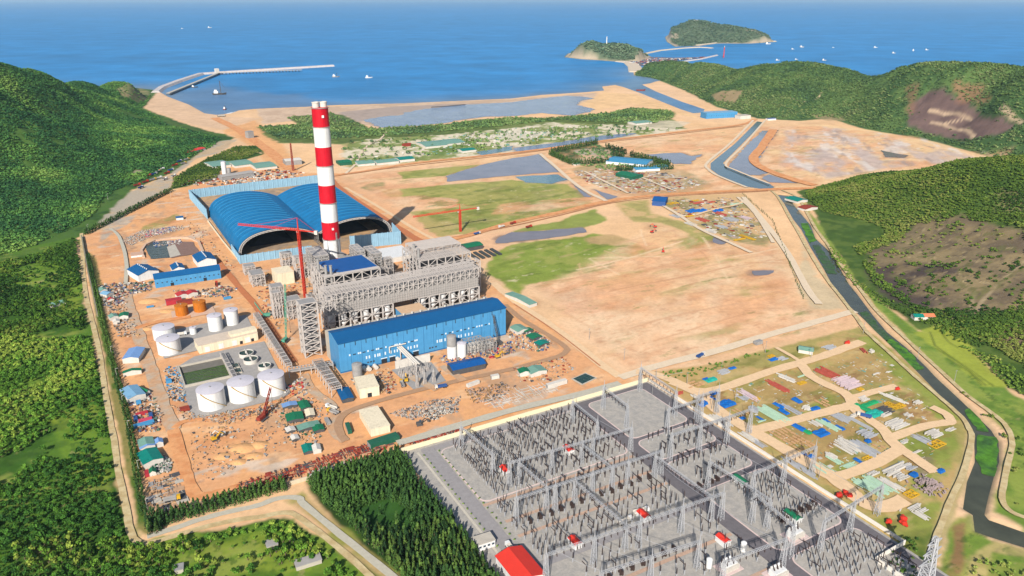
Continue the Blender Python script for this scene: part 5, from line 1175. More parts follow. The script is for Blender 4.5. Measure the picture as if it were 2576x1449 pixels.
# pipe racks
def rack(label, p, q, w, z, m=None, pix=True):
    a, b = (W(*p), W(*q)) if pix else (E2W(*p), E2W(*q)); d = b - a; L = d.length
    t = thing('pipe_rack', label, 'pipe rack', (a.x, a.y, 0), math.atan2(d.y, d.x)); mb = MB(); k = int(L / 9)
    for i in range(k + 1):
        x = L * i / k
        for y in (-w / 2, w / 2): mb.bar((x, y, 0), (x, y, z + 2.5), .3)
        for zz in (z, z + 2.5): mb.bar((x, -w / 2, zz), (x, w / 2, zz), .25)
    for y in (-w / 2, w / 2):
        for zz in (z, z + 2.5): mb.bar((0, y, zz), (L, y, zz), .22)
    mb.build('frame', m or m_steel, t); mb = MB()
    for j in range(5):
        y = -w / 2 + w * (j + .7) / 5.6; mb.tube((0, y, z + .6), (L, y, z + .6), .38, 6)
    for i in range(int(L / 3)): mb.box(i * 3, i * 3 + 1.2, -w / 2, w / 2, z + 2.7, z + 2.85)
    mb.build('pipes', m_grey, t); return t
rack('pipe rack beside the red road left of the lattice tower', (646, 808), (728, 938), 6, 7); rack('pipe rack running from the front tanks to the turbine hall corner', (728, 950), (838, 932), 5, 6); rack('low pipe rack between the reservoir and the clarifiers', (560, 900), (600, 975), 4, 3)
rack('tangled pipe rack left of the blue canopy', (800, 930), (848, 1000), 10, 8)
# front yard
shed('substation_house', 'cream flat roofed house nearest the turbine hall front', 'house', (906, 1006), (955, 997), 26, 9.5, 0, 'x', m_cream, m_cream, door=1)
shed('substation_house', 'cream flat roofed house by the lower bend of the brown road', 'house', (934, 1102), (982, 1090), 36, 7, 0, 'x', m_cream, m_cream, door=0)
shed('canopy', 'blue canopy roof on posts beside the cream house', 'canopy', (862, 1018), (890, 1012), 22, 4, 1, 'y', m_dgrey, m_blueroof)
shed('workshop', 'open blue roofed shed with white posts before the twin silos', 'shed', (1140, 948), (1222, 930), 16, 6, 2, 'x', m_dgrey, m_blueroof2)
def silo(label, px, py, r, h, gtop):
    t = thing('silo', label, 'silo', W(px, py)); mb = MB(); mb.lathe([(r, 0), (r, h * (.55 if gtop else 1))], n=24); mb.build('shell', m_white if gtop >= 0 else m_grey, t, True)
    mb = MB(); mb.lathe([(r + .05, h * (.55 if gtop else .98)), (r + .05, h), (.5, h + r * .25)], n=24); mb.build('cap', m_grey if gtop else m_tankroof, t, True)
silo('taller silo, white below and grey above, before the turbine hall', 1137, 902, 5, 25, 1); silo('shorter white silo of the pair before the turbine hall', 1162, 900, 5, 16, 0); silo('squat grey silo at the left end of the turbine hall front', 900, 950, 5, 14, -1)
# generator transformer bay
sheet('transformer_yard', None, .6, cmat('gravel_grey', 172, 168, 164, rough=.95, var=.2, scale=.5), world=[tuple(v) for v in WP([(985, 935), (1045, 988), (1122, 962), (1085, 915), (1040, 915)])])
wall_run('blast_wall', 'white blast wall behind the transformers', 'wall', [(995, 932), (1040, 921), (1082, 912)], 9, 1.2, m_dirtywhite)
def bushing(label, px, py, h, r, group):
    t = thing('transformer_bushing', label, 'transformer', W(px, py), None, group); mb = MB()
    for i in range(3): mb.bar((-1.2 + i * 1.2, -.6, 0), (-1.2 + i * 1.2, -.6, h * .4), .2); mb.bar((-1.2 + i * 1.2, .6, 0), (-1.2 + i * 1.2, .6, h * .4), .2)
    mb.build('support', m_steel, t); mb = MB(); mb.lathe([(r, h * .4), (r, h * .8), (r * .5, h * .85), (r * .5, h)], n=12); mb.build('insulator', m_grey, t, True)
for i, (px, py) in enumerate(((1050, 978), (1069, 970), (1092, 965))): bushing('tall grey bushing in the front row of the transformer yard', px, py, 16, 1.6, 'front bushings of the transformer yard')
for i in range(14): bushing('thin grey post crowded before the blast wall', 1006 + i * 5.4, 946 + (i % 3) * 6 - i * 1.2, rnd.uniform(8, 13), .5, 'thin posts of the transformer yard')
t = thing('bus_duct', 'pair of pale bus ducts sloping from the turbine hall to the transformers', 'duct', W(1004, 905)); a = W(1004, 905); b = W(1050, 945)
mb = MB()
for j in (-2.4, 0, 2.4): mb.tube((j, 0, 15), (b.x - a.x + j, b.y - a.y, 12), .9, 8)
mb.build('duct', m_dirtywhite, t, True); t.rotation_euler = (0, 0, 0)
mb = MB()
for f in (.1, .5, .95): mb.bar(((b.x - a.x) * f, (b.y - a.y) * f, 0), ((b.x - a.x) * f, (b.y - a.y) * f, 12), .5)
mb.build('support', m_steel, t)
for px, py, s_, lab in ((1195, 890, 1.0, 'white cooling block among lattice at the right of the hall front'), (1225, 885, .8, 'smaller white cooling block near the right corner of the hall')):
    t = thing('cooling_block', lab, 'equipment', W(px, py)); mb = MB(); mb.box(-9 * s_, 9 * s_, 0, 8, 0, 9 * s_); mb.build('casing', m_dirtywhite, t); mb = MB(); frame(mb, -11 * s_, 11 * s_, -5, 10, [0, 7, 14 * s_], 5, 2, .3, .22); mb.build('frame', m_grey, t)
for i, (px, py) in enumerate(((918, 935), (928, 934), (945, 930), (1000, 909), (1173, 883), (1180, 881), (1205, 878))):
    t = thing('cooler', 'round pale cooler drum at the foot of the turbine hall', 'cooler', W(px, py), None, 'cooler drums along the hall foot'); mb = MB(); mb.tube((0, -3, 2.2), (0, 3, 2.2), 2.2, 12); mb.build('drum', m_dirtywhite, t, True)
# slabs east of boiler one
shed('white_slab', 'broad white roofed block between the two boiler houses', 'building', (960, 668), (1040, 655), 48, 7, 0, 'x', m_dirtywhite, m_white)
shed('cream_block', 'cream block with slatted side before the left coal shed', 'building', (700, 722), (742, 714), 26, 16, 0, 'x', m_cream, m_cream)
shed('green_workshop', 'green roofed shelter right of the second boiler house', 'shed', (1175, 636), (1215, 628), 20, 6, 2, 'x', m_dgrey, m_green)
for i in range(5):
    a = W(1200 + i * 14, 655 - i * 3); t = thing('cable_drum_row', 'dark panel row on the ground right of the second boiler house', 'panels', a, SITE + R(90), 'dark panel rows'); mb = MB(); mb.box(-4, 26, -2.4, 2.4, .3, 2.4); mb.build('panel', cmat('dark_panel', 76, 80, 78), t)

# cranes
def tower_crane(label, base, mast, jib_dir, jl, cl, cat_h):
    t = thing('tower_crane', label, 'tower crane', base, math.atan2(jib_dir[1], jib_dir[0])); mb = MB(); w = 1.3
    n = int(mast / 3.2); zs = lev(0, mast, n)
    for a, b in zip(zs[:-1], zs[1:]):
        c = ((-w, -w), (w, -w), (w, w), (-w, w))
        for i in range(4):
            j = (i + 1) % 4; mb.bar((*c[i], a), (*c[i], b), .28); mb.bar((*c[i], a), (*c[j], b), .18); mb.bar((*c[i], b), (*c[j], b), .16)
    mb.build('mast', m_crane, t)
    mb = MB(); k = int(jl / 3)
    for i in range(k):
        x0, x1 = jl * i / k, jl * (i + 1) / k
        for y in (-.9, .9): mb.bar((x0, y, mast), (x1, y, mast), .2); mb.bar((x0, y, mast), ((x0 + x1) / 2, 0, mast + 2.2), .14); mb.bar((x1, y, mast), ((x0 + x1) / 2, 0, mast + 2.2), .14)
        mb.bar((x0, 0, mast + 2.2), (x1, 0, mast + 2.2), .2)
    mb.build('jib', m_crane, t); mb = MB(); mb.box(-cl, 0, -1.2, 1.2, mast - .2, mast + .8); mb.build('counter_jib', m_crane, t)
    mb = MB(); mb.box(-cl, -cl + 4, -1.4, 1.4, mast - 3, mast + 1.6); mb.build('counterweight', m_dirtywhite, t)
    mb = MB(); mb.box(1, 3.4, -2.6, -.6, mast - 3, mast - .4); mb.build('cab', m_dirtywhite, t)
    mb = MB(); mb.bar((0, 0, mast), (0, 0, mast + cat_h), .7, 0, .25); mb.build('cathead', m_crane, t)
    mb = MB(); mb.bar((0, 0, mast + cat_h), (jl * .72, 0, mast + 2.2), .1); mb.bar((0, 0, mast + cat_h), (jl * .4, 0, mast + 2.2), .1); mb.bar((0, 0, mast + cat_h), (-cl + 2, 0, mast + .8), .1); mb.build('tie_bar', m_crane, t)
d1 = E2W(-58, 60) ; tower_crane('red tower crane beside the chimney with its jib over the coal shed', E2W(205.5, 887), 88, (d1.x, d1.y), 84, 26, 16)
d2 = E2W(-1, 0); tower_crane('red tower crane standing alone on the green field', E2W(499, 1050), 35, (d2.x, d2.y), 80, 34, 11)
def crawler(label, p, ang, bl, bh, m, lean=0.0):
    t = thing('crawler_crane', label, 'crawler crane', W(*p), ang); mb = MB()
    for y in (-3, 3): mb.box(-4.5, 4.5, y - .8, y + .8, 0, 1.5)
    mb.build('track', m_dgrey, t); mb = MB(); mb.box(-5.5, 2.5, -2, 2, 1.6, 4.4); mb.build('body', m, t)
    mb = MB(); n = int(math.hypot(bl, bh) / 4); f = lambda k, y, z: (2 + bl * k / n, y, 3 + z + bh * k / n)
    for k in range(n):
        for y in (-.8, .8):
            for z in (0, 1.5): mb.bar(f(k, y, z), f(k + 1, y, z), .2)
        mb.bar(f(k, -.8, 0), f(k + 1, .8, 0), .13); mb.bar(f(k, -.8, 1.5), f(k + 1, .8, 1.5), .13); mb.bar(f(k, -.8, 0), f(k + 1, -.8, 1.5), .13); mb.bar(f(k, .8, 0), f(k + 1, .8, 1.5), .13)
    mb.build('boom', m, t); mb = MB(); mb.bar(f(n, 0, 0), (2 + bl, 0, 6), .09); mb.box(1.5 + bl, 2.5 + bl, -.4, .4, 4.8, 6.2); mb.build('hook_line', m_dgrey, t)
crawler('pale green crawler crane with tall boom beside the open frames', (718, 862), R(80), 12, 58, m_cgreen); crawler('pale green crawler crane with short raised boom near the red road', (668, 800), R(200), 8, 16, m_cgreen)
crawler('rusty crawler crane with leaning boom left of the shanty cluster', (660, 1058), R(70), 14, 20, m_rust); crawler('dark lattice crane leaning before the right end of the hall', (1255, 868), R(120), 10, 26, m_dgrey)
# ================================================================ SWITCHYARD
m_gravel = cmat('yard_gravel', 190, 182, 171, rough=.95, var=.18, scale=.6, col2=C(176, 170, 162)); m_asph = cmat('dark_asphalt', 122, 116, 118, rough=.9, var=.18, scale=.3); m_asph2 = cmat('grey_asphalt', 166, 160, 158, rough=.9, var=.14, scale=.3)
m_kerb = cmat('pink_kerb', 232, 206, 198, rough=.85, var=.12, scale=.4); m_brick = cmat('brick_path', 206, 172, 148, rough=.9, var=.2, scale=.6); m_wallc = cmat('cream_wall', 250, 236, 196, rough=.85, var=.1, scale=.4); m_wallw = cmat('white_wall', 250, 240, 226, rough=.85, var=.1, scale=.4)
m_ins = cmat('brown_insulator', 74, 60, 56, rough=.4, var=.2); m_galv = cmat('galvanised_steel', 190, 190, 192, rough=.5, var=.15)
def EP(pts): return [tuple(E2W(*q)[:2]) for q in pts]
sheet('yard', None, .25, m_gravel, world=EP([(182, 60), (438, 60), (438, 505), (182, 507)]))
sheet('yard', None, .40, m_asph, world=EP([(346, 60), (435.5, 60), (435.5, 502.5), (346, 502.5)]))
sheet('yard_road', None, .42, m_asph2, world=EP([(197, 60), (208, 60), (208, 503), (197, 503)])); sheet('yard_road', None, .44, m_asph2, world=EP([(208.2, 496), (345, 495), (345, 502.8), (208.2, 503)]))
sheet('yard_road', None, .46, m_asph2, world=EP([(208.2, 335), (345.8, 331), (345.8, 337), (208.2, 341)]))
for n, a, b in ((410, 208.5, 345), (386, 214, 345), (368, 214, 345), (300, 214, 345), (262, 214, 345)): sheet('brick_path', None, .45, m_brick, world=EP([(a, n), (b, n - 3), (b, n), (a, n + 3)]))
sheet('brick_path', None, .43, cmat('pale_strip', 214, 204, 186, rough=.9), world=EP([(192.5, 60), (194.5, 60), (194.5, 500), (192.5, 500)]))
def rpad(e0, e1, n0, n1, r=7):
    p = []
    for cx, cy, a0 in ((e1 - r, n1 - r, 0), (e0 + r, n1 - r, 90), (e0 + r, n0 + r, 180), (e1 - r, n0 + r, 270)):
        for k in range(7): a = R(a0 + 15 * k); p.append((cx + r * math.cos(a), cy + r * math.sin(a)))
    return p
for e0, e1, n0, n1 in ((359, 424, 428, 497), (359, 424, 392, 424), (359, 424, 351, 387), (359, 426, 268, 345), (360, 427, 120, 262), (209.5, 347, 414, 494)):
    o = MB(); o.prism(rpad(e0, e1, n0, n1), .3, .62); q = o.build('yard_kerb', m_kerb); q.rotation_euler = (0, 0, SITE); tag(q, kind='structure')
    o = MB(); o.prism(rpad(e0 + .9, e1 - .9, n0 + .9, n1 - .9, 6.4), .3, .68); q = o.build('yard', m_gravel); q.rotation_euler = (0, 0, SITE); tag(q, kind='structure')
wall_run('yard_wall', 'cream wall along the top side of the switchyard', 'wall', [(180, 507), (438.5, 504.5)], 4.2, .7, m_wallc, False)
wall_run('yard_wall', 'white wall along the right side of the switchyard', 'wall', [(439, 504), (441, 233)], 3.0, .5, m_wallw, False)
wall_run('yard_wall', 'white wall closing the lower right corner of the switchyard', 'wall', [(440.6, 232), (408, 231), (408, 120)], 4, .6, m_wallw, False)
wall_run('site_wall', 'pale wall behind the conifer plantation wedge', 'wall', [(728, 1224), (870, 1182), (1003, 1143)], 3.4, .8, cmat('greyish_wall', 222, 206, 176), True)
wall_run('site_wall', 'long grey wall beside the pale track left of the plant', 'wall', [(206, 600), (222, 690), (238, 760), (246, 800)], 4, 1.6, cmat('mossy_wall', 150, 142, 120, var=.3), True)
# insulator posts
def post_mesh(h):
    a = MB()
    for x in (-.35, .35): a.bar((x, 0, 0), (x * .6, 0, h * .36), .16)
    a.box(-.6, .6, -.4, .4, h * .36, h * .36 + .3)
    b = MB(); pr = [(.24, h * .36 + .3)]
    for i in range(6):
        z = h * (.42 + .5 * i / 6); pr += [(.40, z), (.24, z + h * .045)]
    pr.append((.22, h)); b.lathe(pr, n=7); return a.mesh('support', m_galv), b.mesh('insulator', m_ins)
PM = [post_mesh(h) for h in (8.0, 9.4, 10.6)]
beam = MB(); beam.tube((-2.6, 0, 0), (2.6, 0, 0), .3, 6); beam_me = beam.mesh('busbar', m_ins)
br = MB()
for y in (-1.1, 0, 1.1): br.box(-.45, .45, y - .35, y + .35, 1.6, 5.6)
br.bar((-.3, 0, 0), (-.3, 0, 1.6), .25); br.bar((.3, 0, 0), (.3, 0, 1.6), .25); br_me = br.mesh('breaker', m_ins)
spots = []
def bay(e0, e1, n0, n1, de, dn, keep, zone):
    e = e0; k = 0
    while e <= e1:
        n = n0
        while n <= n1:
            if rnd.random() < keep and not any(abs(n - q) < 3.2 for q in (410, 386, 368, 338, 300, 262)): spots.append((e + rnd.uniform(-.4, .4), n + rnd.uniform(-.4, .4), zone, k))
            n += dn
        e += de; k += 1
        if k % 3 == 0: e += de * .55
bay(222, 342, 416, 492, 4.6, 5.4, .8, 0); bay(216, 342, 342, 408, 5.0, 5.6, .8, 1); bay(226, 340, 262, 332, 7.0, 7.5, .55, 2)
bay(368, 420, 396, 420, 5.5, 5.5, .9, 3); bay(364, 421, 355, 384, 5.0, 5.4, .9, 4); bay(384, 422, 285, 342, 5.0, 5.6, .9, 5); bay(364, 424, 180, 258, 5.2, 6.0, .85, 6)
ZL = ['dark insulator post in the upper left field of the switchyard', 'dark insulator post in the crowded middle left field of the switchyard', 'dark insulator post in the sparse lower left field of the switchyard', 'dark insulator post on the upper right pad with posts', 'dark insulator post on the second right pad below the upper one', 'dark insulator post near the green roofed kiosks by the right wall', 'dark insulator post on the lowest right pad of the switchyard']
ZG = ['posts of the upper left field', 'posts of the middle left field', 'posts of the lower left field', 'posts of the upper right pad', 'posts of the second right pad', 'posts by the green kiosks', 'posts of the lowest right pad']
spots.sort(key=lambda q: E2W(q[0], q[1]).y)
spots = [q for q in spots if abs(E2W(q[0], q[1]).x) < 0.70 * (E2W(q[0], q[1]).y * .934 + 125) and E2W(q[0], q[1]).y > 386]
rest_s, rest_i = MB(), MB()
for i, (e, n, z, k) in enumerate(spots):
    p = E2W(e, n, .3); a, b = PM[(k + int(n)) % 3]
    if i < 300:
        t = thing('insulator_post', ZL[z], 'insulator post', p, None, ZG[z]); link(bpy.data.objects.new('support', a), t); link(bpy.data.objects.new('insulator', b), t)
        if rnd.random() < .3:
            o = link(bpy.data.objects.new('busbar', beam_me), t); o.location = (0, 2.6, 8.0); o.rotation_euler = (0, 0, R(90))
    else:
        h = rnd.uniform(8, 10.6); rest_i.bar((p.x, p.y, h * .36), (p.x, p.y, h), .3); rest_s.bar((p.x, p.y, .2), (p.x, p.y, h * .36), .2)
        if rnd.random() < .3: rest_i.bar((p.x, p.y, 7.2), (p.x - sa * 5, p.y + ca * 5, 7.2), .26)
if rest_i.v:
    v0 = len(rest_s.v); rest_s.v += rest_i.v; rest_s.f += [tuple(q + v0 for q in f) for f in rest_i.f]; rest_s.m += [1] * len(rest_i.f)
    tag(rest_s.build('insulator_posts', [m_galv, m_ins]), 'farther dark insulator posts in the upper part of the switchyard', 'insulator posts', kind='stuff')
for e, n in [(385 + i * 7, 290 + (i % 2)) for i in range(6)] + [(228 + i * 9, 377 + (i % 2)) for i in range(13)] + [(226 + i * 9, 304) for i in range(9)] + [(362 + i * 6, 349) for i in range(4)]:
    up = e > 350
    o = link(bpy.data.objects.new('circuit_breaker', br_me)); o.location = E2W(e, n, .4); o.rotation_euler = (0, 0, SITE); o.scale = (1.5, 1.5, .8)
    tag(o, 'squat dark breaker block by the right pads of the switchyard' if up else 'squat dark breaker block beside a brick path on the left', 'breaker', 'breakers by the right pads' if up else 'breakers along the brick paths')
# gantries
q = MB(); q.bar((0, 0, -1.5), (0, -.4, -4.6), .2); q.bar((0, .6, -1.5), (.5, 2.8, -3.2), .18); q.bar((0, -.4, -4.6), (.5, 2.8, -3.2), .07); q.bar((0, 0, -1.5), (0, .6, -1.5), .06); str_me = q.mesh('insulator_string', m_ins)
def gantry(label, a, b, z=20, cols=2, strings=True):
    z = z * 1.15
    A, B = E2W(*a), E2W(*b); d = B - A; L = d.length
    t = thing('gantry', label, 'gantry', (A.x, A.y, .3), math.atan2(d.y, d.x))
    for i in range(cols):
        x = L * i / (cols - 1); mb = MB(); zs = lev(0, z, 7)
        for q, w in zip(zs[:-1], zs[1:]):
            ka, kb = 1.7 - .95 * q / z, 1.7 - .95 * w / z; c = ((-1, -1), (1, -1), (1, 1), (-1, 1))
            for j in range(4):
                m_ = (j + 1) % 4; P0 = (x + c[j][0] * ka, c[j][1] * ka, q); P1 = (x + c[j][0] * kb, c[j][1] * kb, w); Q0 = (x + c[m_][0] * ka, c[m_][1] * ka, q); Q1 = (x + c[m_][0] * kb, c[m_][1] * kb, w)
                mb.bar(P0, P1, .12); mb.bar(P0, Q1, .07); mb.bar(Q0, P1, .07); mb.bar(P1, Q1, .07)
        mb.bar((x, 0, z), (x, 0, z + 7), .25, 0, .06); mb.build('column', m_galv, t)
    mb = MB(); k = max(2, int(L / 2.6))
    for i in range(k):
        x0, x1 = L * i / k, L * (i + 1) / k
        for y in (-.7, .7):
            for zz in (z - 1.4, z): mb.bar((x0, y, zz), (x1, y, zz), .09)
            mb.bar((x0, y, z - 1.6), (x1, y, z), .08)
        mb.bar((x0, -.9, z), (x1, .9, z), .08); mb.bar((x0, -.9, z), (x0, .9, z), .08)
    mb.build('beam', m_galv, t)
    if strings:
        k = max(3, int(L / 5))
        for i in range(k): o = link(bpy.data.objects.new('insulator_string', str_me), t); o.location = (L * (i + .5) / k, 0, z)
for lab, a, b, z, c in (('long gantry crossing the upper left field of the switchyard', (236, 421), (347, 415), 20, 4), ('long gantry above the middle left field of the switchyard', (219, 381), (347, 377), 20, 5), ('long gantry above the red roofed kiosks, nearest the front', (207, 322), (350, 314), 20, 5),
    ('gantry rising at the left edge of the upper left field', (228, 488), (232, 440), 18, 2), ('gantry between the upper left field and the empty pad', (329, 474), (328, 436), 20, 2), ('gantry at the left edge of the empty upper right pad', (368, 482), (366, 445), 20, 2), ('gantry leaning over the right wall beside the empty pad', (418, 492), (416, 440), 22, 2), ('gantry with black strings at the lower end of the empty pad', (390, 420), (428, 420), 22, 2),
    ('gantry crossing the right wall between the upper pads', (428, 425), (452, 425), 22, 2), ('gantry above the second right pad', (366, 388), (426, 386), 22, 3), ('gantry crossing the right wall by the second pad', (426, 386), (452, 386), 22, 2), ('gantry over the roof of the farther green kiosk', (366, 345), (370, 290), 22, 2), ('long gantry crossing the right wall near the green kiosks', (384, 318), (452, 320), 22, 3), ('long gantry crossing the right wall above the lowest pad', (384, 256), (452, 262), 22, 3), ('gantry before the white transformer of the right pads', (362, 262), (366, 300), 22, 2), ('gantry in the lower left field near the red roofed hall', (228, 292), (300, 284), 20, 3), ('gantry in the lower middle of the switchyard', (300, 262), (350, 258), 20, 2), ('gantry in the middle left field along the driveway side', (244, 420), (246, 384), 18, 2), ('gantry between the middle columns of the left fields', (300, 418), (302, 380), 18, 2), ('gantry in the right half of the middle left field', (340, 376), (342, 316), 18, 2), ('gantry in the left half of the middle left field', (268, 380), (270, 322), 18, 2)):
    gantry(lab, a, b, z, c)
wm = MB()
for a, b in (((240, 421), (220, 381)), ((260, 420), (250, 380)), ((280, 419), (278, 379)), ((300, 418), (298, 379)), ((320, 417), (320, 378)), ((228, 381), (212, 322)), ((250, 380), (236, 320)), ((280, 379), (270, 319)), ((310, 378), (306, 317)), ((335, 377), (335, 315)), ((215, 322), (230, 292)), ((240, 320), (255, 290)), ((265, 319), (280, 287)), ((300, 317), (320, 261)), ((335, 315), (345, 258)), ((372, 386), (384, 318)), ((395, 387), (400, 318)), ((415, 387), (416, 319)), ((400, 318), (395, 257)), ((420, 319), (415, 259)), ((440, 320), (440, 261)), ((392, 420), (380, 387)), ((410, 420), (410, 387)), ((418, 480), (450, 470)), ((329, 470), (335, 416)), ((452, 386), (480, 400)), ((452, 425), (500, 470)), ((232, 445), (240, 421))):
    p, q = E2W(*a, 22.5), E2W(*b, 22.5); m_ = (p + q) / 2 - Vector((0, 0, 1.6)); wm.bar(p, m_, .07); wm.bar(m_, q, .07)
tag(wm.build('overhead_wires', m_galv), 'thin grey overhead wires strung between the switchyard gantries', 'wires', kind='stuff')
# kiosks
def kiosk(label, px, py, roof, w=5.6, d=9, h=4.2):
    t = thing('kiosk', label, 'kiosk', W(px, py)); mb = MB(); mb.box(-w / 2, w / 2, -d / 2, d / 2, 0, h, top=False); mb.build('wall', m_white, t); mb = MB(); mb.box(-w / 2 - .5, w / 2 + .5, -d / 2 - .5, d / 2 + .5, h + .02, h + .35); mb.build('eaves', m_white, t)
    mb = MB(); mb.gable(-w / 2, w / 2, -d / 2, d / 2, h + .4, h + 1.7, 0, 'y', .2); mb.build('roof', roof, t)
    for x in (-1.6, .8): b_ = MB(); b_.box(x, x + 1.2, -d / 2 - .1, -d / 2 + .1, .3, 3); b_.build('door', m_grey, t)
m_redroof = cmat('red_roof', 232, 64, 50, rough=.6, var=.08)
for lab, px, py in (('small white kiosk with red roof, farthest left in the switchyard', 1271, 1194), ('small white kiosk with red roof in the middle of the left fields', 1430, 1142), ('small white kiosk with red roof beside a parked truck', 1618, 1308), ('small white kiosk with red roof nearest the red roofed hall', 1446, 1376), ('small white kiosk with red roof left of the white tank', 1818, 1370)): kiosk(lab, px, py, m_redroof)
for lab, px, py in (('small cream kiosk with green roof, the farther of two', 1862, 1220), ('small cream kiosk with green roof, the nearer of two', 1993, 1310)): kiosk(lab, px, py, m_green, 6, 12, 4)
shed('control_hall', 'big red roofed hall cut by the bottom edge', 'hall', (1250, 1428), (1318, 1408), 30, 6, 2.6, 'y', m_white, m_redroof, rot=SITE - R(0)).location = E2W(188, 324)
shed('gate_house', 'white flat roofed house at the tip of the conifer wedge', 'house', (1203, 1392), (1246, 1378), 9, 5.5, 0, 'x', m_white, m_conc, wins=4)
for lab, px, py in (('white upright tank on legs, right of the red roofed kiosk', 1868, 1398), ('white upright tank on legs at the bottom edge', 1782, 1440)):
    t = thing('water_tank', lab, 'tank', W(px, py)); mb = MB()
    for x, y in ((-1.4, 0), (1.4, 0), (0, 1.4), (0, -1.4)): mb.bar((x, y, 0), (x, y, 3.4), .2)
    mb.build('legs', m_galv, t); mb = MB(); mb.lathe([(1.9, 3.2), (2, 3.4), (2, 10), (1.2, 10.8), (.2, 11)], n=20); mb.build('shell', m_white, t, True)
def transformer(label, px, py, s=1.0):
    t = thing('transformer', label, 'transformer', W(px, py)); mb = MB(); mb.box(-5 * s, 5 * s, -3 * s, 3 * s, .5, 5 * s); mb.build('casing', m_white, t); mb = MB()
    for i in range(9): mb.box((-5.5 + i * 1.3) * s, (-5 + i * 1.3) * s, -4.4 * s, -3.1 * s, .8, 4.4 * s)
    mb.build('radiator', m_dirtywhite, t)
    for i in range(3): mb = MB(); mb.bar(((-3 + 3 * i) * s, 0, 5 * s), ((-4 + 3.6 * i) * s, 1.5, 10 * s), .4, 0, .15); mb.build('bushing', m_ins, t)
    mb = MB(); mb.tube((-4 * s, 2 * s, 6.4 * s), (4 * s, 2 * s, 6.4 * s), .9, 10); mb.build('conservator', m_white, t, True); mb = MB(); mb.box(-8 * s, 8 * s, -6 * s, 6 * s, 0.3, .8); mb.build('bund', m_kerb, t)
transformer('white power transformer on the right pads below the green kiosk', 1998, 1352); transformer('white power transformer at the bottom edge between the tanks', 1832, 1432); transformer('white power transformer cut by the bottom edge right of the tanks', 1955, 1450)
t = lattice('pylon', 'silvery lattice pylon at the lower right corner beside the embankment', 'pylon', W(2318, 1505), 9, 9, 46, 10, m_galv, .22, .3, .2)
mb = MB()
for z, l in ((28, 11), (35, 9), (42, 7)):
    for s_ in (-1, 1): mb.bar((0, -1.2, z), (s_ * l, 0, z + .6), .25); mb.bar((0, 1.2, z), (s_ * l, 0, z + .6), .25); mb.bar((0, 0, z + 2.2), (s_ * l, 0, z + .6), .2)
mb.build('cross_arms', m_galv, t)
# little verge trees
tm = tree_mesh(crown_round(26, 4), PAL_MID, 0)
for i in range(34):
    n = 492 - i * 6.6
    for e in (195.8, 209.2):
        o = link(bpy.data.objects.new('verge_shrub', tm)); o.location = E2W(e, n, .2); o.scale = (1.0, 1.0, 1.3); o.rotation_euler = (0, 0, rnd.uniform(0, 6))
        tag(o, 'small clipped shrub along the grey driveway of the switchyard', 'shrub', 'clipped shrubs along the driveway')
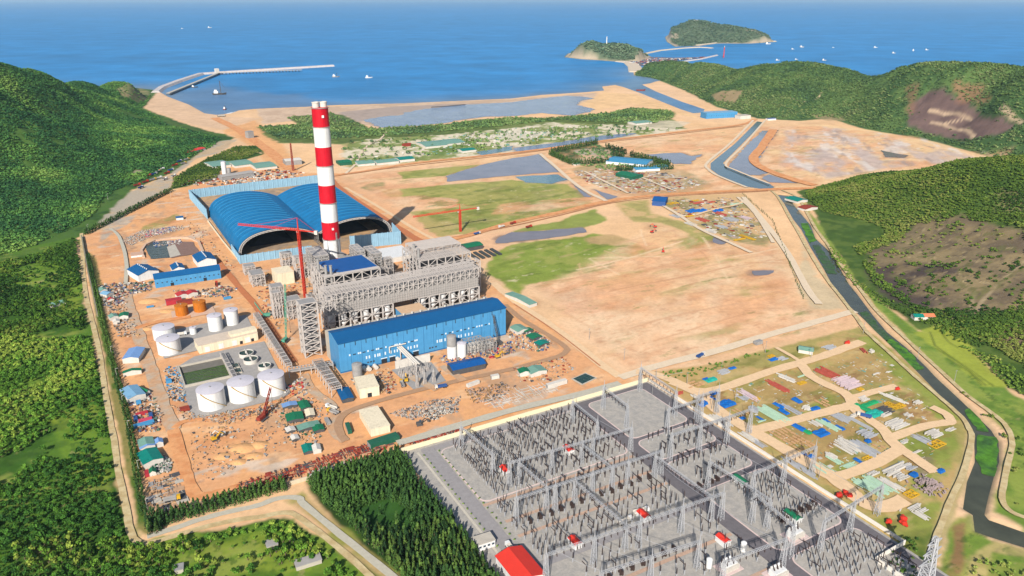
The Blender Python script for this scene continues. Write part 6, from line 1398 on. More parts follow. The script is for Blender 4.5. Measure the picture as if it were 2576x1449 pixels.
# ================================================================ SHEDS, STORES AND MACHINES ON THE SITE
def flat(label, cat, pts, h, roof, wall=None, name='shed', rise=1.6, axis='y'):
    """shed from its front left / front right eave corners and depth"""
    (fl, fr, d) = pts
    if 'shanty' in label or 'stores' in label: h *= .7; wall = m_dgrey; rise = .9
    return shed(name, label, cat, fl, fr, d, h, rise, axis, wall or m_dirtywhite, roof, zc=h, ov=.3)
for lab, fl, fr, d, h, rf in (('powder blue roofed shed on the left side road, white gable', (307, 906), (348, 903), 25, 5.5, m_ltblue2), ('light blue roofed shed with white gable beside a green lean-to', (322, 1007), (366, 993), 24, 5.5, m_ltblue), ('green lean-to roof beside the light blue shed', (368, 990), (377, 986), 20, 3.5, m_green), ('long narrow green roof above the light blue shed', (309, 942), (355, 934), 5, 4, m_green),
    ('faded green roof at the top of the left side row', (277, 803), (298, 798), 10, 4, m_paleg), ('dark green roof at the top of the left side row', (299, 800), (322, 797), 11, 4, m_green), ('white site cabin under the faded green roof', (284, 814), (301, 811), 7, 3, m_dirtywhite), ('dull green roof at the lower end of the left side row', (350, 1128), (388, 1118), 12, 4.5, m_paleg), ('pale blue roof strip between the green and teal roofs', (352, 1133), (390, 1122), 4, 4.2, m_ltblue2), ('speckled teal roof, the largest at the lower left', (360, 1172), (410, 1155), 20, 4.5, m_teal), ('small grey blue roof beside the dull green roof', (390, 1120), (410, 1115), 7, 4, m_ltblue2), ('small dark green roof below the teal roof', (375, 1194), (392, 1190), 6, 3, m_green),
    ('red roofed shed above the orange tanks, left half', (447, 748), (474, 742), 12, 5, cmat('red_shed_roof', 196, 62, 62)), ('red roofed shed above the orange tanks, right half', (472, 744), (498, 738), 12, 5, cmat('red_shed_roof', 196, 62, 62)), ('pale green roof at the top corner of the left junk row', (252, 735), (270, 731), 10, 4, m_paleg), ('light blue roof at the top of the left junk row', (268, 745), (286, 738), 12, 4, m_ltblue), ('small red roof in the left junk row', (272, 758), (287, 755), 6, 3, cmat('red_shed_roof', 196, 62, 62)),
    ('green roof at the top of the shanty cluster', (758, 1032), (782, 1026), 14, 4, m_green), ('patched green roof on the left of the shanty cluster', (722, 1063), (764, 1055), 13, 4, m_green), ('slate blue roof at the top left of the shanty cluster', (712, 1028), (748, 1020), 7, 4, m_ltblue2), ('cream patched roof in the middle of the shanty cluster', (770, 1050), (792, 1046), 12, 4, m_cream), ('long pale green roof at the foot of the shanty cluster', (752, 1086), (806, 1072), 9, 3.6, m_paleg), ('dark green roof at the right foot of the shanty cluster', (790, 1088), (816, 1082), 9, 3.6, m_green), ('lilac white cabin left of the shanty cluster, upper', (722, 1090), (744, 1084), 7, 3, m_dirtywhite), ('lilac white cabin left of the shanty cluster, lower', (735, 1110), (753, 1105), 7, 3, m_dirtywhite), ('emerald green tarpaulin tent below the shanty cluster', (764, 1142), (790, 1136), 12, 3.4, m_teal), ('white cabin beside the emerald tent', (788, 1138), (808, 1134), 9, 3, m_dirtywhite),
    ('green roofed cabin beside the brown road right of the hall front', (1308, 942), (1337, 938), 9, 4, m_green), ('pale green roofed hut beside the brown road right of the hall front', (1336, 944), (1376, 934), 13, 4, m_paleg), ('grey green shed at the right end of the turbine hall', (1303, 838), (1330, 830), 16, 4, m_paleg), ('bright green shed among stores right of the turbine hall, upper', (1322, 838), (1342, 832), 8, 4, m_green), ('bright green shed among stores right of the turbine hall, middle', (1340, 856), (1364, 848), 12, 4, m_green), ('teal shed among stores right of the turbine hall, lower', (1358, 872), (1382, 864), 10, 4, m_teal), ('grey roofed shed at the foot of the green field', (1270, 742), (1332, 770), 12, 4, m_paleg)):
    flat(lab, 'shed', (fl, fr, d), h, rf)
def box_thing(name, label, cat, px, py, L, w, h, ang, m, group=None):
    t = thing(name, label, cat, W(px, py), SITE + R(ang), group); mb = MB(); mb.box(-L / 2, L / 2, -w / 2, w / 2, .3, h)
    mb.build('body', m, t); mb = MB()
    for x in (-L / 2 + .1, L / 2 - .1): mb.box(x - .14, x + .14, -w / 2 - .06, w / 2 + .06, .2, h + .06)
    for i in range(int(L / 1.2)): mb.box(-L / 2 + i * 1.2, -L / 2 + i * 1.2 + .3, -w / 2 - .05, w / 2 + .05, .4, h - .2)
    mb.build('corrugation', m, t); mb = MB(); mb.box(-L / 2 - .12, -L / 2, -w / 2 + .3, w / 2 - .3, .5, h - .3); mb.build('door', m_grey, t); return t
m_cred = cmat('container_red', 190, 56, 66, var=.18); m_cblue = cmat('container_blue', 58, 92, 150, var=.18); m_csky = cmat('sky_blue_sheet', 80, 156, 204, var=.15); m_pinkr = cmat('pinkish_red', 214, 80, 104, var=.15)
for lab, px, py, L, w, h, a, m in (('red container beside the orange tanks, the left one', 438, 766, 18, 9, 6, 0, m_cred), ('dull brown red container beside the orange tanks, the right one', 466, 768, 18, 8, 5, 0, m_rust), ('red container at the top of the left container yard', 357, 1047, 10, 3, 3, 5, m_cred), ('pink red container in the middle of the left container yard', 366, 1063, 11, 3, 3, 0, m_pinkr), ('dark blue container on the left of the container yard', 342, 1060, 3, 8, 3, 0, m_cblue), ('dark blue container on the right of the container yard', 380, 1052, 3, 8, 3, 0, m_cblue), ('sky blue sheet roof at the foot of the left container yard', 360, 1074, 18, 4, 3, 6, m_csky), ('light blue water tank box below the light blue shed', 349, 1018, 4, 4, 3, 0, m_csky), ('small red container below the teal roof', 370, 1198, 3, 7, 3, 0, m_cred), ('dark green container by the lower bend of the brown road', 877, 1084, 3.4, 15, 3.4, -8, m_contg), ('long green roofed cabin beside the rusty rebar pile', 965, 1118, 26, 8, 5, 3, m_contg), ('sky blue box on the orange ground left of the orange tanks', 378, 776, 8, 2.5, 2, 0, m_csky), ('light blue box left of the green reservoir', 425, 965, 5, 5, 3.4, 0, m_csky), ('brown red box beside the front row of white tanks', 465, 1035, 8, 6, 3, 0, m_rust), ('white trailer beside the cooling posts of the brown road', 1190, 972, 3, 14, 3.4, -80, m_dirtywhite), ('white trailer box at the bend of the brown road', 1245, 955, 8, 4, 4, -8, m_dirtywhite), ('long white trailer with dark red top above the conc road', 1400, 973, 22, 4, 4.4, 0, m_dirtywhite), ('grey tank trailer right of the shanty cluster', 824, 1066, 3, 10, 3, 0, m_grey), ('silver arched box on the white sand road', 1907, 868, 9, 5, 4, 0, m_grey), ('sky blue container beside the orange red tank yard', 572, 755, 9, 3, 3, 5, m_csky)):
    box_thing('container', lab, 'container', px, py, L, w, h, a, m)
# vehicles
def truck_parts(body, bed):
    ms = {}
    a = MB(); a.box(3.0, 5.0, -1.2, 1.2, .7, 3.1); ms['cab'] = (a.mesh('cab', body), []); w = MB(); w.box(4.95, 5.04, -1.0, 1.0, 1.8, 2.8); ms['cab'][1].append(('windscreen', w.mesh('windscreen', m_glass)))
    b = MB(); b.box(-4.5, 2.8, -1.25, 1.25, 1.0, 1.3)
    for y in (-1.25, 1.15): b.box(-4.5, 2.8, y, y + .1, 1.3, 2.5)
    b.box(2.7, 2.8, -1.2, 1.2, 1.3, 2.9); ms['bed'] = (b.mesh('bed', bed), [])
    wm_ = MB(); wm_.tube((0, -.2, 0), (0, .2, 0), .55, 10); ms['wheel'] = wm_.mesh('wheel', m_dark); return ms
TRK = [truck_parts(m_crane, m_rust), truck_parts(m_dirtywhite, m_cblue), truck_parts(m_yellow, m_grey), truck_parts(m_white, m_dirtywhite)]
def truck(label, p, ang, v, group=None, s=1.25):
    t = thing('truck', label, 'truck', p, ang, group); t.scale = (s, s, s); ms = TRK[v]; c = link(bpy.data.objects.new('cab', ms['cab'][0]), t)
    for nm, me in ms['cab'][1]: link(bpy.data.objects.new(nm, me), c)
    link(bpy.data.objects.new('bed', ms['bed'][0]), t)
    for x in (3.9, -1.6, -3.2):
        for y in (-1.1, 1.1): o = link(bpy.data.objects.new('wheel', ms['wheel']), t); o.location = (x, y, .55)
    return t
def truck_at(label, px, py, ang, v, group=None, s=1.25): return truck(label, W(px, py, .8), R(ang), v, group, s)
for q in (('red tipper truck on the field road near the lone crane', 1290, 566, 45, 0), ('dark truck on the field road before the lone crane', 1200, 592, 40, 1), ('white tipper truck on the field road, farther along', 1262, 574, 222, 3), ('white flatbed truck parked above the lower bend of the brown road', 834, 1031, 150, 3), ('cream flatbed truck beside the white one at the lower bend', 838, 1042, 150, 2), ('white car at the corner of the red roofed hall', 1286, 1388, 120, 3), ('white lorry with an open bed beside the kiosk in the switchyard', 1572, 1318, 30, 3), ('silver grey crane truck behind the kiosk in the switchyard', 1612, 1293, 20, 3), ('red lorry at the edge of the dirt field by the road', 1330, 575, 40, 0), ('yellow lorry under the hall front beside the transformer yard', 1012, 972, 110, 2), ('blue bedded lorry on the white sand road', 1762, 900, 40, 1), ('white lorry beside the cream treatment building', 455, 846, 20, 3), ('yellow grey dump truck in the bottom left store yard', 432, 1262, 20, 2), ('grey truck on the brown road below the transformer yard', 1110, 978, 200, 1), ('dark truck on the laydown road by the teal tarpaulin', 2175, 1052, 150, 1), ('orange truck on the track in front of the coal yard', 545, 720, 110, 0)): truck_at(*q)
for i, (px, py) in enumerate(((375, 447), (388, 442), (398, 436), (406, 430), (420, 440), (430, 432), (385, 456), (400, 452), (440, 420), (452, 410), (462, 415), (415, 455), (345, 470), (355, 476), (470, 405), (437, 447), (366, 462))): truck_at('dusty tipper truck parked in the gravel yard under the left hill', px, py, 70 + rnd.uniform(-15, 15), i % 4, 'tipper trucks in the gravel yard', 1.5)
def excavator(label, px, py, ang, m):
    t = thing('excavator', label, 'excavator', W(px, py, .4), R(ang)); t.scale = (1.3, 1.3, 1.3)
    for y in (-1.2, 1.2): mb = MB(); mb.box(-2, 2, y - .35, y + .35, 0, .9); mb.build('track', m_dgrey, t)
    mb = MB(); mb.box(-2, 1.2, -1.3, 1.3, 1, 2.3); mb.build('body', m, t); mb = MB(); mb.box(0.2, 1.5, .1, 1.2, 2.3, 3.3); mb.build('cab', m_glass, t)
    mb = MB(); mb.bar((1.2, 0, 1.8), (4, 0, 4.6), .3); mb.bar((4, 0, 4.6), (6.2, 0, 2.6), .25); mb.build('boom', m, t); mb = MB(); mb.box(5.6, 6.8, -.6, .6, 1.5, 2.6); mb.build('bucket', m_dgrey, t)
for q in (('orange excavator in the sand at the edge of the grey pond', 1640, 588, 30, m_crane), ('small orange excavator beside the first one on the sand', 1648, 575, 160, m_crane), ('orange excavator alone in the middle of the dirt field', 1668, 637, 80, m_crane), ('yellow excavator beside the transformer yard', 1022, 962, 100, m_yellow), ('yellow excavator in the sand yard at the left', 540, 1110, 40, m_yellow), ('white excavator in the sand yard by the bottom road', 560, 1098, 200, m_dirtywhite), ('dark excavator on the rubble above the cream wall', 1055, 1072, 20, m_dgrey), ('rust red excavator near the shanty cluster', 668, 1046, 60, m_rust), ('yellow excavator by the pipes right of the hall', 1252, 902, 30, m_yellow)): excavator(*q)
# debris fields: nobody could count them
def debris(label, pts, n, mats, smin=.6, smax=3.5, hmax=1.6, world=None, longish=.5, name='debris', ang=None):
    poly = np.array(world) if world is not None else WP(pts); mb = MB(); x0, y0 = poly.min(0); x1, y1 = poly.max(0); c = 0; tries = 0
    if smax < 7 and y0 < 1300: smax *= .72; n = int(n * 1.35)
    while c < n and tries < n * 30:
        tries += 1; x, y = rnd.uniform(x0, x1), rnd.uniform(y0, y1)
        if sdist(poly, np.array([x]), np.array([y]))[0] < 0: continue
        c += 1; a = rnd.uniform(0, math.pi) if ang is None else R(ang) + rnd.choice((0, math.pi / 2)) + rnd.uniform(-.08, .08); L = rnd.uniform(smin, smax); w = L * rnd.uniform(.5, 1) if rnd.random() > longish else rnd.uniform(.2, .5); h = rnd.uniform(.2, hmax)
        d = Vector((math.cos(a), math.sin(a))) * L; e = Vector((-math.sin(a), math.cos(a))) * w; m = rnd.randrange(len(mats)); z = .2
        q = [(x - d.x / 2 - e.x / 2, y - d.y / 2 - e.y / 2), (x + d.x / 2 - e.x / 2, y + d.y / 2 - e.y / 2), (x + d.x / 2 + e.x / 2, y + d.y / 2 + e.y / 2), (x - d.x / 2 + e.x / 2, y - d.y / 2 + e.y / 2)]
        mb.prism(q, z, z + h, m)
    return tag(mb.build(name, mats), label, 'debris', kind='stuff')
m_jr = cmat('dull_red_junk', 150, 92, 84, var=.4); m_jb = cmat('dull_blue_junk', 98, 112, 146, var=.4); m_jg = cmat('dull_green_junk', 92, 120, 104, var=.4); m_jd = cmat('dusty_junk', 206, 164, 128, var=.4)
MIXA = [m_jr, m_grey, m_dirtywhite, m_jb, m_dgrey, m_conc, m_jg, m_jd, m_jd]; MIXB = [m_conc, m_dirtywhite, m_grey, m_dgrey]; MIXC = [m_rust, cmat('rebar_red', 176, 74, 60), m_dgrey]; MIXD = [m_conc, cmat('timber', 196, 158, 112), m_dgrey, m_grey, m_jd, m_jd]
m_rub = cmat('pinkish_rubble', 196, 168, 150, var=.3)
for lab, pts, n, mats, s0, s1, h, lg in (('coloured junk strewn along the upper left boundary', [(246, 720), (330, 715), (385, 712), (380, 735), (320, 745), (318, 770), (262, 775)], 420, MIXA, .8, 5, 2.2, .4), ('junk and scrap beside the left side road', [(268, 775), (318, 770), (330, 800), (350, 850), (300, 852), (285, 820)], 200, MIXD, .8, 5, 1.8, .6), ('junk heap below the light blue shed', [(325, 1012), (385, 990), (410, 1050), (400, 1090), (345, 1090), (332, 1040)], 220, MIXA, .8, 4, 2, .5), ('white bagged junk around the teal roof', [(365, 1172), (415, 1150), (432, 1165), (430, 1190), (380, 1200)], 260, [m_dirtywhite, m_grey, m_conc, m_contg], .6, 2.6, 1.5, .2), ('timber and pipes in the bottom left store yard', [(375, 1220), (440, 1190), (462, 1240), (470, 1270), (420, 1300), (380, 1280)], 240, MIXD, 1, 9, .8, .85), ('pink rubble rows above the ash pond', [(330, 620), (300, 610), (360, 582), (460, 570), (462, 580), (380, 600)], 520, [m_rub, m_conc, m_grey], .6, 3, 1.4, .2),
    ('steel scrap between the warehouse and the orange tanks', [(430, 735), (500, 735), (560, 720), (600, 730), (570, 750), (480, 752)], 220, MIXA, .8, 6, 1.6, .6), ('scrap around the feet of the boiler houses', [(640, 700), (760, 660), (820, 690), (800, 760), (700, 830), (650, 770)], 420, MIXD + [m_rust], .8, 6, 1.6, .6), ('grey pipe bits on the slab left of the reservoir', [(412, 930), (445, 925), (462, 975), (470, 1020), (425, 1010)], 170, [m_grey, m_dgrey, m_csky, m_conc], .6, 4, 1.4, .6), ('scrap ring along the tank yard edge', [(425, 1020), (500, 1048), (640, 1030), (715, 1000), (720, 1020), (560, 1066), (470, 1062)], 240, MIXD, .6, 4, 1.5, .6), ('grey machine parts around the pipe rack and the front tanks', [(700, 990), (760, 950), (790, 975), (760, 1010)], 120, MIXB + [m_cred], .6, 4, 1.6, .5), ('scrap and formwork in front of the turbine hall', [(880, 955), (980, 930), (1000, 985), (960, 1000), (900, 985)], 240, MIXD + [m_rust], .7, 4, 1.5, .5), ('scrap between the silos and the cooling blocks', [(1100, 905), (1190, 880), (1290, 862), (1300, 890), (1200, 915), (1150, 930)], 380, MIXD + [m_cred, m_cblue], .7, 5, 2.4, .55), ('stores and scrap right of the turbine hall', [(1275, 840), (1330, 825), (1395, 870), (1370, 890), (1300, 880)], 260, MIXA, .7, 4, 1.8, .5),
    ('brushwood and rubble field before the upper switchyard wall, left part', [(975, 1045), (1080, 1010), (1160, 1000), (1150, 1040), (1040, 1060)], 520, [m_conc, m_rub, m_dgrey, m_grey], .5, 3.2, 1.0, .5), ('dark machine parts on the orange ground above the cream wall', [(1060, 1040), (1130, 1020), (1145, 1040), (1090, 1062)], 130, [m_dgrey, m_conc, m_dirtywhite], .6, 3, 1.4, .5), ('brushwood below the brown road in the middle', [(1170, 985), (1260, 965), (1300, 975), (1250, 1010), (1190, 1020)], 260, [cmat('dry_brush', 178, 140, 96, var=.3), m_dgrey, m_rub], .6, 4, 1.2, .8), ('rows of pale pipes laid above the conc road', [(1215, 1010), (1300, 985), (1385, 965), (1400, 985), (1300, 1015), (1240, 1030)], 150, [m_dirtywhite, m_conc, m_rub], 6, 14, .6, 1.0), ('scrap beside the dark pond', [(1290, 930), (1420, 900), (1450, 930), (1400, 960), (1310, 965)], 200, MIXD + [m_rust], .7, 4, 1.2, .5),
    ('rusty red rebar heaped along the boundary wall', [(600, 1222), (740, 1180), (880, 1134), (930, 1122), (985, 1124), (960, 1138), (880, 1160), (740, 1203), (610, 1238)], 760, MIXC + [m_jd], 2, 8, 1.6, .97), ('pale rubble at the foot of the rebar heap', [(760, 1195), (880, 1160), (900, 1170), (790, 1206)], 160, MIXB, .5, 2.5, 1, .2), ('rusty heaps beside the cream switchyard wall', [(1010, 1120), (1130, 1080), (1160, 1075), (1150, 1090), (1040, 1120)], 260, MIXC + [m_rub], .8, 4, 1.4, .7), ('broken stone and planks in the sand yard at the bottom left', [(480, 1080), (560, 1075), (640, 1090), (600, 1180), (520, 1230), (480, 1190)], 130, MIXD, .6, 4, 1.0, .5), ('broken stone in the right half of the sand yard', [(640, 1060), (720, 1040), (740, 1100), (680, 1150), (620, 1170)], 80, MIXD, .5, 3, .9, .5), ('grey machine parts in the upper sand yard', [(500, 1060), (600, 1040), (700, 1020), (700, 1040), (560, 1075)], 170, MIXD + [m_rust], .6, 4, 1.2, .6), ('sand coloured debris around the shanty cluster', [(700, 1010), (820, 1000), (830, 1090), (800, 1120), (740, 1130), (705, 1070)], 220, MIXD + [m_contg], .6, 4, 1.4, .5),
    ('machine parts by the duct towers behind the boilers', [(930, 640), (1040, 620), (1040, 660), (960, 690), (930, 670)], 220, MIXD + [m_rust], .8, 5, 2, .5), ('pink and blue scrap at the upper left by the conifer hedge', [(352, 588), (440, 572), (450, 580), (370, 600)], 150, [m_pinkr, m_dirtywhite, m_cblue, m_rub], .8, 6, 1.2, .6), ('scrap below the conifer hedge', [(385, 612), (455, 605), (460, 618), (390, 625)], 130, [m_dirtywhite, m_cblue, m_rub, m_grey], .8, 5, 1.2, .6), ('scrap along the front of the coal shed screen', [(470, 560), (520, 580), (560, 640), (600, 680), (560, 690), (480, 600)], 120, MIXD + [m_rust], .8, 4, 1.2, .5),
    ('materials laid out in rows on the yard by the office compound', [(1440, 435), (1530, 425), (1690, 440), (1780, 465), (1700, 485), (1580, 490), (1480, 465)], 900, [m_conc, m_rub, m_grey, m_dgrey, m_dirtywhite, m_rust], 1.5, 9, 1.2, .6), ('materials laid out beside the small blue warehouse', [(1690, 505), (1840, 500), (1900, 545), (1930, 600), (1840, 605), (1700, 545)], 520, [m_conc, m_grey, m_rub, m_dirtywhite, m_rust, m_dgrey], 1.5, 8, 1.2, .7), ('loose planks and pipes on the laydown plots', [(1830, 985), (2010, 930), (2220, 890), (2350, 1040), (2360, 1190), (2200, 1270), (1880, 1060)], 420, [m_conc, m_dirtywhite, cmat('timber', 196, 158, 112), m_paleg], 1, 6, .6, .9), ('site camp clutter behind the coal yard', [(430, 470), (560, 440), (700, 430), (780, 440), (700, 455), (540, 470)], 420, MIXB + [m_rust], 1.5, 8, 3, .4), ('village rubble and low walls in the white sand', [(900, 400), (1100, 350), (1300, 325), (1500, 320), (1400, 350), (1150, 390)], 350, [m_dirtywhite, m_conc, m_paleg], 2, 8, 2.5, .3)):
    debris(lab, pts, n, mats, s0, s1, h, None, lg, ang=29.5 if lg >= .85 else None)
for i, (px, py, r, h) in enumerate(((610, 1130, 12, 2.2), (650, 1122, 9, 1.8), (640, 1150, 8, 1.5), (600, 1165, 7, 1.5), (560, 1150, 8, 1.2), (375, 760, 14, 2.4), (420, 785, 10, 1.4), (370, 830, 8, 1.4))):
    p = W(px, py); mb = MB(); n = 26; vs = [(0, 0, h)]; fs = []
    for k, (rr, z) in enumerate(((.35, .85), (.7, .4), (1.0, -.1))):
        for j in range(n): a = 2 * math.pi * j / n; q = r * rr * (1 + rnd.uniform(-.12, .12)); vs.append((q * math.cos(a), q * .75 * math.sin(a), h * z * rnd.uniform(.85, 1.1)))
    fs += [(0, 1 + j, 1 + (j + 1) % n) for j in range(n)]
    for k in range(2): fs += [(1 + k * n + j, 1 + (k + 1) * n + j, 1 + (k + 1) * n + (j + 1) % n, 1 + k * n + (j + 1) % n) for j in range(n)]
    mb.add(vs, fs); o = mb.build('sand_heap', cmat('heap_sand', 240, 182, 124, rough=.95, var=.15, scale=.4), None, True); o.location = (p.x, p.y, 0)
    tag(o, 'low pale heap of sand in the bottom sand yard' if i < 5 else 'low orange sand heap near the left side road', 'sand heap', 'sand heaps of the bottom yard' if i < 5 else 'sand heaps by the side road')
t = thing('site_pond', 'square dark pond with pale rim near the upper switchyard wall', 'pond', (0, 0, 0), 0)
a = [W(*q) for q in ((1442, 957), (1472, 944), (1497, 955), (1465, 970))]; mb = MB(); mb.prism([(v.x, v.y) for v in a], .3, .9); mb.build('water', m_wdark, t)
c0 = sum(a, Vector()) / 4; mb = MB(); mb.prism([tuple((c0 + (v - c0) * 1.18)[:2]) for v in a], .25, .8); mb.build('rim', m_conc, t)
# street lamps along the left boundary
lp = MB(); lp.tube((0, 0, 0), (0, 0, 9.5), .14, 6, 0, .09); lp.bar((0, 0, 9.4), (1.8, 0, 9.8), .08); lp_me = lp.mesh('post', m_dirtywhite); lh = MB(); lh.box(1.5, 2.3, -.2, .2, 9.65, 9.85); lh_me = lh.mesh('lamp_head', m_grey)
for i, (px, py) in enumerate(((282, 899), (295, 956), (311, 1026), (325, 1090), (350, 1192), (372, 1290), (272, 505), (222, 585), (430, 500), (470, 560))):
    t = thing('street_lamp', 'slim white lamp post standing along the left boundary hedge' if i < 6 else 'slim white pole by the upper left hedge and yard', 'street lamp', W(px, py), 0.2, 'lamp posts of the left boundary' if i < 6 else 'poles of the upper left'); link(bpy.data.objects.new('post', lp_me), t); link(bpy.data.objects.new('lamp_head', lh_me), t); t.scale = (1.2, 1.2, 1.2)
up = MB(); up.tube((0, 0, 0), (0, 0, 11), .2, 6, 0, .12); up_me = up.mesh('post', m_grey); ua = MB(); ua.bar((-1.2, 0, 10.2), (1.2, 0, 10.2), .1); ua_me = ua.mesh('cross_arm', m_grey)
for i, (px, py) in enumerate(((1482, 857), (1570, 909), (1650, 960), (1728, 970), (2171, 842), (2040, 905), (1850, 1010), (2060, 1205), (2308, 905), (2400, 965), (1790, 1035), (1640, 1000), (1925, 890))):
    t = thing('utility_pole', 'thin grey utility pole beside the sand roads of the laydown ground', 'utility pole', W(px, py), SITE, 'utility poles by the sand roads'); link(bpy.data.objects.new('post', up_me), t); link(bpy.data.objects.new('cross_arm', ua_me), t); t.scale = (1.3, 1.3, 1.25)
# ================================================================ LAYDOWN STACKS
KM = dict(pale=('pale green pipes', cmat('pale_green_pipe', 190, 220, 190, var=.15)), white=('white steel girders', m_dirtywhite), grey=('grey steel sections', m_galv), red=('red steel beams', cmat('red_beam', 200, 96, 78, var=.25)), pink=('pinkish white girders', cmat('pinkish_girder', 226, 202, 204, var=.2)), brown=('brown timber crates', cmat('crate_timber', 214, 168, 122, var=.2)),
    blue=('blue tarpaulin covered goods', cmat('blue_tarp', 30, 108, 190, rough=.5, var=.25)), teal=('teal tarpaulin covered goods', cmat('teal_tarp', 44, 176, 158, rough=.5, var=.2)), green=('green tarpaulin covered goods', cmat('green_tarp', 40, 160, 100, rough=.5, var=.2)), yellow=('yellow steel frames', m_yellow), black=('black coated pipes', m_dgrey), rubble=('grey brown rubble', cmat('rubble_mauve', 170, 150, 146, var=.3)), orange=('orange red vessels', m_crane))
def stack(kind, px, py, L, w, h, ang, where):
    what, m = KM[kind]; lab = what + ' ' + where
    t = MB(); n = 0
    if kind in ('blue', 'teal', 'green'):
        k = max(2, int(L / 4)); j = max(1, int(w / 3.5))
        for a in range(k):
            for b in range(j):
                x = -L / 2 + L * (a + .5) / k; y = -w / 2 + w * (b + .5) / j; q = h * rnd.uniform(.5, 1.1); sx, sy = L / k * .56, w / j * .56
                t.add([(x - sx, y - sy, 0), (x + sx, y - sy, 0), (x + sx, y + sy, 0), (x - sx, y + sy, 0), (x - sx * .7, y - sy * .6, q), (x + sx * .7, y - sy * .6, q), (x + sx * .7, y + sy * .6, q * .9), (x - sx * .7, y + sy * .6, q * .9)], [(0, 1, 5, 4), (1, 2, 6, 5), (2, 3, 7, 6), (3, 0, 4, 7), (4, 5, 6, 7)])
    elif kind == 'brown':
        for a in range(max(1, int(L / 5))):
            for b in range(max(1, int(w / 4))):
                if rnd.random() < .85: x = -L / 2 + a * 5 + rnd.uniform(0, .6); y = -w / 2 + b * 4; t.box(x, x + 4, y, y + 1.7, 0, h * rnd.uniform(.5, 1))
    elif kind == 'rubble':
        for _ in range(int(L * w / 3)):
            x, y = rnd.gauss(0, L / 4), rnd.gauss(0, w / 4); z = max(0, h * (1 - (x / L * 2) ** 2 - (y / w * 2) ** 2)); s = rnd.uniform(.6, 1.6); a = rnd.uniform(0, 3.1)
            t.bar((x - s * math.cos(a), y - s * math.sin(a), z), (x + s * math.cos(a), y + s * math.sin(a), z + .8), rnd.uniform(.3, .7))
    elif kind == 'yellow':
        for y in (-w / 2, 0, w / 2): t.bar((-L / 2, y, .5), (L / 2, y, .5), .35)
        for i in range(4): x = -L / 2 + L * i / 3; t.bar((x, -w / 2, .5), (x, w / 2, .5), .35)
        t.bar((-L / 2, -w / 2, .6), (0, w / 2, .6), .3); t.bar((0, w / 2, .6), (L / 2, -w / 2, .6), .3)
    elif kind == 'orange':
        t.lathe([(w * .3, 0), (w * .5, h * .3), (w * .5, h * .8), (w * .2, h)], n=10); t.tube((-L / 2, 0, h * .4), (L / 2, w * .3, h * .5), w * .25, 8)
    else:
        y = -w / 2
        while y < w / 2:
            b = rnd.uniform(.5, .95); off = rnd.uniform(-.12, .12) * L; l = L * rnd.uniform(.7, 1.02); k = rnd.choice((1, 1, 2)) if h > 1 else 1
            if rnd.random() > .08: t.box(off - l / 2, off + l / 2, y, y + b, 0.1, h * rnd.uniform(.4, 1))
            if kind in ('white', 'pink', 'grey') and rnd.random() < .6: t.box(off - l / 2, off + l * rnd.uniform(-.1, .4), y + .1, y + b * .6, h, h + .5)
            y += b + rnd.uniform(.15, .55)
    o = t.build('stack', m); p = W(px, py); o.location = (p.x, p.y, .5); o.rotation_euler = (0, 0, SITE + R(ang))
    return tag(o, lab, 'stack', 'stacks: ' + lab)
P1 = 'on the upper left laydown plot'; P2 = 'on the middle laydown plot below it'; P3 = 'on the laydown plot nearest the embankment foot'; P4 = 'on the laydown plot with the teal tarpaulin'; P5 = 'on the green corner plot beside the embankment'; P6 = 'on the top laydown plot beside the red beams'; P7 = 'along the strip outside the switchyard wall'; P8 = 'near the small blue warehouse beyond the field'; P9 = 'at the verge below the white sand road'
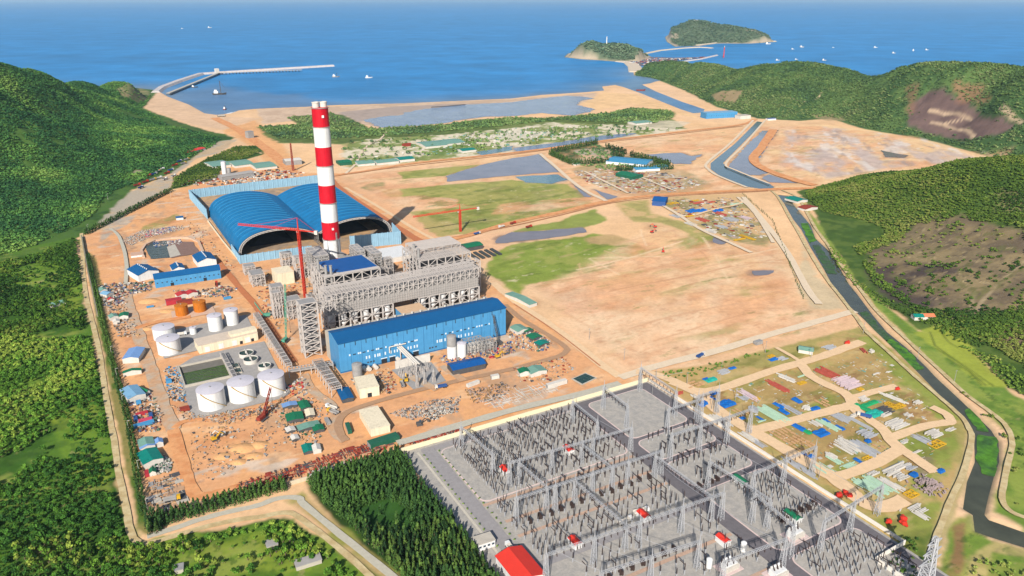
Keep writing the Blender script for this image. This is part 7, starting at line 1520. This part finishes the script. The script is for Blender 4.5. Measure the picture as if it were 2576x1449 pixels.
for k, px, py, L, w, h, a, wh in (
    ('blue', 1828, 1020, 14, 10, 3, 0, P1), ('blue', 1795, 993, 9, 5, 2, 0, P1), ('blue', 1793, 1007, 7, 3, 1.5, 90, P1), ('pink', 1884, 1000, 24, 6, 1.5, 90, P1), ('yellow', 1903, 1008, 6, 4, 1, 0, P1), ('grey', 1896, 1034, 12, 8, 1.2, 90, P1), ('pale', 1943, 1046, 32, 13, 1.4, 90, P1), ('blue', 1958, 1024, 11, 4, 2, 90, P1), ('blue', 1972, 1040, 10, 4, 2, 90, P1), ('blue', 2005, 1012, 9, 5, 2.4, 90, P1), ('white', 2030, 1032, 9, 7, 1.6, 0, P1), ('blue', 2050, 1033, 9, 5, 2, 0, P1), ('grey', 1990, 1035, 26, 4, 1.2, 90, P1), ('blue', 1867, 1056, 5, 4, 1.6, 0, P1), ('blue', 1913, 1057, 9, 2.5, 1.2, 90, P1), ('brown', 2068, 1016, 16, 12, 1, 90, P1), ('red', 1955, 975, 28, 8, 1.2, 90, P1), ('white', 1978, 955, 20, 6, 1.4, 100, P1), ('pale', 2012, 951, 10, 3, 1.2, 0, P1), ('yellow', 2017, 968, 9, 4, .8, 0, P1), ('brown', 1860, 1040, 16, 12, .5, 90, P1), ('pale', 1917, 1062, 10, 3, 1, 0, P1), ('grey', 1870, 1005, 10, 6, .8, 90, P1),
    ('brown', 1985, 1108, 36, 22, .9, 90, P2), ('blue', 2010, 1080, 12, 5, 2.2, 90, P2), ('green', 2032, 1092, 6, 4, 1.6, 90, P2), ('blue', 2066, 1094, 12, 9, 2.2, 0, P2), ('pale', 2088, 1075, 24, 8, 1.4, 90, P2), ('blue', 2078, 1063, 7, 4, 1.6, 90, P2), ('blue', 2112, 1080, 9, 4, 1.6, 90, P2), ('grey', 2115, 1054, 20, 10, .7, 90, P2), ('grey', 2181, 1096, 14, 12, 1.2, 0, P2), ('blue', 2183, 1115, 4, 4, 2.2, 0, P2), ('white', 2128, 1127, 22, 14, 1.6, 90, P2), ('grey', 2172, 1131, 28, 11, 1.4, 90, P2), ('yellow', 2185, 1157, 10, 5, 1, 0, P2), ('blue', 2162, 1165, 10, 3, 1.4, 90, P2), ('blue', 2022, 1147, 4, 4, 1.6, 0, P2), ('blue', 2040, 1152, 5, 4, 1.6, 0, P2), ('brown', 2050, 1166, 8, 8, 1, 0, P2), ('pale', 2070, 1182, 16, 9, 1.2, 90, P2), ('pale', 2098, 1160, 15, 5, 1.2, 90, P2), ('pale', 2136, 1176, 14, 5, 1.0, 0, P2), ('white', 2092, 1154, 11, 5, 1.6, 90, P2), ('white', 2152, 1050, 13, 3, 1, 0, P2), ('grey', 2160, 1068, 24, 4, 1, 90, P2), ('white', 2050, 1070, 12, 5, 1.2, 90, P2), ('brown', 2200, 1125, 14, 10, .5, 90, P2),
    ('pale', 2200, 1228, 26, 17, 1.4, 90, P3), ('pale', 2165, 1222, 12, 6, 1.0, 90, P3), ('white', 2198, 1196, 12, 4, 1.2, 0, P3), ('white', 2240, 1190, 16, 8, 1.4, 0, P3), ('white', 2262, 1178, 22, 7, 1.4, 0, P3), ('white', 2268, 1205, 12, 8, 1.4, 0, P3), ('white', 2240, 1222, 20, 5, 1.2, 90, P3), ('grey', 2290, 1180, 10, 6, 1.0, 0, P3), ('blue', 2298, 1200, 5, 5, 2.6, 0, P3), ('rubble', 2338, 1228, 20, 20, 4, 0, P3), ('yellow', 2292, 1248, 10, 7, .8, 0, P3), ('blue', 2366, 1190, 6, 4, 2, 0, P3), ('white', 2270, 1280, 14, 3, .8, 20, P3), ('white', 2310, 1285, 14, 9, .8, 0, P3), ('white', 2320, 1300, 14, 6, .8, 90, P3), ('orange', 2272, 1315, 7, 5, 4, 20, P3), ('orange', 2274, 1325, 6, 4, 3, 80, P3), ('orange', 2236, 1320, 5, 4, 3, 0, P3),
    ('teal', 2199, 1046, 14, 9, 3, 0, P4), ('green', 2188, 1020, 18, 5, 1.8, 0, P4), ('green', 2170, 1030, 16, 5, 2, 90, P4), ('black', 2225, 1038, 16, 11, 1.6, 0, P4), ('yellow', 2244, 1025, 12, 6, .9, 90, P4), ('yellow', 2264, 1025, 9, 6, .9, 0, P4), ('white', 2244, 1006, 26, 4, 1.4, 100, P4), ('white', 2256, 1072, 22, 12, 1.6, 0, P4), ('white', 2310, 1018, 9, 4, 1.4, 0, P4), ('white', 2172, 1008, 10, 7, 1.6, 0, P4), ('white', 2232, 1048, 14, 3, 1.4, 0, P4), ('white', 2285, 1048, 9, 6, .5, 0, P4), ('orange', 2258, 984, 5, 4, 2.4, 0, P4),
    ('white', 2352, 1096, 16, 9, 1, 0, P5), ('yellow', 2356, 1122, 14, 8, .9, 0, P5), ('white', 2306, 1142, 12, 2, .9, 0, P5), ('grey', 2320, 1110, 18, 8, .5, 90, P5), ('white', 2275, 1116, 8, 4, .8, 0, P5), ('white', 2392, 1086, 12, 3, .8, 0, P5),
    ('red', 2080, 943, 24, 12, 1.6, 90, P6), ('pink', 2125, 963, 22, 15, 1.8, 0, P6), ('pink', 2142, 972, 24, 12, 1.6, 0, P6), ('yellow', 2164, 984, 6, 4, 1.4, 0, P6), ('red', 2172, 886, 12, 3, 2, 60, P6), ('white', 2192, 890, 5, 4, 3, 0, P6), ('white', 2205, 944, 12, 2, .7, 0, P6), ('white', 2235, 940, 9, 2, .7, 0, P6), ('grey', 2090, 880, 16, 12, 1, 0, P6), ('orange', 2132, 868, 7, 5, 3, 0, P6),
    ('white', 1805, 1058, 18, 8, 1.2, 90, P7), ('white', 1824, 1072, 12, 7, 1.2, 90, P7), ('white', 1884, 1103, 18, 6, 1, 90, P7), ('grey', 1910, 1120, 14, 6, .8, 90, P7), ('grey', 1995, 1170, 20, 6, .9, 90, P7), ('grey', 2035, 1195, 16, 5, .8, 90, P7), ('blue', 1768, 1022, 8, 6, 3.4, 0, P7), ('red', 1712, 994, 7, 5, 2, 0, P7), ('white', 1746, 1002, 10, 4, 1.2, 90, P7), ('orange', 2111, 1254, 6, 5, 3, 0, P7), ('orange', 2127, 1247, 5, 4, 3, 40, P7), ('orange', 2138, 1254, 5, 4, 2.4, 0, P7),
    ('brown', 1744, 970, 20, 12, 1.4, 0, P9), ('teal', 1788, 960, 12, 6, 2, 0, P9), ('blue', 1776, 958, 6, 5, 1.8, 0, P9), ('grey', 1822, 940, 14, 8, 1.2, 0, P9), ('blue', 1945, 908, 10, 5, 1.6, 0, P9), ('grey', 1968, 907, 12, 6, 1.2, 0, P9), ('yellow', 1940, 900, 7, 4, 1, 0, P9), ('blue', 1842, 930, 8, 4, 1.2, 0, P9),
    ('blue', 1740, 535, 18, 14, 3, 0, P8), ('blue', 1764, 534, 18, 12, 3, 0, P8), ('blue', 1806, 534, 18, 9, 3, 0, P8), ('yellow', 1692, 515, 22, 10, 2, 0, P8), ('red', 1757, 514, 24, 8, 1.6, 0, P8), ('red', 1813, 542, 28, 12, 1.6, 90, P8), ('grey', 1838, 556, 28, 16, 1.6, 90, P8), ('red', 1765, 556, 26, 12, 1.6, 90, P8), ('yellow', 1880, 601, 30, 6, 2.4, 90, P8), ('yellow', 1860, 606, 22, 5, 2, 0, P8), ('white', 1788, 585, 24, 10, 1.4, 90, P8), ('white', 1736, 567, 24, 9, 1.4, 90, P8), ('grey', 1700, 548, 24, 9, 1.2, 90, P8), ('pale', 1850, 517, 26, 10, 1.2, 0, P8), ('yellow', 1750, 508, 14, 5, 1.6, 0, P8), ('brown', 1700, 525, 16, 10, 1.4, 0, P8), ('red', 1790, 512, 20, 6, 1.6, 0, P8), ('pink', 1875, 552, 22, 12, 1.4, 90, P8), ('grey', 1815, 575, 22, 10, 1.4, 90, P8), ('yellow', 1735, 547, 16, 5, 1.4, 0, P8)):
    stack(k, px, py, L, w, h, a, wh)
# ================================================================ FAR BUILDINGS
m_office = cmat('office_blue_roof', 78, 156, 196, stripes=(6.0, .12))
for q in (('small bright blue warehouse with white end beyond the field', (1640, 520), (1672, 524), 36, 9, 3, 'x', m_cblue, m_blueroof2, R(-18)), ('long teal roofed house beside the canal bend', (2006, 515), (2020, 508), 30, 4, 2, 'y', m_dirtywhite, m_teal, SITE), ('brown roofed house beside the canal below the teal one', (2026, 535), (2042, 526), 18, 4, 2, 'y', m_dirtywhite, m_rust, SITE), ('teal roofed house half hidden in trees right of the canal', (2300, 809), (2318, 806), 9, 4.5, 2, 'x', m_dirtywhite, m_teal, 0), ('orange tiled house joined to the teal roof right of the canal', (2319, 808), (2344, 804), 9, 4.5, 2, 'x', m_dirtywhite, cmat('orange_tile', 222, 132, 92), 0), ('faded green roofed house in a clearing of the left wood', (128, 778), (166, 768), 9, 3.5, 1.6, 'x', m_dirtywhite, m_paleg, None), ('ruined grey concrete hut in the bottom scrub', (746, 1440), (810, 1420), 7, 3, 0, 'x', m_conc, m_slab, None), ('broken little ruin of pale walls in the bottom scrub', (672, 1388), (700, 1380), 7, 2.6, 0, 'x', m_conc, m_slab, None), ('grey tin hut at the bottom left scrub', (440, 1449), (462, 1444), 6, 3, 0, 'x', m_conc, m_grey, None), ('weathered shack with grey roofs on the top laydown plot', (2008, 890), (2044, 896), 10, 4, 1.4, 'x', m_dirtywhite, m_paleg, None),
    ('blue pump station with rows of windows at the intake channel', (1776, 302), (1854, 298), 34, 17, 0, 'x', m_blue, m_ltblue, None), ('white block with two openings right of the blue pump station', (1862, 303), (1888, 301), 26, 10, 0, 'x', m_dirtywhite, m_conc, None), ('blue site huts at the foot of the far right hill', (1932, 306), (1952, 305), 14, 5, 1, 'x', m_white, m_blueroof2, None),
    ('main blue roofed office block ringed by dark conifers', (1524, 415), (1625, 424), 60, 6, 2.5, 'x', m_white, m_office, None), ('second blue roofed office wing facing the yard', (1600, 436), (1660, 432), 28, 5, 2.5, 'x', m_white, m_office, None), ('small blue roofed office at the right end of the compound', (1655, 430), (1682, 428), 24, 5, 2, 'x', m_white, m_office, None), ('long green warehouse in front of the blue offices', (1548, 446), (1590, 456), 34, 6, 2.5, 'x', m_contg, m_green, None),
    ('pale green roofed barrack behind the coal yard, left', (536, 428), (582, 422), 60, 5, 2, 'x', m_dirtywhite, m_paleg, None), ('pale teal roofed barrack behind the coal yard, middle', (592, 426), (640, 420), 60, 5, 2, 'x', m_dirtywhite, m_paleg, None), ('pale teal roofed barrack behind the coal yard, right', (646, 432), (698, 426), 60, 5, 2, 'x', m_dirtywhite, m_paleg, None), ('dark green shed beside the chimney top road', (856, 420), (886, 417), 34, 6, 2, 'x', m_contg, m_green, None), ('long pale green shed on the far road, left', (902, 422), (944, 418), 40, 5, 2, 'x', m_dirtywhite, m_paleg, None), ('long pale green shed on the far road, right', (950, 419), (1004, 413), 34, 5, 2, 'x', m_dirtywhite, m_paleg, None), ('white and teal house at the end of the pale green sheds', (1006, 412), (1044, 408), 34, 6, 2, 'x', m_dirtywhite, m_teal, None), ('red brick house in the village scrub', (1018, 372), (1036, 370), 16, 5, 2, 'x', m_rust, m_rust, None), ('long teal roofed barrack in the village, left', (1072, 377), (1126, 372), 70, 5, 2.5, 'x', m_dirtywhite, m_paleg, None), ('long teal roofed barrack in the village, middle', (1124, 370), (1170, 365), 60, 5, 2.5, 'x', m_dirtywhite, m_paleg, None), ('small teal roofed barrack in the village, right', (1164, 388), (1198, 384), 30, 5, 2, 'x', m_dirtywhite, m_teal, None),
    ('red roofed camp sheds below the left hill, nearer', (464, 394), (496, 386), 26, 5, 1.5, 'x', m_white, m_redroof, None), ('red roofed camp shed below the left hill, farther', (496, 386), (518, 380), 22, 5, 1.5, 'x', m_white, m_redroof, None), ('grey conveyor shed behind the coal yard', (560, 458), (640, 446), 24, 8, 2, 'x', m_grey, m_slab, None), ('grey steel workshop behind the coal yard at the right', (720, 420), (760, 416), 30, 10, 2, 'x', m_grey, m_dirtywhite, None), ('grey tower house on the sand road behind the chimney', (626, 352), (640, 350), 16, 18, 0, 'x', m_grey, m_grey, None), ('white shed on the far right sand edge', (2526, 420), (2556, 424), 26, 5, 1, 'x', m_white, m_white, None), ('teal roof camp in the sand below the pump station', (1600, 318), (1640, 314), 40, 5, 2, 'x', m_dirtywhite, m_paleg, None), ('little green tarpaulin tent at the yard corner', (1445, 420), (1462, 418), 10, 4, 1, 'x', m_dirtywhite, m_green, None)):
    lab, fl, fr, d, h, ri, ax, wm_, rm_, ro = q
    shed('house' if 'house' in lab else 'building', lab, 'house' if 'house' in lab else 'building', fl, fr, d, h, ri, ax, wm_, rm_, rot=ro, wins=14 if 'pump station with' in lab else 0)
silo('white batching silo behind the coal yard', 566, 445, 5, 30, 0); silo('grey batching silo behind the coal yard', 578, 447, 4, 18, -1)
# red mast beside the far road
lattice('mast', 'slim rusty lattice mast behind the coal yard', 'mast', W(738, 433), 4, 4, 60, 12, m_rust, .5, .3, .2)
# ================================================================ COAST
def breakwater(name, label, pts, w, h, m):
    P = [W(*p) for p in pts]; mb = MB(); pl = [(p.x, p.y) for p in P]; n = len(pl); ln = [Vector(p) for p in pl]
    prof = ((-w / 2 - 10, -3), (-w / 2, h), (w / 2, h), (w / 2 + 10, -3)); vs = []
    for i, q in enumerate(ln):
        d = (ln[min(i + 1, n - 1)] - ln[max(i - 1, 0)]).normalized(); nr_v = Vector((-d.y, d.x))
        for o_, z in prof: vs.append((q.x + nr_v.x * o_, q.y + nr_v.y * o_, z))
    fs = [(i * 4 + k, i * 4 + k + 1, i * 4 + 5 + k, i * 4 + 4 + k) for i in range(n - 1) for k in range(3)] + [(0, 1, 2, 3), (4 * n - 1, 4 * n - 2, 4 * n - 3, 4 * n - 4)]
    mb.add(vs, fs); return tag(mb.build(name, m), label, 'breakwater')
m_rock = cmat('breakwater_rock', 214, 204, 200, rough=.95, var=.3, scale=.08)
breakwater('breakwater', 'long pale rock breakwater bending out into the sea', [(392, 236), (408, 224), (450, 208), (505, 190), (545, 187), (640, 181), (740, 175), (838, 169)], 22, 7, m_rock)
def pier(name, label, p, q, w, z, m, step=16):
    a, b = W(*p), W(*q); d = b - a; L = d.length; t = thing(name, label, 'jetty', (a.x, a.y, 0), math.atan2(d.y, d.x)); mb = MB(); mb.box(0, L, -w / 2, w / 2, z - 1.6, z); mb.build('deck', m, t); mb = MB()
    for i in range(int(L / step) + 1):
        for y in (-w / 2 + 1, w / 2 - 1): mb.bar((i * step, y, -6), (i * step, y, z - 1.6), .9)
    mb.build('piles', m_dgrey, t); return t
pier('jetty', 'straight trestle jetty inside the long breakwater', (424, 242), (550, 190), 14, 8, m_conc); pier('jetty', 'berth deck on dark piles beside the breakwater arm', (552, 190), (760, 182), 20, 8, m_conc)
shed('transfer_tower', 'pale transfer tower at the bend of the breakwater', 'tower', (545, 190), (553, 189.5), 22, 26, 0, 'x', m_dirtywhite, m_white)
pier('quay', 'small quay with a work platform on the beach', (548, 296), (566, 295), 24, 4, m_conc)
breakwater('breakwater', 'thin pale mole closing the fishing harbour', [(1640, 168), (1700, 160), (1760, 152), (1803, 142)], 8, 4, m_rock); breakwater('breakwater', 'pale causeway between the two islands', [(1612, 140), (1660, 130), (1720, 124), (1760, 122), (1792, 124)], 16, 4, cmat('causeway_sand', 226, 206, 180, rough=.95, var=.2)); breakwater('breakwater', 'sandy neck joining the small island to the shore', [(1600, 184), (1596, 170), (1584, 160), (1560, 157)], 60, 3, cmat('causeway_sand', 226, 206, 180)); breakwater('breakwater', 'pale beach wall along the foot of the big island', [(1752, 117), (1803, 111), (1888, 111), (1950, 107)], 14, 5, cmat('causeway_sand', 226, 206, 180)); breakwater('breakwater', 'low dark sandbar in the lagoon', [(1086, 273), (1130, 270), (1170, 266)], 3, 2, m_dgrey)
def island(label, base, tops, cols, s):
    pts = [(*W(a, b)[:2], -3) for a, b in base]; f = rbf(pts + [tuple(WY(*q)) for q in tops], 50); B = np.array([p[:2] for p in pts]); x0, y0 = B.min(0) - 150; x1, y1 = B.max(0) + 150
    n = 110; X, Y = np.meshgrid(np.linspace(x0, x1, n), np.linspace(y0, y1, n)); x, y = X.ravel(), Y.ravel(); d = sdist(B, x, y)
    z = np.where(d > 0, np.maximum(f(x, y), .5) * sstep(0, 40, d) + fbm(x, y, 120, 3, s) * 14 * sstep(0, 60, d), -6 * sstep(0, -40, d)) - .2
    c = np.array(cols[0])[None] * (1 + .4 * fbm(x, y, 50, 3, s))[:, None]; rk = (sstep(46, 8, d + 30 * fbm(x, y, 90, 3, s + 2)) * (d > -5))[:, None]; c = c * (1 - rk) + np.array(cols[1])[None] * rk
    k = sstep(.25, .4, fbm(x, y, 140, 3, s + 5))[:, None] * .7; c = c * (1 - k) + np.array(cols[1])[None] * k
    i = np.arange((n - 1) * n).reshape(n - 1, n)[:, :-1].ravel()
    o = tag(npobj('island', np.stack([x, y, z], 1), np.stack([i, i + 1, i + 1 + n, i + n], 1), MATS['soil'], colors=np.clip(c, .01, .9), smooth=True), kind='structure')
    q = np.where((d > 35) & (nr.rand(len(x)) < .6))[0]; r = nr.uniform(7, 13, len(q))
    wood('island_scrub', x[q] + nr.uniform(-5, 5, len(q)), y[q], z[q] - 2, r, r * .7, TF, colour_at(x[q], y[q], [G_(80, 106, 82), G_(96, 120, 88), G_(116, 132, 100)], s), label, 'scrub'); return f
GS = C(96, 112, 84); RKC = C(196, 176, 150)
island('grey green scrub covering the small island with the white mast', [(1423, 146), (1460, 151), (1510, 154), (1560, 158), (1605, 160), (1640, 148), (1620, 138), (1560, 130), (1480, 130), (1432, 137)], [(1446, 129, 4900), (1478, 118, 4850), (1515, 113, 4900), (1545, 112, 4900), (1575, 121, 4800), (1615, 134, 4700)], (GS, RKC), 4)
island('grey green scrub covering the big offshore island', [(1675, 96), (1680, 108), (1700, 120), (1750, 119), (1803, 112), (1888, 112), (1950, 108), (1930, 98), (1860, 86), (1760, 84), (1690, 86)], [(1690, 82, 7000), (1716, 66, 7200), (1743, 54, 7300), (1770, 57, 7300), (1803, 64, 7200), (1850, 71, 7100), (1900, 80, 6900), (1930, 95, 6700)], (GS, RKC), 8)
def tower_mark(label, p, h, m, Y=None):
    q = WY(*p, Y) if Y else W(*p); t = thing('lighthouse', label, 'tower', q, 0); mb = MB(); mb.lathe([(4, -8), (2.6, h * .8), (3.6, h * .82), (3.4, h)], n=10); mb.build('shaft', m, t); mb = MB(); mb.lathe([(2, h), (2, h + 6), (.3, h + 9)], n=8); mb.build('lantern', m_dirtywhite, t)
tower_mark('white mast tower on the small island top', (1526, 112), 34, m_white, 4880); tower_mark('red and white beacon tower standing in the sea right of the harbour', (1820, 147), 60, m_crane)
for lab, p, Y in (('pale building cluster on the small island top', (1524, 122), 4830), ('pale shed below the small island top', (1500, 117), 4860), ('white buildings on the summit of the big island', (1752, 55), 7280), ('white building on the left summit shoulder of the big island', (1740, 57), 7280), ('long white wall on the right slope of the big island', (1808, 72), 7050)):
    q = WY(*p, Y); t = thing('building', lab, 'building', q, .2)
    for i in range(3): mb = MB(); mb.box(-26 + i * 18, -12 + i * 18, -6, 6, -8, 5 + i % 2 * 3); mb.build('wall', m_dirtywhite, t)
debris('fishing village roofs and clutter on the harbour neck', [(1560, 156), (1600, 150), (1640, 150), (1700, 150), (1790, 146), (1700, 156), (1640, 165), (1600, 166)], 420, [m_dgrey, cmat('village_mauve', 126, 112, 122), m_dirtywhite, m_rust, m_blueroof], 6, 16, 6, None, .1, name='village')
sheet('harbour_ground', None, .4, cmat('harbour_mud', 132, 120, 124, rough=.95, var=.3, scale=.02), world=[tuple(v) for v in WP([(1556, 155), (1620, 146), (1700, 148), (1780, 146), (1690, 157), (1640, 167), (1600, 168)])])
def boat(label, px, py, L, ang, hull, house=True, mast=0, group=None):
    L *= .75; p = W(px, py, -1.2); t = thing('boat', label, 'boat', p, R(ang), group); b = L * .15; h = L * .11; mb = MB()
    pl = [(-L / 2, -b), (L * .25, -b), (L / 2, 0), (L * .25, b), (-L / 2, b)]; n = 5
    vs = [(x * .9, y * .8, -1) for x, y in pl] + [(x, y, h * (1 + .5 * (x > L * .4))) for x, y in pl]
    mb.add(vs, [(i, (i + 1) % n, n + (i + 1) % n, n + i) for i in range(n)] + [tuple(range(n, 2 * n))]); mb.build('hull', hull, t)
    if house: mb = MB(); mb.box(-L * .38, -L * .08, -b * .7, b * .7, h, h + L * .16); mb.box(-L * .34, -L * .16, -b * .5, b * .5, h + L * .16, h + L * .25); mb.build('cabin', m_white, t)
    if mast: mb = MB(); mb.bar((L * .1, 0, h), (L * .1, 0, h + mast), L * .015 + .3); mb.bar((L * .1, 0, h + mast), (L * .42, 0, h + mast * .4), .4); mb.build('mast', m_dgrey, t)
for q in (('white fishing boat at the left of the right hand group', 1994, 127, 34, 20, m_white), ('white fishing boat with long hull beside the first one', 2017, 122, 52, 20, m_dirtywhite), ('white boat alone right of centre on open water', 2202, 123, 42, 10, m_white), ('white boat lower than its neighbours on open water', 2248, 137, 38, 10, m_dirtywhite), ('largest white boat of the far right four', 2297, 131, 46, 60, m_white), ('rightmost white boat on the open water', 2331, 129, 36, 10, m_white), ('small pale boat just above the right hill ridge, left', 1956, 155, 34, 0, m_dirtywhite), ('small pale boat just above the right hill ridge, middle', 2003, 153, 26, 0, m_dirtywhite), ('small pale boat just above the right hill ridge, right', 2073, 155, 36, 0, m_dirtywhite), ('tiny pale boat between the two right groups', 2096, 123, 22, 0, m_dirtywhite), ('white boat moored by the right tip of the big island', 1932, 114, 60, 0, m_white), ('white boat far out at the upper left', 459, 75, 34, 10, m_white), ('long pale ship far out at the upper left', 528, 73, 64, 0, m_dirtywhite)): boat(*q)
boat('dredger with a tall dark crane in the bay', 553, 241, 70, 10, m_dgrey, True, 46); boat('red and white tug near the beach quay', 566, 278, 34, 100, m_rust, True, 10); boat('small barge moored beside the trestle jetty', 490, 223, 36, 20, m_dgrey, True); boat('grey dredger off the breakwater tip', 845, 197, 50, 20, m_grey, True, 14); boat('white survey ship right of the breakwater tip', 928, 199, 46, 10, m_white, True, 10); boat('dark barge in the mouth of the intake channel', 1612, 231, 50, 0, m_rust, False)
